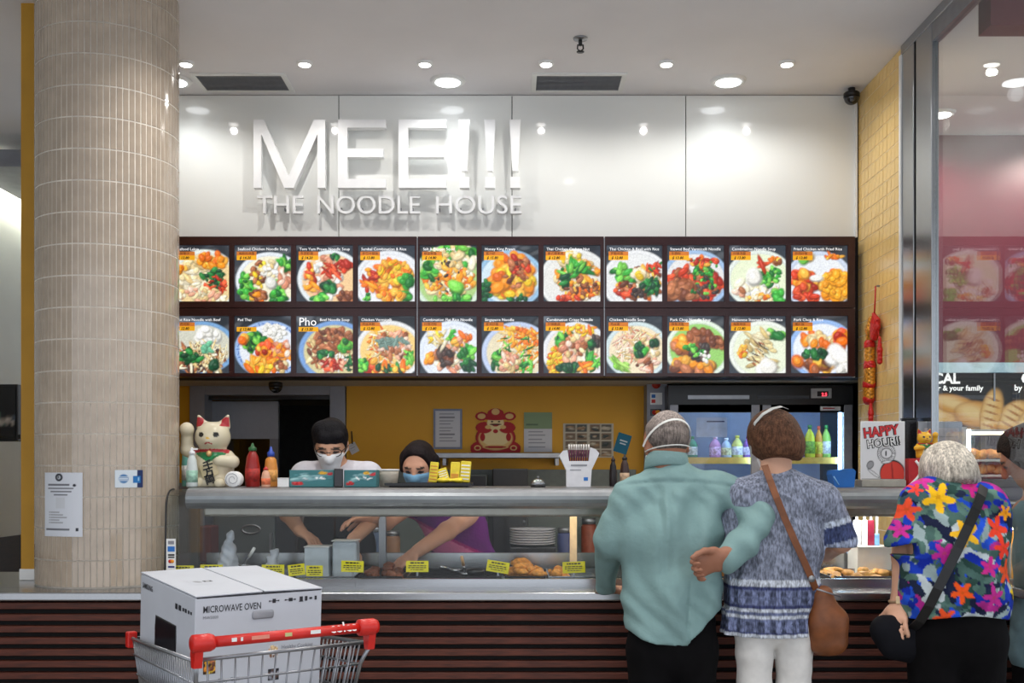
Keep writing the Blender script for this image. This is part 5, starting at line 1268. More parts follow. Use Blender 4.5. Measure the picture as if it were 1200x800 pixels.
# beckoning cat figurine (white, large) and its small golden relative
def lucky_cat(c, s, cols, label, mirror=1, text_s=None):
    """c = base centre; s = height"""
    t = thing('cat_figurine', label, 'figurine', tuple(c)); c = V3(c)
    q = lambda a, b, e: tuple(c + V3((a * mirror, b, e)) * s)
    S = Shape(); k = .05 * s
    S.chain([q(0, 0, .10), q(0, -.01, .28), q(0, 0, .46)], [(.27 * s, .24 * s), (.27 * s, .23 * s), (.18 * s, .17 * s)], k)
    S.seg(q(-.03, -.02, .68), q(.03, -.02, .68), (.235 * s, .205 * s), None, k, (0, 1, 0))
    S.seg(q(0, -.18, .62), q(0, -.2, .63), .075 * s, None, k)
    for e in (-1, 1):
        S.chain([q(e * .15, 0, .84), q(e * .2, 0, .965)], [(.09 * s, .05 * s), (.022 * s, .02 * s)], .03 * s)
        S.seg(q(e * .15, -.2, .05), q(e * .16, -.27, .045), .075 * s, None, k)
    S.chain([q(-.2, -.02, .42), q(-.34, -.06, .5), q(-.33, -.1, .74)], [.085 * s, .085 * s, .08 * s], .03 * s); S.ball(q(-.32, -.14, .78), .095 * s, .03 * s)
    S.chain([q(.2, -.02, .42), q(.3, -.12, .34), q(.14, -.24, .36)], [.085 * s, .08 * s, .075 * s], .03 * s)
    def col(P):
        d = (P - np.array(c)) / s; d[:, 0] *= mirror
        out = np.tile(np.array(cols[0]), (len(P), 1)) * (1 + .07 * vnoise(P, 9 / s, 2))[:, None]
        ear = (d[:, 2] > .82) & (d[:, 1] < -.012) & (np.abs(np.abs(d[:, 0]) - .175) < .052) & (d[:, 2] < .95); out[ear] = cols[1]
        band = (np.abs(d[:, 2] - .485) < .03) & (np.abs(d[:, 0]) < .24); out[band] = cols[1]
        bib = (d[:, 2] < .47) & (d[:, 2] > .33 + np.abs(d[:, 0]) * .55) & (d[:, 1] < -.1) & (np.abs(d[:, 0]) < .2); out[bib] = cols[2]
        for e in (-1, 1):
            m_ = ((d[:, 0] - e * .1) / .038) ** 2 + ((d[:, 2] - .705) / .034) ** 2 < 1; out[m_ & (d[:, 1] < -.1)] = (.015, .015, .012)
        m_ = (d[:, 0] / .025) ** 2 + ((d[:, 2] - .655) / .014) ** 2 < 1; out[m_ & (d[:, 1] < -.2)] = cols[3]
        m_ = (np.abs(d[:, 0]) / .05 < 1) & (np.abs(d[:, 2] - .6 + .4 * np.abs(d[:, 0])) < .009); out[m_ & (d[:, 1] < -.2)] = cols[1]
        return np.clip(out, 0, 1)
    organic('body', S, s / 75, vmat('glazed_ceramic', .25, coat=.4), t, lambda G, X, Y, Z: np.maximum(G, c.z + .001 - Z), col)
    lathe('bell', [(.0005, -.045 * s), (.03 * s, -.03 * s), (.04 * s, 0), (.03 * s, .03 * s), (.0005, .045 * s)], q(0, -.205, .45), mat('gold_bell', rgb(225, 180, 120), .3, metal=.4), t, n=14)
    pl = Shape(); pl.seg(q(.04, -.245, .14), q(-.02, -.245, .30), (.13 * s, .012 * s), None, .01 * s)
    o = organic('plaque', pl, s / 80, mat('plaque_paint', (*cols[4], 1), .4), t)
    return t, q
ct_, q = lucky_cat((wx(250, 4.74), 4.74, ZS), .325, [L3(214, 204, 176), L3(168, 40, 48), L3(24, 120, 70), L3(214, 170, 60), L3(206, 190, 150)], 'large cream beckoning cat with red ears and green bib on the case')
M_plq = mat('plaque_ink', rgb(16, 20, 18), .5)
for i, ch in enumerate('千万両'):
    Mx = frame3(q(.02 - i * -.012, -.262, .245 - i * .095), (math.cos(.3), 0, math.sin(.3)), (-math.sin(.3), 0, math.cos(.3)))
    text('lettering', ch, .046, Mx @ Matrix.Translation((-.024, 0, 0)), M_plq, ct_, ext=.002, bold=.0012)
pr_ = thing('paper_roll', 'white rolled paper beside the foot of the cream cat', 'paper roll', (wx(274.5, 4.58), 4.58, ZS))
lathe('roll', [(.008, -.03), (.032, -.03), (.034, -.027), (.034, .027), (.032, .03), (.008, .03)], (wx(274.5, 4.58), 4.58, ZS + .0345), M_paper, pr_, axis='y')
mb = MB(); mb.tube([(wx(274.5, 4.58) + (.008 + .0013 * i) * math.cos(i * .6), 4.5495, ZS + .0345 + (.008 + .0013 * i) * math.sin(i * .6)) for i in range(18)], .0012, 5)
mb.build('spiral_edge', M_vent, pr_)
def carton(name, a, b, y0, Y, dep, label, painter, cat='box', n=(40, 20)):
    x0, x1, z1 = wx(a, Y), wx(b, Y), wz(y0, Y)
    t = thing(name, label, cat, ((x0 + x1) / 2, Y + dep / 2, ZS))
    box('carton', x0, x1, Y, Y + dep, ZS, z1, painter[1], t, bev=.003)
    P = Paint(n[0], n[1], painter[2], int(a)); painter[0](P)
    P.build('printed_face', frame3((x0 + .003, Y - .0006, ZS + .003), (1, 0, 0), (0, 0, 1)), x1 - x0 - .006, z1 - ZS - .006, M_print, t)
    return t
def tissue(P):
    P.blobs(14, .5, .6, .5, .2, [L3(120, 165, 170), L3(150, 190, 190), L3(60, 120, 125)], .05, .1, 4, .2)
    P.blobs(7, .17, .18, .08, .12, [L3(190, 30, 36)], .05, .08, 1.4); P.blobs(4, .75, .85, .1, .06, [L3(225, 170, 40)], .05, .07, 1.4); P.blobs(3, .95, .8, .05, .1, [L3(180, 40, 50)], .05, .07); P.blobs(6, .55, .5, .3, .1, [L3(225, 230, 228)], .02, .04, 4)
tm = mat('teal_carton', rgb(62, 118, 122), .6, noise=.05)
carton('tissue_box', 339, 391, 550.5, 4.60, .11, 'teal tissue box with red flowers in front of the worker with glasses', (tissue, tm, L3(64, 122, 126)))
carton('tissue_box', 403, 441, 550.5, 4.60, .11, 'teal tissue box with a red rose right of the black phone', (tissue, tm, L3(60, 116, 122)))
ph = thing('phone', 'black upright phone between the two teal tissue boxes', 'phone', (wx(397, 4.585), 4.59, ZS))
box('casing', wx(391.5, 4.585), wx(402, 4.585), 4.58, 4.592, ZS, wz(549, 4.585), M_black, ph, bev=.004)
box('screen', wx(392.5, 4.585), wx(401, 4.585), 4.5785, 4.5798, ZS + .006, wz(550.5, 4.585), mat('phone_screen', rgb(30, 26, 30), .1), ph)
o = thing('small_box', 'small white carton left of the teal tissue box', 'box', (wx(332, 4.6), 4.61, ZS)); box('carton', wx(325, 4.6), wx(338.5, 4.6), 4.6, 4.65, ZS, wz(560.5, 4.6), M_paper, o, bev=.002); box('lid_flap', wx(325, 4.6), wx(338.5, 4.6), 4.598, 4.652, wz(560.5, 4.6) + .0003, wz(560.5, 4.6) + .003, M_trim, o)
o = thing('plastic_tub', 'pale cream tub left of the black tray', 'tub', (wx(455, 4.72), 4.73, ZS))
lathe('tub_body', [(.038, 0), (.046, .055), (.048, .07)], (wx(455, 4.75), 4.75, ZS), mat('cream_plastic', rgb(206, 196, 180), .5), o); lathe('lid', [(.05, .071), (.05, .078)], (wx(455, 4.75), 4.75, ZS), M_trim, o)
bt = thing('serving_tray', 'flat black serving tray on the case before the worker in purple', 'tray', (wx(501, 4.62), 4.66, ZS))
box('tray_base', wx(456, 4.6), wx(548, 4.6), 4.60, 4.80, ZS, ZS + .006, M_black, bt, bev=.002)
mb = MB(); x0, x1 = wx(450.5, 4.58), wx(552, 4.58)
for a in ((x0, x1, 4.58, 4.60), (x0, x1, 4.80, 4.82), (x0, wx(456, 4.6), 4.60, 4.80), (wx(548, 4.6), x1, 4.60, 4.80)): mb.box(*a, ZS + .006, ZS + .018)
mb.build('tray_rim', M_black, bt)
M_ypk = mat('yellow_packet', rgb(226, 204, 50), .45, noise=.1, scale=30)
for i, (a, b, y0, tl, lab) in enumerate(((502, 512, 541, .1, 'narrow yellow packet leaning at the worker mask'), (516, 528, 548, -.3, 'tilted yellow striped packet on the black tray'), (527, 538, 541, .05, 'middle yellow packet standing on the black tray'), (538, 550.5, 540, .08, 'rightmost yellow and white striped packet on the black tray'))):
    Y = 4.66 + .012 * i; x0, x1 = wx(a, Y), wx(b, Y); zb = ZS + .02
    t = thing('snack_packet', lab, 'packet', ((x0 + x1) / 2, Y, zb), 'yellow packets on the tray')
    M = Matrix.Translation(((x0 + x1) / 2, Y, zb)) @ Matrix.Rotation(tl, 4, 'Y') @ Matrix.Rotation(-.1, 4, 'X')
    w2, h = (x1 - x0) / 2, wz(y0, Y) - zb
    box('pouch', -w2, w2, -.006, .006, 0, h, M_ypk, t, bev=.004, M=M)
    mb = MB()
    for j in range(5 if i != 2 else 2): mb.box(-w2 * .8, w2 * .8, -.0072, -.006, h * (.12 + .16 * j), h * (.12 + .16 * j) + h * (.06 if i != 2 else .14))
    mb.build('stripes', M_paper if i % 2 else mat('packet_orange', rgb(205, 140, 40), .5), t, M=M)
pp = thing('snack_packet', 'yellow packet lying flat on the black tray', 'packet', (wx(527, 4.63), 4.63, ZS + .018), 'yellow packets on the tray')
S = Shape(); S.seg((wx(514, 4.63), 4.63, ZS + .03), (wx(540, 4.63), 4.63, ZS + .029), (.010, .03), None, .01, (0, 0, 1)); organic('pouch', S, .005, M_ypk, pp, lambda G, X, Y, Z: G + .002 * np.sin(90 * X))
be = thing('service_bell', 'chrome service bell on the case left of the white dispenser', 'bell', (wx(630, 4.62), 4.62, ZS))
c = (wx(630.5, 4.62), 4.62, ZS)
lathe('bell_base', [(.032, 0), (.032, .008), (.02, .012)], c, M_black, be); lathe('bell_dome', [(.031, .012), (.029, .02), (.022, .03), (.01, .036), (.003, .037)], c, mat('chrome', rgb(205, 208, 212), .08, metal=1, noise=.01), be); lathe('plunger', [(.003, .037), (.003, .042), (.005, .043), (.004, .047)], c, M_satin, be, n=12)
sd = thing('straw_dispenser', 'white flared dispenser holding purple-tipped sticks', 'dispenser', (wx(680, 4.66), 4.68, ZS))
poly = [(664, 570.4), (692, 570.4), (693.5, 550), (702.5, 531), (698, 526), (692, 524), (690, 540), (667, 540), (665, 527), (660, 528), (655.5, 534), (664, 551)]
prism('holder', [(wx(a, 4.66), max(ZS, wz(b, 4.66))) for a, b in poly], 4.66, 4.72, mat('white_card', rgb(218, 218, 222), .6, noise=.03), sd)
box('print_line', wx(669, 4.659), wx(688, 4.659), 4.6585, 4.6598, wz(546, 4.66), wz(544, 4.66), M_vent, sd)
box('print_line', wx(668, 4.659), wx(681, 4.659), 4.6585, 4.6598, wz(551, 4.66), wz(550, 4.66), M_vent, sd)
box('print_line', wx(684, 4.659), wx(689, 4.659), 4.6585, 4.6598, wz(563, 4.66), wz(559, 4.66), M_b, sd)
M_stick = mat('stick_purple', rgb(92, 30, 62), .5); M_stickw = mat('stick_white', rgb(226, 220, 214), .5)
for i in range(9):
    px = 667.5 + i * 2.7; Y = 4.685 + .008 * (i % 3)
    o = tube('stick', [(wx(px, Y), Y, wz(540, Y)), (wx(px - .5 + .14 * i, Y), Y, wz(527, Y))], .004, M_stick, sd, 6)
    tube('stick_tip', [(wx(px - .5 + .14 * i, Y), Y, wz(527, Y)), (wx(px - .6 + .18 * i, Y), Y, wz(520.5, Y))], .0042, M_stickw, o, 6)
bx_ = thing('blue_box', 'bright blue carton on the case right of the blue tunic', 'box', (wx(989, 4.6), 4.63, ZS))
prism('carton', [(wx(a, 4.6), max(ZS, wz(b, 4.6))) for a, b in ((978, 572), (1001, 572), (1003, 552), (1000, 549), (976, 551), (975, 556))], 4.6, 4.68, mat('blue_card', rgb(22, 98, 176), .5, noise=.06, scale=14), bx_)
tube('tape_band', [(wx(977, 4.599), 4.599, wz(558, 4.6)), (wx(983, 4.599), 4.599, wz(568, 4.6))], .003, mat('light_blue', rgb(120, 170, 214), .5), bx_, 6)
# happy hour board
hb = thing('happy_hour_sign', 'white hand-drawn HAPPY HOUR board standing on the case', 'sign', (wx(1034, 4.66), 4.68, ZS))
x0, x1, z0, z1 = wx(1009, 4.66), wx(1060.5, 4.66), wz(562, 4.66), wz(493.5, 4.66)
box('foot_block', wx(1008, 4.66), wx(1060, 4.66), 4.64, 4.74, ZS, z0, mat('foot_steel', rgb(170, 164, 152), .4, metal=.6), hb, bev=.003)
box('board', x0, x1, 4.66, 4.672, z0, z1, M_paper, hb, bev=.002)
P = Paint(60, 80, L3(214, 214, 216), 4)
P.ell(.72, .10, .30, .24, L3(30, 26, 26), 0, .06); P.ell(.72, .09, .28, .22, L3(206, 60, 48), 0, .06); P.rect(0, 1, 0, .012, L3(30, 30, 30)); P.ell(.72, .1, .02, .2, L3(150, 34, 30), .1, .4)
for i in range(26):
    an = i * .2417; P.ell(.58 + .17 * math.cos(an), .45 + .13 * math.sin(an), .05, .036, L3(70, 70, 72), an, .3); P.ell(.58 + .17 * math.cos(an), .45 + .13 * math.sin(an), .036, .026, L3(214, 214, 216), an, .3)
P.ell(.58, .3, .12, .03, L3(60, 60, 62), .1, .4); P.ell(.58, .3, .1, .02, L3(214, 214, 216), .1, .4); P.ell(.57, .45, .02, .05, L3(40, 40, 42), 0, .4)
P.ell(.2, .25, .09, .07, L3(70, 70, 72), .5, .15); P.ell(.2, .25, .075, .055, L3(150, 150, 152), .5, .3); P.ell(.28, .1, .16, .03, L3(60, 60, 62), -.5, .2); P.ell(.28, .1, .14, .02, L3(214, 214, 216), -.5, .2)
P.build('drawing', frame3((x0 + .003, 4.6592, z0 + .003), (1, 0, 0), (0, 0, 1)), x1 - x0 - .006, (z1 - z0) - .006, M_print, hb)
M_redl = mat('red_marker', rgb(196, 44, 50), .6)
Rt = Matrix.Rotation(.12, 4, 'Z')
text('lettering', 'HAPPY', .058, front(x0 + .012, 4.6585, z1 - .072, Rt), M_ink, hb, ext=.0004, bold=.0042, width=.158)
text('lettering', 'HAPPY', .058, front(x0 + .012, 4.6578, z1 - .072, Rt), M_redl, hb, ext=.0004, bold=.002, width=.156)
text('lettering', 'HOUR!!', .050, front(x0 + .026, 4.6585, z1 - .118, Rt), M_ink, hb, ext=.0004, bold=.0032, width=.148)
text('lettering', 'HOUR!!', .050, front(x0 + .0265, 4.6578, z1 - .118, Rt), M_paper, hb, ext=.0004, bold=-.0002, width=.145)
# red carton carrying a small gold cat, silver framed notice
rc = thing('red_carton', 'red carton with a white curve under the small gold cat', 'box', (wx(1077, 4.64), 4.67, ZS))
x0, x1, z1 = wx(1065, 4.64), wx(1092, 4.64), wz(537, 4.64)
box('carton', x0, x1, 4.64, 4.74, ZS, z1, mat('red_card', rgb(180, 28, 34), .4, noise=.06), rc, bev=.002)
tube('white_curve', [(x0 + .006 + .028 * math.sin(i / 8 * 2.6) * 1.6, 4.639, ZS + .01 + (z1 - ZS - .02) * i / 8) for i in range(9)], .006, M_paper, rc, 6)
gc, q = lucky_cat((wx(1083, 4.69), 4.69, z1 + .001), .132, [L3(222, 168, 40), L3(170, 36, 30), L3(30, 120, 60), L3(120, 60, 20), L3(240, 225, 170)], 'small golden beckoning cat standing on the red carton', -1)
text('lettering', '福', .034, front(q(.1, -.262, .12)[0], q(0, -.275, 0)[1], q(0, 0, .12)[2]), M_plq, gc, ext=.001, bold=.001)
sn = thing('framed_notice', 'silver framed notice standing behind the small gold cat', 'notice', (wx(1101, 4.80), 4.81, ZS))
x0, x1, z1 = wx(1076, 4.8), wx(1128, 4.8), wz(493.5, 4.8)
box('frame', x0, x1, 4.80, 4.82, ZS, z1, M_satin, sn, bev=.004); box('sheet', x0 + .028, x1 - .018, 4.797, 4.8, ZS + .02, z1 - .03, mat('grey_sheet', rgb(186, 180, 184), .6), sn)
mb = MB()
for i in range(7): mb.box(x0 + .05, x1 - .04 - .02 * (i % 3), 4.7962, 4.797, z1 - .07 - i * .02, z1 - .068 - i * .02)
mb.build('lettering', M_vent, sn)
gr = thing('granite_block', 'black speckled stone block between the drawn board and gold cat', 'block', (wx(1063.5, 4.86), 4.88, ZS))
P0 = box('slab', wx(1061.5, 4.86), wx(1075, 4.86), 4.86, 4.92, ZS, wz(491, 4.86), mat('speckled_granite', rgb(26, 26, 30), .3, noise=.6, scale=160), gr, bev=.003); box('slab_cap', wx(1061, 4.86), wx(1075.5, 4.86), 4.855, 4.925, wz(491, 4.86) + .0002, wz(489.5, 4.86), M_black, gr)

# ------------------------------------------------------------------ inside the case: tubs, ladles, bags
M_clear = mat('frosted_plastic', rgb(196, 206, 214), .3, noise=.04)
def tub(a, b, y0, Y, label, rnd_=False):
    t = thing('food_tub', label, 'tub', (wx((a + b) / 2, Y), Y + .05, 1.026), 'clear tubs in the case')
    box('tub_body', wx(a, Y), wx(b, Y), Y, Y + .1, 1.026, wz(y0, Y) - .006, M_clear, t, bev=.012 if rnd_ else .004, seg=3)
    box('tub_lid', wx(a, Y) - .003, wx(b, Y) + .003, Y - .003, Y + .103, wz(y0, Y) - .005, wz(y0, Y), M_trim, t, bev=.002)
tub(356.5, 385, 640, 4.64, 'square frosted tub with lid in the display case'); tub(389, 418, 633, 4.66, 'rounded frosted tub under the reaching hand', True)
for i, (a, b, lab) in enumerate(((255, 281, 'crumpled clear plastic bag near the left end of the case'), (310, 328, 'small crumpled plastic bag beside the ladle'))):
    t = thing('plastic_bag', lab, 'bag', (wx((a + b) / 2, 4.7), 4.7, 1.026)); S = Shape(); cx = wx((a + b) / 2, 4.7); hw = (wx(b, 4.7) - wx(a, 4.7)) / 2; hh = (.10, .05)[i]
    S.chain([(cx, 4.7, 1.06), (cx, 4.7, 1.06 + hh)], [(hw, .05), (hw * .6, .03)], .02); S.seg((cx, 4.7, 1.06 + hh), (cx + .01, 4.7, 1.06 + hh * 1.5), .012, .02, .01)
    organic('bag_skin', S, .007, mat('clear_bag_%d' % i, rgb(206, 212, 222), .25, noise=.05), t, lambda G, X, Y, Z: G + .006 * np.sin(130 * X + 60 * Z) * np.sin(110 * Z - 40 * Y))
for i, (a, b, y0, y1, lab) in enumerate(((298, 286, 642, 662, 'steel ladle with a white grip near the left of the case'), (541, 545, 652, 672, 'wooden-handled spoon before the purple shirt'), (516, 534, 664, 668, 'flat steel tongs lying left of the wooden spoon'))):
    t = thing('serving_spoon', lab, 'utensil', (wx(a, 4.55), 4.55, 1.03)); A, Bp = W(a, y0, 4.55), W(b, y1, 4.60)
    tube('handle', [A, (A + Bp) / 2], .007, (M_trim, mat('wood_handle', rgb(214, 170, 120), .5), M_trays)[i], t); tube('stem', [(A + Bp) / 2, Bp], .004, M_trays, t)
    lathe('bowl', [(.0005, -.012), (.02, -.006), (.026, .004)], tuple(Bp), M_trays, t, n=16)
dp = thing('sauce_pot', 'small black sauce pot in front of the purple shirt', 'pot', (wx(557, 4.6), 4.6, 1.026)); lathe('pot_body', [(.03, 0), (.04, .03), (.04, .045), (.034, .044), (.03, .01)], (wx(557, 4.6), 4.6, 1.026), M_black, dp); lathe('sauce', [(.0005, .036), (.035, .036)], (wx(557, 4.6), 4.6, 1.026), M_brown, dp)
# packets hanging and standing at the bright right end
for i, (a, b, y0, y1, col, lab) in enumerate(((1000, 1009, 606, 640, (205, 214, 232), 'pale blue hanging packet at the bright end of the case'), (1010, 1017, 606, 640, (228, 230, 240), 'white hanging packet at the bright end of the case'), (1017, 1025, 606, 641, (130, 22, 52), 'dark red hanging packet at the bright end of the case'), (1025, 1031, 622, 641, (120, 170, 220), 'blue packet beside the dark red packet'))):
    Y = 4.84; t = thing('hanging_packet', lab, 'packet', (wx((a + b) / 2, Y), Y, wz(y1, Y)), 'packets hanging in the case')
    box('pouch', wx(a, Y), wx(b, Y), Y, Y + .012, wz(y1, Y), wz(y0 + 3, Y), mat('packet_%d' % i, rgb(*col), .4, noise=.15, scale=30), t, bev=.004); box('hang_tab', wx((a + b) / 2 - 1.5, Y), wx((a + b) / 2 + 1.5, Y), Y + .004, Y + .008, wz(y0 + 3, Y), wz(602, Y), M_clear, t)
wbx = thing('white_carton', 'plain white carton inside the brightly lit end of the case', 'box', (wx(1024, 4.78), 4.8, 1.026)); box('carton', wx(1003, 4.78), wx(1043, 4.78), 4.76, 4.9, 1.026, wz(641, 4.78), M_paper, wbx, bev=.003); box('lid', wx(1003, 4.78) - .003, wx(1043, 4.78) + .003, 4.757, 4.903, wz(641, 4.78), wz(640, 4.78), M_trim, wbx)

# ------------------------------------------------------------------ kitchen interior
sh = thing('wall_shelf', 'long grey steel shelf on the yellow kitchen wall', 'shelf', (wx(585, 6.3), 6.3, wz(537, 6.2)))
box('shelf_board', wx(508, 6.18), wx(660, 6.18), 6.18, 6.395, wz(536.5, 6.18), wz(530.5, 6.18), M_satin, sh, bev=.003)
for px in (520, 650): box('bracket', wx(px, 6.3), wx(px + 4, 6.3), 6.2, 6.395, wz(545, 6.2), wz(536.7, 6.18), M_satin, sh)
bn = thing('work_bench', 'steel kitchen bench along the yellow wall', 'bench', (wx(580, 6.2), 6.15, 0))
box('bench_top', wx(420, 6.1), wx(745, 6.1), 5.80, 6.39, .87, .90, M_steel, bn, bev=.004); box('splashback', wx(420, 6.38), wx(745, 6.38), 6.37, 6.395, .90, 1.50, mat('green_grey_panel', rgb(96, 104, 98), .4, noise=.06), bn)
for px in (425, 738):
    for y in (5.84, 6.34): box('leg', wx(px, 6.1), wx(px + 7, 6.1), y, y + .04, 0, .87, M_satin, bn)
box('under_shelf', wx(425, 6.1), wx(742, 6.1), 5.84, 6.36, .25, .28, M_satin, bn)
def appliance(a, b, y0, y1, Y, dep, label, m1, cat='appliance', name='kitchen_appliance', knob=True):
    t = thing(name, label, cat, (wx((a + b) / 2, Y), Y + dep / 2, wz(y1, Y))); box('housing', wx(a, Y), wx(b, Y), Y, Y + dep, wz(y1, Y), wz(y0, Y), m1, t, bev=.006)
    box('front_panel', wx(a + 2, Y), wx(b - 2, Y), Y - .004, Y, wz(y1 - 1.5, Y), wz(y0 + 1.5, Y), M_black, t)
    if knob: lathe('knob', [(.008, 0), (.008, .008)], (wx(b - 5, Y), Y - .004, wz((y0 + y1) / 2, Y)), M_satin, t, n=12, axis='y')
    return t
zb = .901
def ypx(z, Y): return HOR + (CAM_Z - z) * F_PX / Y
appliance(577, 619, 549, ypx(zb, 6.1), 6.1, .2, 'black receipt printer stand below the wall shelf', M_black)
appliance(545, 571, 556, ypx(zb, 6.12), 6.12, .15, 'dark grey kitchen machine below the lucky figure', mat('machine_grey', rgb(60, 66, 64), .5))
appliance(598, 652, 641, ypx(zb, 5.84), 5.84, .2, 'dark warming box carrying the white plates', mat('warmer_dark', rgb(36, 38, 44), .4))
M_china = mat('white_china', rgb(224, 222, 226), .3, noise=.02)
for i in range(7):
    z = wz(640.5, 5.84) + .002 + i * .0135
    tag(lathe('plate', [(.08, 0), (.105, .004), (.128, .012), (.128, .0145), (.1, .0075), (.0005, .005)], (wx(624, 5.95), 5.95, z), M_china, None, n=28), 'wide white plate in the stack behind the golden rolls', 'plate', 'stacked white plates')
for i, (px, y0, col, lab) in enumerate(((662, 618, (60, 70, 120), 'blue cup of cutlery left of the lit post'), (690, 607, (140, 70, 50), 'red-brown tin behind the lit post'), (440, 617, (70, 90, 120), 'blue-grey jar behind the worker hands'), (460, 622, (150, 110, 80), 'tan jar on the kitchen bench'), (714, 620, (150, 152, 150), 'grey canister near the teal sleeve'))):
    Y = 6.0; t = thing('kitchen_jar', lab, 'jar', (wx(px, Y), Y, zb)); hh = wz(y0, Y) - zb
    lathe('jar_body', [(.04, 0), (.043, .01), (.043, hh * .85), (.036, hh * .9)], (wx(px, Y), Y, zb), mat('jar_%d' % i, rgb(*col), .4, noise=.1), t, n=18); lathe('lid', [(.04, hh * .9), (.04, hh)], (wx(px, Y), Y, zb), M_satin, t, n=18)
fz = thing('chest_fridge', 'low grey steel cabinet with an oval badge left in the kitchen', 'cabinet', (wx(285, 5.9), 6.1, 0))
box('cabinet_body', wx(250, 5.9), wx(322, 5.9), 5.9, 6.36, 0, wz(602, 5.9), mat('cabinet_grey', rgb(104, 112, 114), .4, metal=.4, noise=.05), fz, bev=.006)
tube('badge', [(wx(294 + 10.5 * math.cos(a), 5.897), 5.897, wz(620 + 5 * math.sin(a), 5.897)) for a in [6.283 * i / 20 for i in range(20)]], .006, M_satin, fz, 6, True)
box('door_handle', wx(316, 5.88), wx(319, 5.88), 5.87, 5.9, wz(660, 5.88), wz(625, 5.88), M_satin, fz)
box('side_panel', wx(322.5, 5.9), wx(345, 5.9), 5.92, 6.36, 0, wz(602, 5.9), mat('dark_cabinet', rgb(48, 50, 54), .5), fz)
M_crate = mat('crate_red', rgb(88, 36, 34), .6)
for i in range(6): tag(box('crate', wx(231, 5.7), wx(247, 5.7), 5.7, 5.86, .005 + i * .2, .197 + i * .2, M_crate, None, bev=.008), 'dark red crate in the stack left of the grey cabinet', 'crate', 'stacked dark red crates')
# notices on the yellow wall
YN = YB - .006
def notice(name, a, b, y0, y1, label, build, frame_m=None, tilt=0, cat='notice', Y=YN):
    x0, x1, z0, z1 = wx(a, Y), wx(b, Y), wz(y1, Y), wz(y0, Y)
    t = thing(name, label, cat, ((x0 + x1) / 2, Y, z0)); M = Matrix.Translation(((x0 + x1) / 2, Y, (z0 + z1) / 2)) @ Matrix.Rotation(tilt, 4, 'Y')
    w, h = (x1 - x0) / 2, (z1 - z0) / 2
    if frame_m: box('frame', -w, w, -.006, .006, -h, h, frame_m, t, M=M); w *= .86; h *= .9
    else: box('backing', -w, w, -.001, .003, -h, h, M_paper, t, M=M)
    yy = -.0075 if frame_m else -.002
    P = Paint(36, 48, L3(200, 200, 204), int(a)); build(P)
    P.build('printed_sheet', M @ frame3((-w, yy, -h), (1, 0, 0), (0, 0, 1)), 2 * w, 2 * h, M_print, t)
    return t
def lines(P, y0=.15, y1=.9, n=9, col=L3(120, 120, 128), x0=.15):
    for i in range(n):
        y = y1 - (y1 - y0) * i / max(1, n - 1); P.rect(x0, P.r.uniform(.6, .88), y, y + .028, col)
notice('framed_certificate', 508, 541.5, 479, 526, 'blue-grey framed certificate left of the red lucky figure', lambda P: lines(P), mat('blue_grey_frame', rgb(122, 130, 150), .5))
def gsheet(P): P.rect(0, 1, .58, 1, L3(128, 150, 112)); P.rect(.08, .5, .66, .72, L3(90, 110, 84)); lines(P, .12, .5, 5)
notice('green_notice', 614, 647, 483, 529.5, 'white and green notice right of the red lucky figure', gsheet)
def photos(P):
    P.c[:] = L3(188, 180, 160)
    for i in range(4):
        for j in range(4):
            P.rect(.03 + .245 * i, .235 + .245 * i, .03 + .245 * j, .225 + .245 * j, P.r.choice([L3(90, 84, 74), L3(120, 100, 82), L3(74, 80, 76)]))
            P.blobs(4, .13 + .245 * i, .12 + .245 * j, .06, .04, [L3(150, 120, 90), L3(50, 60, 58), L3(170, 160, 140)], .02, .05, 2.5, 0)
notice('photo_sheet', 660, 719, 496, 536, 'sheet of sixteen small photographs on the yellow wall', photos)
t = notice('blue_card', 721.5, 737.5, 508, 531, 'tilted teal blue card on the yellow wall', lambda P: (P.rect(0, 1, 0, 1, L3(14, 110, 140)), P.rect(.25, .8, .6, .68, L3(225, 235, 240)), P.rect(.3, .75, .45, .53, L3(225, 235, 240))), None, .3)
t = notice('key_tag', 409, 419, 519, 531, 'small white tag hanging at the door frame', lambda P: lines(P, .3, .8, 3), None, -.5, 'tag')
tube('hook_cord', [W(412, 505, YB - .01), W(413, 520, YB - .01)], .004, M_black, t, 6)
# red and gold lucky figure (cut-out card)
P = Paint(120, 110, (0, 0, 0), 9); K = np.zeros_like(P.u)
def kell(cx, cy, rx, ry, col, soft=.12):
    global K
    P.ell(cx, cy, rx, ry, col, 0, soft); K = np.maximum(K, (((P.u - cx) / rx) ** 2 + ((P.v - cy) / ry) ** 2 < 1.02))
RD, GD, CR_ = L3(168, 18, 22), L3(216, 176, 110), L3(226, 204, 150)
kell(.18, .08, .19, .17, RD); kell(.82, .08, .19, .17, RD); kell(.5, .06, .5, .08, RD); kell(.5, .33, .40, .32, RD); kell(.5, .31, .34, .26, GD); kell(.5, .33, .28, .2, CR_); kell(.27, .55, .17, .13, RD); kell(.73, .55, .17, .13, RD)
kell(.5, .66, .17, .17, CR_); kell(.5, .85, .17, .13, RD); kell(.22, .8, .13, .1, RD); kell(.78, .8, .13, .1, RD); kell(.5, .78, .32, .07, RD); kell(.22, .8, .08, .06, GD); kell(.78, .8, .08, .06, GD); kell(.5, .9, .08, .07, GD)
for e in (-1, 1):
    kell(.5 + e * .07, .68, .025, .018, L3(50, 20, 14)); kell(.5 + e * .26, .34, .05, .09, RD); kell(.5 + e * .36, .1, .07, .06, GD); kell(.5 + e * .36, .1, .045, .035, RD); kell(.5 + e * .15, .56, .06, .04, GD)
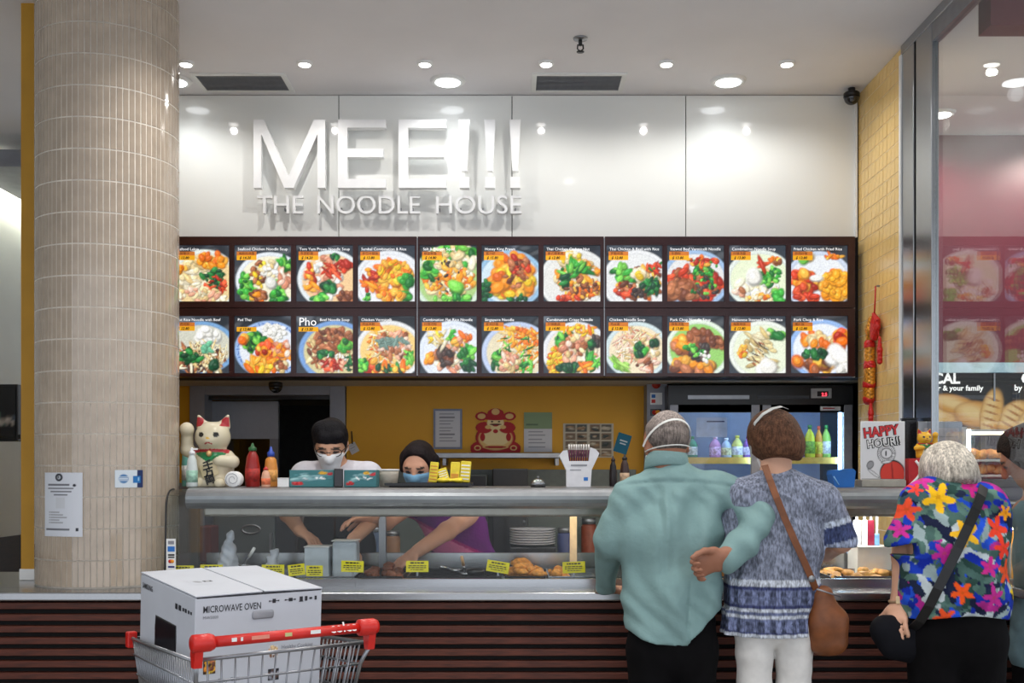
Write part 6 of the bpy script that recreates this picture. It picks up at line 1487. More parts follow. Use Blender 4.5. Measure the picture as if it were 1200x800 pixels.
kell(.5, .6, .06, .025, L3(170, 40, 30)); kell(.5, .62, .12, .02, L3(90, 30, 20)); kell(.5, .47, .05, .045, RD); kell(.5, .12, .26, .05, GD); kell(.5, .12, .22, .025, RD)
fx0, fx1, fz0, fz1 = wx(551.5, YN), wx(610, YN), wz(530, YN), wz(477, YN)
lf_ = thing('lucky_figure', 'red and gold cut-out of a plump bearded figure above the shelf', 'decoration', ((fx0 + fx1) / 2, YN, fz0))
nx, ny = P.nx, P.ny; V = []; cols = []
for dy in (0.0, -.004):
    for j in range(ny):
        for i in range(nx): V.append((fx0 + (fx1 - fx0) * i / (nx - 1), YN + dy, fz0 + (fz1 - fz0) * j / (ny - 1))); cols.append(P.c[j, i])
Fc = []
for j in range(ny - 1):
    for i in range(nx - 1):
        if K[j, i] and K[j + 1, i] and K[j, i + 1] and K[j + 1, i + 1]:
            a = j * nx + i; Fc.append([a + nx * ny, a + 1 + nx * ny, a + 1 + nx + nx * ny, a + nx + nx * ny]); Fc.append([a, a + nx, a + 1 + nx, a + 1])
used = sorted({i for f_ in Fc for i in f_}); mp = {a: b for b, a in enumerate(used)}
link('cutout', [V[i] for i in used], [[mp[i] for i in f_] for f_ in Fc], M_print, lf_, False, np.array([cols[i] for i in used]))
for px in (562, 600): box('base_tab', wx(px, YN) - .01, wx(px, YN) + .01, YN - .02, YN - .004, fz0, fz0 + .012, mat('red_tab', rgb(160, 20, 24), .6) if px == 562 else bpy.data.materials['red_tab'], lf_)
# stickers on the pier
ps_ = thing('pier_sticker', 'red round sticker at the top of the grey pier', 'sticker', (wx(769, 6.24), 6.245, wz(455, 6.24)), 'stickers on the grey pier'); lathe('disc', [(.026, 0), (.026, .002)], (wx(769, 6.247), 6.249, wz(450, 6.247)), mat('sticker_tomato', rgb(190, 52, 30), .6), ps_, n=20, axis='y'); box('leaf', wx(768, 6.246), wx(770.5, 6.246), 6.2455, 6.2468, wz(446, 6.246), wz(444, 6.246), M_r, ps_)
ps_ = thing('pier_sticker', 'white payment sticker in the middle of the grey pier', 'sticker', (wx(769, 6.24), 6.245, wz(474, 6.24)), 'stickers on the grey pier'); box('card', wx(762, 6.247), wx(776, 6.247), 6.2475, 6.2495, wz(474, 6.247), wz(460, 6.247), M_paper, ps_); box('logo', wx(763.5, 6.247), wx(768, 6.247), 6.2465, 6.2475, wz(466, 6.247), wz(462, 6.247), M_b, ps_); box('logo', wx(763.5, 6.247), wx(768, 6.247), 6.2465, 6.2475, wz(472, 6.247), wz(468, 6.247), M_r, ps_)
ps_ = thing('pier_sticker', 'dark sticker with red and amber circles low on the grey pier', 'sticker', (wx(769, 6.24), 6.245, wz(487, 6.24)), 'stickers on the grey pier'); box('card', wx(762, 6.247), wx(775, 6.247), 6.2475, 6.2495, wz(487, 6.247), wz(479, 6.247), M_black, ps_)
for a, mm in ((767, M_r), (771, M_o)): lathe('logo', [(.014, 0), (.014, .001)], (wx(a, 6.247), 6.2474 - (.0003 if a > 769 else 0), wz(483, 6.247)), mm, ps_, n=18, axis='y')
# ------------------------------------------------------------------ drinks fridge
YR = 6.12
fr = thing('drinks_fridge', 'black two-door glass drinks fridge lit blue inside', 'fridge', (wx(892, YR), 6.4, 0))
X0, X1 = wx(783, YR), wx(1001, YR) - .005; ZF = 1.985
M_fin = mat('fridge_lining', rgb(150, 170, 205), .4, noise=.02)
mb = MB(); mb.box(X0, X0 + .03, YR + .03, 6.72, .1, ZF); mb.box(X1 - .03, X1, YR + .03, 6.72, .1, ZF); mb.box(X0, X1, YR + .03, 6.72, .1, .16); mb.box(X0 + .03, X1 - .03, YR + .03, 6.70, 1.87, ZF); mb.build('cabinet', M_black, fr)
box('back_lining', X0 + .03, X1 - .03, 6.68, 6.70, .16, 1.87, M_fin, fr)
box('header', X0, X1, YR, YR + .03, wz(483, YR), ZF, M_black, fr, bev=.003)
box('grille', wx(806, YR), wx(878, YR), YR - .004, YR, wz(467.5, YR), wz(463, YR), M_satin, fr); box('grille', wx(887, YR), wx(948, YR), YR - .004, YR, wz(467, YR), wz(463.5, YR), mat('dull_grille', rgb(70, 74, 80), .5), fr)
c_ = box('controller', wx(950, YR), wx(974, YR), YR - .012, YR, wz(466.5, YR), wz(455, YR), mat('controller_grey', rgb(180, 178, 176), .5), fr, bev=.003)
box('display', wx(957, YR), wx(970, YR), YR - .0135, YR - .012, wz(464.5, YR), wz(458.5, YR), M_black, c_); text('digits', '2.5', .026, front(wx(962, YR), YR - .014, wz(464, YR)), mat('red_led', rgb(255, 40, 40), .5, noise=0, emit=(1, .05, .08, 1), estr=3), c_, bold=.0008)
M_stile = mat('fridge_stile', rgb(150, 150, 156), .4, metal=.4)
M_fg = glass_mat('fridge_glass', (.96, .98, 1, 1), 1.45)
for i, (a, b) in enumerate(((785, 890.5), (893.5, 999))):
    d = box('door_pane', wx(a + 10, YR), wx(b - 10, YR), YR + .008, YR + .014, .22, wz(474, YR), M_fg, fr)
    for q_ in ((a, a + 10), (b - 10, b)): box('stile', wx(q_[0], YR), wx(q_[1], YR), YR - .002, YR + .028, .14, wz(474, YR), M_stile, d, bev=.003)
    box('top_rail', wx(a + 10, YR), wx(b - 10, YR), YR, YR + .026, wz(483, YR), wz(474, YR), M_black, d); box('bottom_rail', wx(a + 10, YR), wx(b - 10, YR), YR, YR + .026, .14, .22, M_black, d)
box('centre_post', wx(890.6, YR), wx(893.4, YR), YR, YR + .06, .14, wz(474, YR), M_black, fr)
box('brand_plate', wx(961, YR), wx(985, YR), YR - .003, YR - .0005, wz(481, YR), wz(476, YR), M_paper, fr)
box('brand_stripe', wx(964, YR), wx(978, YR), YR - .0036, YR - .003, wz(479, YR), wz(477.5, YR), mat('brand_red', rgb(180, 40, 40), .5), fr)
M_led = mat('cool_led', rgb(235, 245, 255), .4, noise=0, emit=(.42, .68, 1, 1), estr=20)
tube('led_tube', [(wx(986, YR) + .01, YR + .06, .3), (wx(986, YR) + .01, YR + .06, 1.83)], .010, M_led, fr)
tube('led_tube', [(wx(884, YR), YR + .06, .3), (wx(884, YR), YR + .06, 1.83)], .007, M_led, fr)
tube('led_tube', [(X0 + .1, YR + .08, 1.85), (X1 - .1, YR + .08, 1.85)], .008, M_led, fr)
M_rail = mat('price_rail', rgb(222, 190, 90), .5, noise=.06)
shz = []
for i, py in enumerate((536, 604, 680, 760)):
    z = wz(py, YR + .1); shz.append(z)
    o = box('shelf', X0 + .035, X1 - .035, YR + .1, 6.66, z - .012, z, mat('shelf_wire', rgb(190, 200, 214), .4) if i == 0 else bpy.data.materials['shelf_wire'], fr)
    for a, b in ((796, 880), (904, 986)): box('price_rail', wx(a, YR + .09), wx(b, YR + .09), YR + .085, YR + .1, z - .036, z + .002, M_rail, o)
def drink(px, py0, w, Y, col, capc, label, labc=None, can=False, z=None):
    z = shz[0] + .001 if z is None else z; x = wx(px, Y); r = w * Y / F_PX / 2; h = wz(py0, Y) - z
    t = thing('drink_bottle' if not can else 'drink_can', label, 'drink', (x, Y, z), 'drinks in the fridge')
    mm = mat('drink_%d' % int(px), rgb(*col), .25, noise=.08, scale=40)
    if can: lathe('can_body', [(r * .8, 0), (r, .008), (r, h - .012), (r * .82, h - .004)], (x, Y, z), mm, t, n=18); lathe('can_end', [(r * .82, h - .004), (r * .8, h)], (x, Y, z), M_satin, t, n=18)
    else:
        lathe('bottle_body', [(r * .92, 0), (r, .008), (r, h * .58), (r * .7, h * .74), (r * .34, h * .84), (r * .32, h * .88)], (x, Y, z), mm, t, n=18); lathe('cap', [(r * .4, h * .88), (r * .4, h)], (x, Y, z), mat('drinkcap_%d' % int(px), rgb(*capc), .4), t, n=14)
    if labc: lathe('paper_label', [(r * 1.015, h * .12), (r * 1.02, h * .5)], (x, Y, z), mat('drinklabel_%d' % int(px), rgb(*labc), .5, noise=.3, scale=70), t, n=18)
Yd = 6.30
for a in ((797, 512, 11, (200, 190, 60), (200, 60, 40), 'yellow bottle behind the grey head', (220, 200, 90)), (811, 511, 13, (60, 150, 110), (30, 130, 70), 'green bottle with white label right of the grey head', (205, 225, 205)), (838, 511, 13.5, (214, 150, 200), (225, 190, 215), 'pink bottle in the left fridge door', (225, 170, 205)), (851, 513, 12.5, (190, 205, 220), (240, 240, 240), 'clear bottle with pale yellow label in left fridge door', (225, 215, 160)), (864, 510, 13, (225, 220, 120), (210, 200, 60), 'yellow-topped bottle with lilac label', (225, 215, 235)), (876, 511, 10, (140, 90, 170), (110, 70, 140), 'purple bottle at the edge of the left fridge door', (205, 190, 225)), (937, 507, 11, (120, 80, 150), (220, 220, 230), 'purple bottle right of the brown hair', (170, 130, 190))): drink(a[0], a[1], a[2], Yd, a[3], a[4], a[5], a[6])
for a in ((949, 498, 12, (206, 214, 60), (40, 120, 60), 'yellow-green bottle with a green top in the right fridge door', (120, 170, 60)), (959.5, 499, 9, (214, 150, 60), (220, 90, 60), 'orange bottle in the right fridge door', (225, 200, 70)), (968, 498, 11, (150, 200, 90), (60, 140, 70), 'lime bottle with white round label in the right fridge door', (230, 240, 235))): drink(a[0], a[1], a[2], Yd, a[3], a[4], a[5], a[6])
for i, px in enumerate((800, 815, 830, 845, 860, 876, 912, 927, 942, 957, 972)):
    drink(px, 604 - 24, 12, Yd, [(190, 40, 50), (60, 70, 160), (200, 200, 210), (40, 130, 90)][i % 4], (200, 200, 205), 'can on the second fridge shelf behind the customers', None, True, shz[1] + .001)
pr2 = thing('price_sheet', 'white price sheet hung inside the left fridge door', 'notice', (wx(835, YR + .05), YR + .05, wz(512, YR + .05)))
box('sheet', wx(816, YR + .05), wx(852, YR + .05), YR + .048, YR + .05, wz(512, YR + .05), wz(489, YR + .05), mat('pale_blue_sheet', rgb(190, 205, 235), .6), pr2); box('heading', wx(828, YR + .05), wx(849, YR + .05), YR + .047, YR + .048, wz(494.5, YR + .05), wz(493, YR + .05), M_nv, pr2)

# ------------------------------------------------------------------ notices on the column
def col_bend(px0, px1, off=.0035):
    angs = np.linspace(cam_ang - 1.45, cam_ang + 1.45, 4000)
    pxs = 600 + F_PX * (CX + CR * np.cos(angs)) / (CY + CR * np.sin(angs))
    a0, a1 = np.interp([px0, px1], pxs, angs) if pxs[0] < pxs[-1] else np.interp([px0, px1], pxs[::-1], angs[::-1])
    return a0, a1
def on_column(name, px0, px1, y0, y1, P, label, texts=()):
    a0, a1 = col_bend(px0, px1); am = (a0 + a1) / 2
    Ym = CY + CR * math.sin(am); z0, z1 = wz(y1, Ym), wz(y0, Ym); Rr = CR + .002
    t = thing(name, label, 'notice', (CX + Rr * math.cos(am), CY + Rr * math.sin(am), z0))
    def bendr(R_): 
        def f_(Q):
            an = a0 + (a1 - a0) * Q[:, 0]; return np.stack([CX + R_ * np.cos(an), CY + R_ * np.sin(an), z0 + (z1 - z0) * Q[:, 1]], 1)
        return f_
    fr_ = P.build('printed_sheet', Matrix.Identity(4), 1, 1, M_print, t, bendr(Rr + .0015))
    Pb = Paint(12, 3, L3(225, 225, 225)); Pb.build('backing', Matrix.Identity(4), 1, 1, M_print, t, bendr(Rr))
    return t
P = Paint(64, 100, L3(214, 218, 226), 3)
P.ell(.44, .925, .1, .062, L3(40, 44, 54), 0, .1); P.ell(.44, .925, .05, .03, L3(180, 184, 190), 0, .2); P.ell(.42, .93, .02, .02, L3(60, 60, 66), 0, .3)
for y, x0, x1 in ((.80, .12, .7), (.795, .12, .7), (.745, .12, .8), (.695, .2, .76), (.645, .3, .66)): P.rect(x0, x1, y, y + .02, L3(110, 112, 120))
P.ell(.82, .8, .04, .022, L3(30, 34, 46), 0, .3)
P.rect(.36, .6, .44, .615, L3(205, 208, 214))
for i, y in enumerate((.37, .33, .29, .25, .21)): P.rect(.15, .18, y, y + .016, L3(150, 150, 156)); P.rect(.2, .45 + .1 * (i % 3), y, y + .014, L3(160, 162, 168))
P.rect(.05, .7, .1, .125, L3(110, 112, 120)); P.rect(.85, .92, .09, .14, L3(50, 54, 64))
on_column('check_in_notice', 53.5, 97, 553.5, 628.5, P, 'white printed notice taped to the tiled column')
P = Paint(40, 26, L3(206, 216, 224), 3); P.ell(.3, .5, .17, .26, L3(70, 120, 170), 0, .15)
for y in (.38, .48, .58): P.rect(.14, .46, y, y + .05, L3(206, 216, 224))
P.rect(.78, 1, 0, 1, L3(24, 44, 92)); P.rect(.64, .9, .28, .66, L3(30, 110, 176)); P.rect(.82, .86, .4, .56, L3(150, 190, 220))
on_column('payment_card_sticker', 134.5, 167, 550.5, 571, P, 'small white and blue card sticker on the tiled column')

# ------------------------------------------------------------------ red hanging ornament on the tiled wall
XW = 1.852
def OW(px, py): Y = XW * F_PX / (px - 600.0); return V3((XW, Y, wz(py, Y)))
orn = thing('hanging_ornament', 'red and gold hanging charm with tassels on the tiled wall', 'ornament', tuple(OW(1021, 495)))
M_redo = mat('charm_red', rgb(200, 24, 22), .45, noise=.12, scale=60); M_goldo = mat('charm_gold', rgb(214, 140, 40), .35, metal=.3, noise=.3, scale=90)
tube('cord', [OW(1026, 335), OW(1025.5, 352), OW(1024.5, 368)], .004, M_redo, orn, 6); box('hook', XW + .005, 1.873, OW(1026, 335).y - .004, OW(1026, 335).y + .004, OW(1026, 335).z - .004, OW(1026, 335).z + .004, M_satin, orn)
def blobp(name, pts, rs, m_, th=.018):
    S_ = Shape(); S_.chain([tuple(p) for p in pts], [(r_, min(r_, th)) for r_ in rs], .01, (0, 1, 0)); return organic(name, S_, .004, m_, orn, lambda G, X, Y, Z: G + .0018 * np.sin(300 * Z) * np.sin(280 * Y))
k_ = blobp('knot', [OW(1024, 368), OW(1026, 380), OW(1024, 395)], [.010, .055, .03], M_redo)
k2 = blobp('fish', [OW(1021, 374), OW(1020, 386), OW(1019, 398)], [.016, .034, .018], M_goldo, .024)
for i, (a, b, c_2, w_) in enumerate(((1019, 406, 424, .03), (1019, 430, 449, .042), (1018, 452, 466, .044))):
    ca, cb = OW(a, b), OW(a, c_2); blobp('drum', [ca, cb], [w_, w_], M_goldo, .026)
    blobp('drum_band', [OW(a, b - 2.5), OW(a, b - .5)], [w_ * 1.05, w_ * 1.05], M_redo, .028); blobp('drum_band', [OW(a, c_2 + 1), OW(a, c_2 + 2)], [w_ * .95, w_ * .95], M_redo, .028)
for a, b, c_2 in ((1020.5, 474, 493), (1031, 396, 424)):
    blobp('tassel', [OW(a, b), OW(a, (b + c_2) / 2), OW(a, c_2)], [.008, .016, .017], M_redo, .012)
tube('thread', [OW(1029, 386), OW(1031, 398)], .002, M_redo, orn, 5); tube('thread', [OW(1020, 466), OW(1020.5, 476)], .002, M_redo, orn, 5)

# ------------------------------------------------------------------ bakery beyond the partition
YK = 6.46
bs = thing('bakery_sign', 'black bakery sign with white lettering and a photo of loaves', 'sign', (wx(1150, YK), YK, wz(580, YK)))
M_blk = mat('black_sign', rgb(16, 18, 24), .4)
P = Paint(170, 110, L3(16, 18, 24), 8)
LO = [L3(236, 186, 110), L3(226, 166, 84), L3(242, 200, 134)]
def loaf_p(cx, cy, rx, ry, rot, nsl):
    P.ell(cx, cy, rx * 1.05, ry * 1.05, L3(150, 92, 40), rot, .1); P.ell(cx, cy, rx, ry, P.r.choice(LO), rot, .35); P.ell(cx - .2 * ry, cy + .2 * ry, rx * .7, ry * .5, L3(246, 212, 150), rot, .9)
    for i in range(nsl):
        t_ = (i + .5) / nsl * 1.5 - .75; P.ell(cx + rx * t_ * math.cos(rot), cy + rx * t_ * math.sin(rot), ry * .75, .007, L3(176, 112, 52), rot + 1.2, .6)
q_ = random.Random(3)
for cx, cy, rx, ry, rot, n_ in ((.06, .66, .10, .12, -.5, 0), (.155, .76, .11, .065, -.5, 0), (.25, .69, .10, .09, -.6, 0), (.43, .67, .12, .07, 1.2, 4), (.325, .70, .17, .05, 1.45, 5), (.55, .66, .12, .08, .9, 4), (.66, .72, .12, .07, 1.2, 4), (.78, .66, .12, .08, .7, 4), (.92, .7, .12, .08, 1.1, 4),
        (.0, .42, .13, .12, -.4, 0), (.12, .5, .1, .1, .3, 3), (.22, .48, .11, .1, -.3, 3), (.37, .44, .12, .1, .5, 3), (.52, .44, .12, .1, -.4, 3), (.68, .48, .12, .1, .4, 3), (.85, .44, .12, .1, -.2, 3), (.98, .48, .1, .1, .3, 3),
        (.08, .2, .13, .13, .2, 3), (.25, .22, .12, .12, -.3, 3), (.42, .18, .12, .13, .4, 3), (.6, .22, .12, .12, -.1, 3), (.78, .18, .12, .13, .3, 3), (.95, .22, .12, .12, -.3, 3), (.3, .03, .2, .1, 0, 3), (.7, .03, .2, .1, 0, 3)): loaf_p(cx, cy, rx, ry, rot, n_)
x0, x1, z0, z1 = wx(1080, YK), wx(1330, YK), wz(592, YK), wz(437, YK)
P.build('photo_print', frame3((x0, YK - .004, z0), (1, 0, 0), (0, 0, 1)), x1 - x0, z1 - z0, vmat('bakery_print', .4, emit=.85), bs)
box('sign_box', x0 - .01, x1 + .01, YK - .002, YK + .05, z0, z1, M_blk, bs)
box('light_strip', x0, x1, YK - .02, YK + .05, wz(436.5, YK), wz(425, YK), mat('pale_blue_header', rgb(150, 176, 190), .3, emit=rgb(120, 150, 165), estr=.5), bs)
box('panel_joint', wx(1163.5, YK), wx(1165.5, YK), YK - .012, YK - .004, wz(470, YK), z1, M_satin, bs)
text('lettering', 'LOCAL', .088, front(wx(1071, YK), YK - .006, wz(449, YK)), M_txt, bs, bold=.003, width=wx(1124, YK) - wx(1071, YK))
text('lettering', 'for your baker & your family', .045, front(wx(1050, YK), YK - .006, wz(457.5, YK)), M_txt, bs, bold=.001, width=wx(1152, YK) - wx(1050, YK))
text('lettering', 'C', .088, front(wx(1196, YK), YK - .006, wz(449, YK)), M_txt, bs, bold=.003)
text('lettering', 'by s', .05, front(wx(1188, YK), YK - .006, wz(457.5, YK)), M_txt, bs, bold=.001)
# bread cabinet with shelves
Yc = 5.15
bcse = thing('bread_cabinet', 'glass bread cabinet with a cool white light strip behind the floral shirt', 'display case', (wx(1165, Yc), 5.3, 0))
xa, xb = wx(1128, Yc), wx(1236, Yc)
M_bk = mat('bread_case_frame', rgb(190, 186, 180), .35, metal=.5)
box('cabinet_base', xa, xb, Yc - .35, Yc + .35, 0, wz(640, Yc), mat('warm_cabinet', rgb(236, 190, 96), .5, noise=.03), bcse)
for x in (xa, xb - .02): box('corner_post', x, x + .02, Yc, Yc + .02, wz(640, Yc), wz(500, Yc), M_bk, bcse)
for i, py in enumerate((503, 538, 556, 588)): box('shelf', xa + .02, xb - .02, Yc + .02, Yc + .32, wz(py, Yc) - .01, wz(py, Yc), M_bk, bcse)
box('back_panel', xa, xb, Yc + .32, Yc + .335, wz(640, Yc), wz(500, Yc), mat('case_back', rgb(70, 62, 84), .5), bcse)
tube('light_strip', [(wx(1136, Yc), Yc + .01, wz(585, Yc)), (wx(1136, Yc), Yc + .01, wz(503, Yc))], .011, mat('bread_led', rgb(240, 246, 255), .4, noise=0, emit=(.72, .85, 1, 1), estr=10), bcse)
box('warm_light', xa + .05, xb - .05, Yc + .05, Yc + .08, wz(503, Yc) - .022, wz(503, Yc) - .011, mat('bread_warm', rgb(255, 230, 190), .4, noise=0, emit=(1, .8, .55, 1), estr=12), bcse)
box('front_pane', xa + .02, xb - .02, Yc + .002, Yc + .008, wz(640, Yc), wz(500, Yc), M_glass, bcse)
fc = thing('counter_display', 'low warm-lit bakery display at the right edge of the counter', 'display case', (wx(1210, 4.7), 4.7, 1.02))
box('back_board', wx(1180, 4.75), wx(1290, 4.75), 4.75, 4.77, 1.02, wz(622, 4.75), mat('amber_board', rgb(240, 176, 74), .5, noise=.04), fc); tube('lamp_tube', [(wx(1185, 4.6), 4.62, wz(618, 4.62)), (wx(1290, 4.6), 4.62, wz(618, 4.62))], .009, M_tubew, fc); box('hood', wx(1180, 4.6), wx(1290, 4.6), 4.58, 4.76, wz(622, 4.6) + .035, wz(616, 4.6) + .035, M_bk, fc)
box('end_post', wx(1183, 4.58), wx(1185, 4.58), 4.58, 4.60, 1.02, wz(616, 4.6) + .03, M_bk, fc)
M_loaf = mat('crust', rgb(206, 140, 72), .55, noise=.2, scale=30, bump=.3)
li = 0
for py, xs_ in ((538, (1144, 1153, 1162, 1171)), (556, (1145, 1154, 1163, 1172, 1180)), (588, (1143, 1152, 1161, 1170))):
    for px in xs_:
        z = wz(py, Yc) + .027; li += 1
        tag(lump('bread_roll', (wx(px, Yc + .1), Yc + .11, z), (.024, .05, .024), M_loaf, 300 + li), 'bread roll on a shelf of the bread cabinet', 'bread', 'rolls in the bread cabinet')

# ------------------------------------------------------------------ shopping trolley with boxed microwave
PH = math.radians(36.0)
A = V3(((229 - 600) * 3.0 / F_PX, 3.0, CAM_Z - 150 * 3.0 / F_PX))
MBX = Matrix.Translation(A) @ Matrix.Rotation(PH, 4, 'Z') @ Matrix.Rotation(math.radians(3.4), 4, 'X')
bxw, bxd, bxh = .39, .50, .335
M_cb = mat('white_cardboard', rgb(196, 200, 208), .6, noise=.015, scale=8)
M_print_g0 = mat('seam_grey', rgb(96, 98, 104), .7)
mo = thing('microwave_carton', 'white microwave oven carton riding in the shopping trolley', 'box', tuple(MBX @ V3((bxw / 2, bxd / 2, -bxh))))
box('carton', 0, bxw, 0, bxd, -bxh, -.002, M_cb, mo, bev=.003, M=MBX)
for i, (a, b) in enumerate(((0, bxw * .511), (bxw * .524, bxw))):
    tl = Matrix.Translation((0 if i == 0 else bxw, 0, .0)) @ Matrix.Rotation((-.012, .014)[i], 4, 'Y') @ Matrix.Translation((0 if i == 0 else -bxw, 0, 0))
    box('top_flap', a, b, -.002, bxd + .002, -.0005, .004, M_cb, mo, bev=.0015, M=MBX @ tl)
box('flap_seam', bxw * .511, bxw * .524, 0, bxd, -.0019, .001, M_print_g0, mo, M=MBX)
box('flap_gap', .004, bxw - .004, -.0008, .004, -.0042, -.0022, M_ink, mo, M=MBX)
FM = MBX @ frame3((0, -.0012, 0), (1, 0, 0), (0, 0, 1)); LM = MBX @ frame3((-.0012, bxd, 0), (0, -1, 0), (0, 0, 1))
M_print_k = mat('carton_print', rgb(40, 42, 48), .6); M_print_g = mat('carton_print_grey', rgb(120, 124, 132), .6)
text('lettering', 'MICROWAVE OVEN', .028, FM @ Matrix.Translation((.022, -.046, 0)), M_print_k, mo, bold=.0002, width=.172)
text('lettering', 'MW5000', .012, FM @ Matrix.Translation((.022, -.064, 0)), M_print_g, mo)
S = Shape(); S.seg((.172, -.002, -.064), (.232, -.002, -.064), (.0135, .004), None, .002, (0, 0, 1)); V_, Q_ = S.mesh(.0035); link('hand_hole', xf(V_, MBX), Q_, mat('hand_hole_grey', rgb(150, 152, 158), .6), mo, True)
mb = MB()
for i, x in enumerate((.222, .236, .25, .272, .288, .302, .322, .338, .353, .369)):
    w_, h_ = (.004, .010, .004, .005, .012, .005, .010, .008, .009, .007)[i], (.004, .012, .004, .004, .010, .004, .014, .014, .006, .012)[i]; mb.box(x - w_ / 2, x + w_ / 2, -.0014, -.0006, -.026 - h_ / 2, -.026 + h_ / 2)
    if i in (1, 4): mb.box(x - .014, x + .014, -.0014, -.0006, -.0268, -.0252)
    if i == 6: mb.box(x - .007, x + .007, -.0014, -.0006, -.0345, -.0325)
mb.build('icon_print', M_print_k, mo, M=MBX)['kind'] = 'stuff'
def carton_pic(x, z, w_, h_, pal, seed, bgc):
    P = Paint(16, 16, bgc, seed); P.blobs(24, .5, .5, .45, .45, pal, .08, .16, 1.6); P.build('picture_print', FM @ Matrix.Translation((x, z, 0)), w_, h_, M_print, mo)
carton_pic(.026, -.222, .036, .048, O + MT + YE, 3, L3(60, 40, 30)); carton_pic(.222, -.196, .030, .038, [L3(200, 150, 90), L3(120, 80, 50), L3(230, 200, 150)], 4, L3(210, 212, 216)); carton_pic(.222, -.262, .034, .034, DK + [L3(150, 150, 160)], 5, L3(30, 32, 40))
for x, z, s_ in ((.07, -.185, 'Sensor Cook'), (.262, -.172, 'Healthy Cooking'), (.07, -.25, 'Easy Clean'), (.205, -.125, '4.34 A')): text('lettering', s_, .017, FM @ Matrix.Translation((x, z, 0)), M_print_g, mo, maxw=.1)
text('lettering', 'SAMSUNG', .024, LM @ Matrix.Translation((.022, -.042, 0)), M_print_k, mo, bold=.0004, width=.10)
mb = MB()
for y, w_ in ((.345, .02), (.375, .02), (.405, .012), (.425, .014), (.45, .012), (.47, .01)): mb.box(-.0014, -.0006, bxd - y - w_ / 2, bxd - y + w_ / 2, -.05 - w_ * .4, -.05 + w_ * .4)
mb.build('icon_print', M_print_k, mo, M=MBX)['kind'] = 'stuff'
S = Shape(); S.seg((-.0005, .155, -.15), (-.0005, .345, -.15), (.003, .045), None, .002, (1, 0, 0)); S.seg((-.0005, .155, -.2), (-.0005, .345, -.2), (.003, .045), None, .002, (1, 0, 0)); V_, Q_ = S.mesh(.005)
o = link('oven_picture', xf(V_, MBX), Q_, mat('oven_print', rgb(14, 16, 24), .3), mo, True)
mb = MB(); mb.box(.118, .145, -.0, .0, 0, 0)
P = Paint(24, 16, L3(196, 200, 208), 2); P.ell(.3, .55, .12, .2, L3(150, 152, 158), .3, .3); P.rect(.5, .8, .45, .7, L3(60, 62, 68)); P.ell(.65, .57, .06, .08, L3(190, 190, 194), 0, .2)
P.build('top_print', MBX @ Matrix.Translation((.06, .18, .0053)) @ Matrix.Rotation(-.012, 4, 'Y'), .09, .09, M_print, mo)

H0 = V3((-.8125, 2.76, 0)); MT_ = Matrix.Translation(H0) @ Matrix.Rotation(PH, 4, 'Z')
M_wire = mat('zinc_wire', rgb(150, 152, 156), .3, metal=.9, noise=.03); M_redp = mat('red_plastic', rgb(205, 34, 26), .35, noise=.04)
tr = thing('shopping_trolley', 'wire shopping trolley with a red handle in the foreground', 'trolley', tuple(MT_ @ V3((.25, .4, 0))))
hl = tube('handle', [(0.03, 0, 1.05), (.48, 0, 1.05)], .0145, M_redp, tr, 14, M=MT_)
for x, s_ in ((0, 1), (.505, -1)):
    e_ = lathe('handle_end', [(.018, -.03), (.024, -.026), (.024, .018), (.019, .03)], (0, 0, 0), M_redp, tr, n=16, axis='x'); vs = np.array([tuple(MT_ @ (V3(v.co) + org_of(tr) + V3((x + s_ * .012, 0, 1.05)))) for v in e_.data.vertices]) - np.array(org_of(tr)); e_.data.vertices.foreach_set('co', vs.ravel())
    prism('bracket', [(-.012, 1.04), (.02, 1.045), (.028, 1.02), (.02, .985), (.0, .985)], x - .011, x + .011, M_redp, tr, 'yz', M=MT_)
text('lettering', 'coles', .040, MT_ @ frame3((.37, -.0156, 1.046), (1, 0, 0), (0, .45, 1)), mat('white_print', rgb(235, 232, 230), .6), hl, bold=.0008)
for x, w_, mm in ((.085, .014, M_paper), (.11, .006, M_paper), (.14, .05, mat('salmon_print', rgb(225, 140, 120), .6)), (.235, .02, mat('sage_print', rgb(190, 190, 130), .6)), (.31, .03, M_paper)): box('handle_print', x, x + w_, -.0155, -.0142, 1.048, 1.058, mm, hl, M=MT_)
near = [(0.0, .04), (.505, .04)]; far = [(.066, .80), (.492, .80)]
ZN, ZFR, ZBT = 1.0, .955, .772
def rimz(t_): return ZN + (ZFR - ZN) * t_
def wire(name, pts, r_=.0026, n=6): return tube(name, pts, r_, M_wire, tr, n, M=MT_)
wire('rim', [(*near[0], ZN), (*near[1], ZN), (*far[1], ZFR), (*far[0], ZFR), (*near[0], ZN)], .0055, 8)
botn = [(.03, .09), (.475, .09)]; botf = [(.085, .77), (.475, .77)]
wire('base_rim', [(*botn[0], ZBT), (*botn[1], ZBT), (*botf[1], ZBT), (*botf[0], ZBT), (*botn[0], ZBT)], .005, 8)
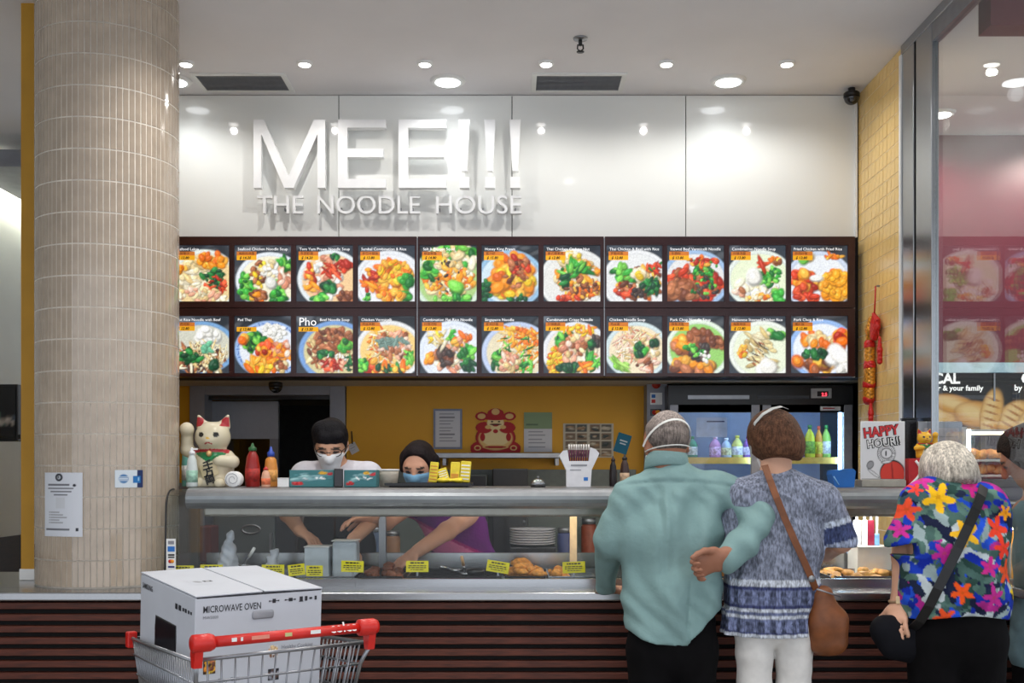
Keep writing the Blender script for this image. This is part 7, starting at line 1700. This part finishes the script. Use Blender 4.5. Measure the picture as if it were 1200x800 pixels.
lp = lambda a, b, t_: tuple(a[i] + (b[i] - a[i]) * t_ for i in range(len(a)))
for i in range(1, 13): t_ = i / 13; wire('upright_wire', [(*lp(near[0], near[1], t_), ZN), (*lp(botn[0], botn[1], t_), ZBT)])
for i in range(1, 12):
    t_ = i / 12; wire('upright_wire', [(*lp(far[0], far[1], t_), ZFR), (*lp(botf[0], botf[1], t_), ZBT)])
for i in range(1, 30):
    t_ = i / 30
    for k in (0, 1): wire('upright_wire', [(*lp(near[k], far[k], t_), rimz(t_)), (*lp(botn[k], botf[k], t_), ZBT)])
for s_ in (.28, .62):
    P4 = [(*lp(near[0], botn[0], s_), ZN + (ZBT - ZN) * s_), (*lp(near[1], botn[1], s_), ZN + (ZBT - ZN) * s_), (*lp(far[1], botf[1], s_), ZFR + (ZBT - ZFR) * s_), (*lp(far[0], botf[0], s_), ZFR + (ZBT - ZFR) * s_)]
    wire('band_wire', P4 + [P4[0]], .0035)
for i in range(1, 12): t_ = i / 12; wire('floor_wire', [(*lp(botn[0], botn[1], t_), ZBT), (*lp(botf[0], botf[1], t_), ZBT)])
for x, y, z in ((.066, .80, ZFR), (.492, .80, ZFR)): box('corner_bumper', x - .016, x + .016, y - .012, y + .016, z - .03, z + .022, M_redp, tr, bev=.005, M=MT_)
for k in (0, 1):
    x = near[k][0]; xi = .05 if k == 0 else .455
    wire('handle_strut', [(x, .012, .99), (x * .96 + .01, .045, .94), (lp(near[k], botn[k], .5)[0], .07, .87)], .006, 8)
    wire('frame_tube', [(lp(near[k], botn[k], .5)[0], .07, .87), (xi, .08, .5), (xi, .06, .22), (xi, .75, .2), (xi + (.03 if k == 0 else -.0), .70, ZBT)], .009, 8)
    for y in (.08, .72):
        c_2 = MT_ @ V3((xi, y, .055)); w_ = lathe('wheel', [(.012, -.012), (.05, -.012), (.054, -.006), (.054, .006), (.05, .012), (.012, .012)], tuple(c_2), M_black, tr, n=20, axis='x'); box('castor_fork', xi - .02, xi + .02, y - .012, y + .012, .11, .22, M_satin, tr, M=MT_)
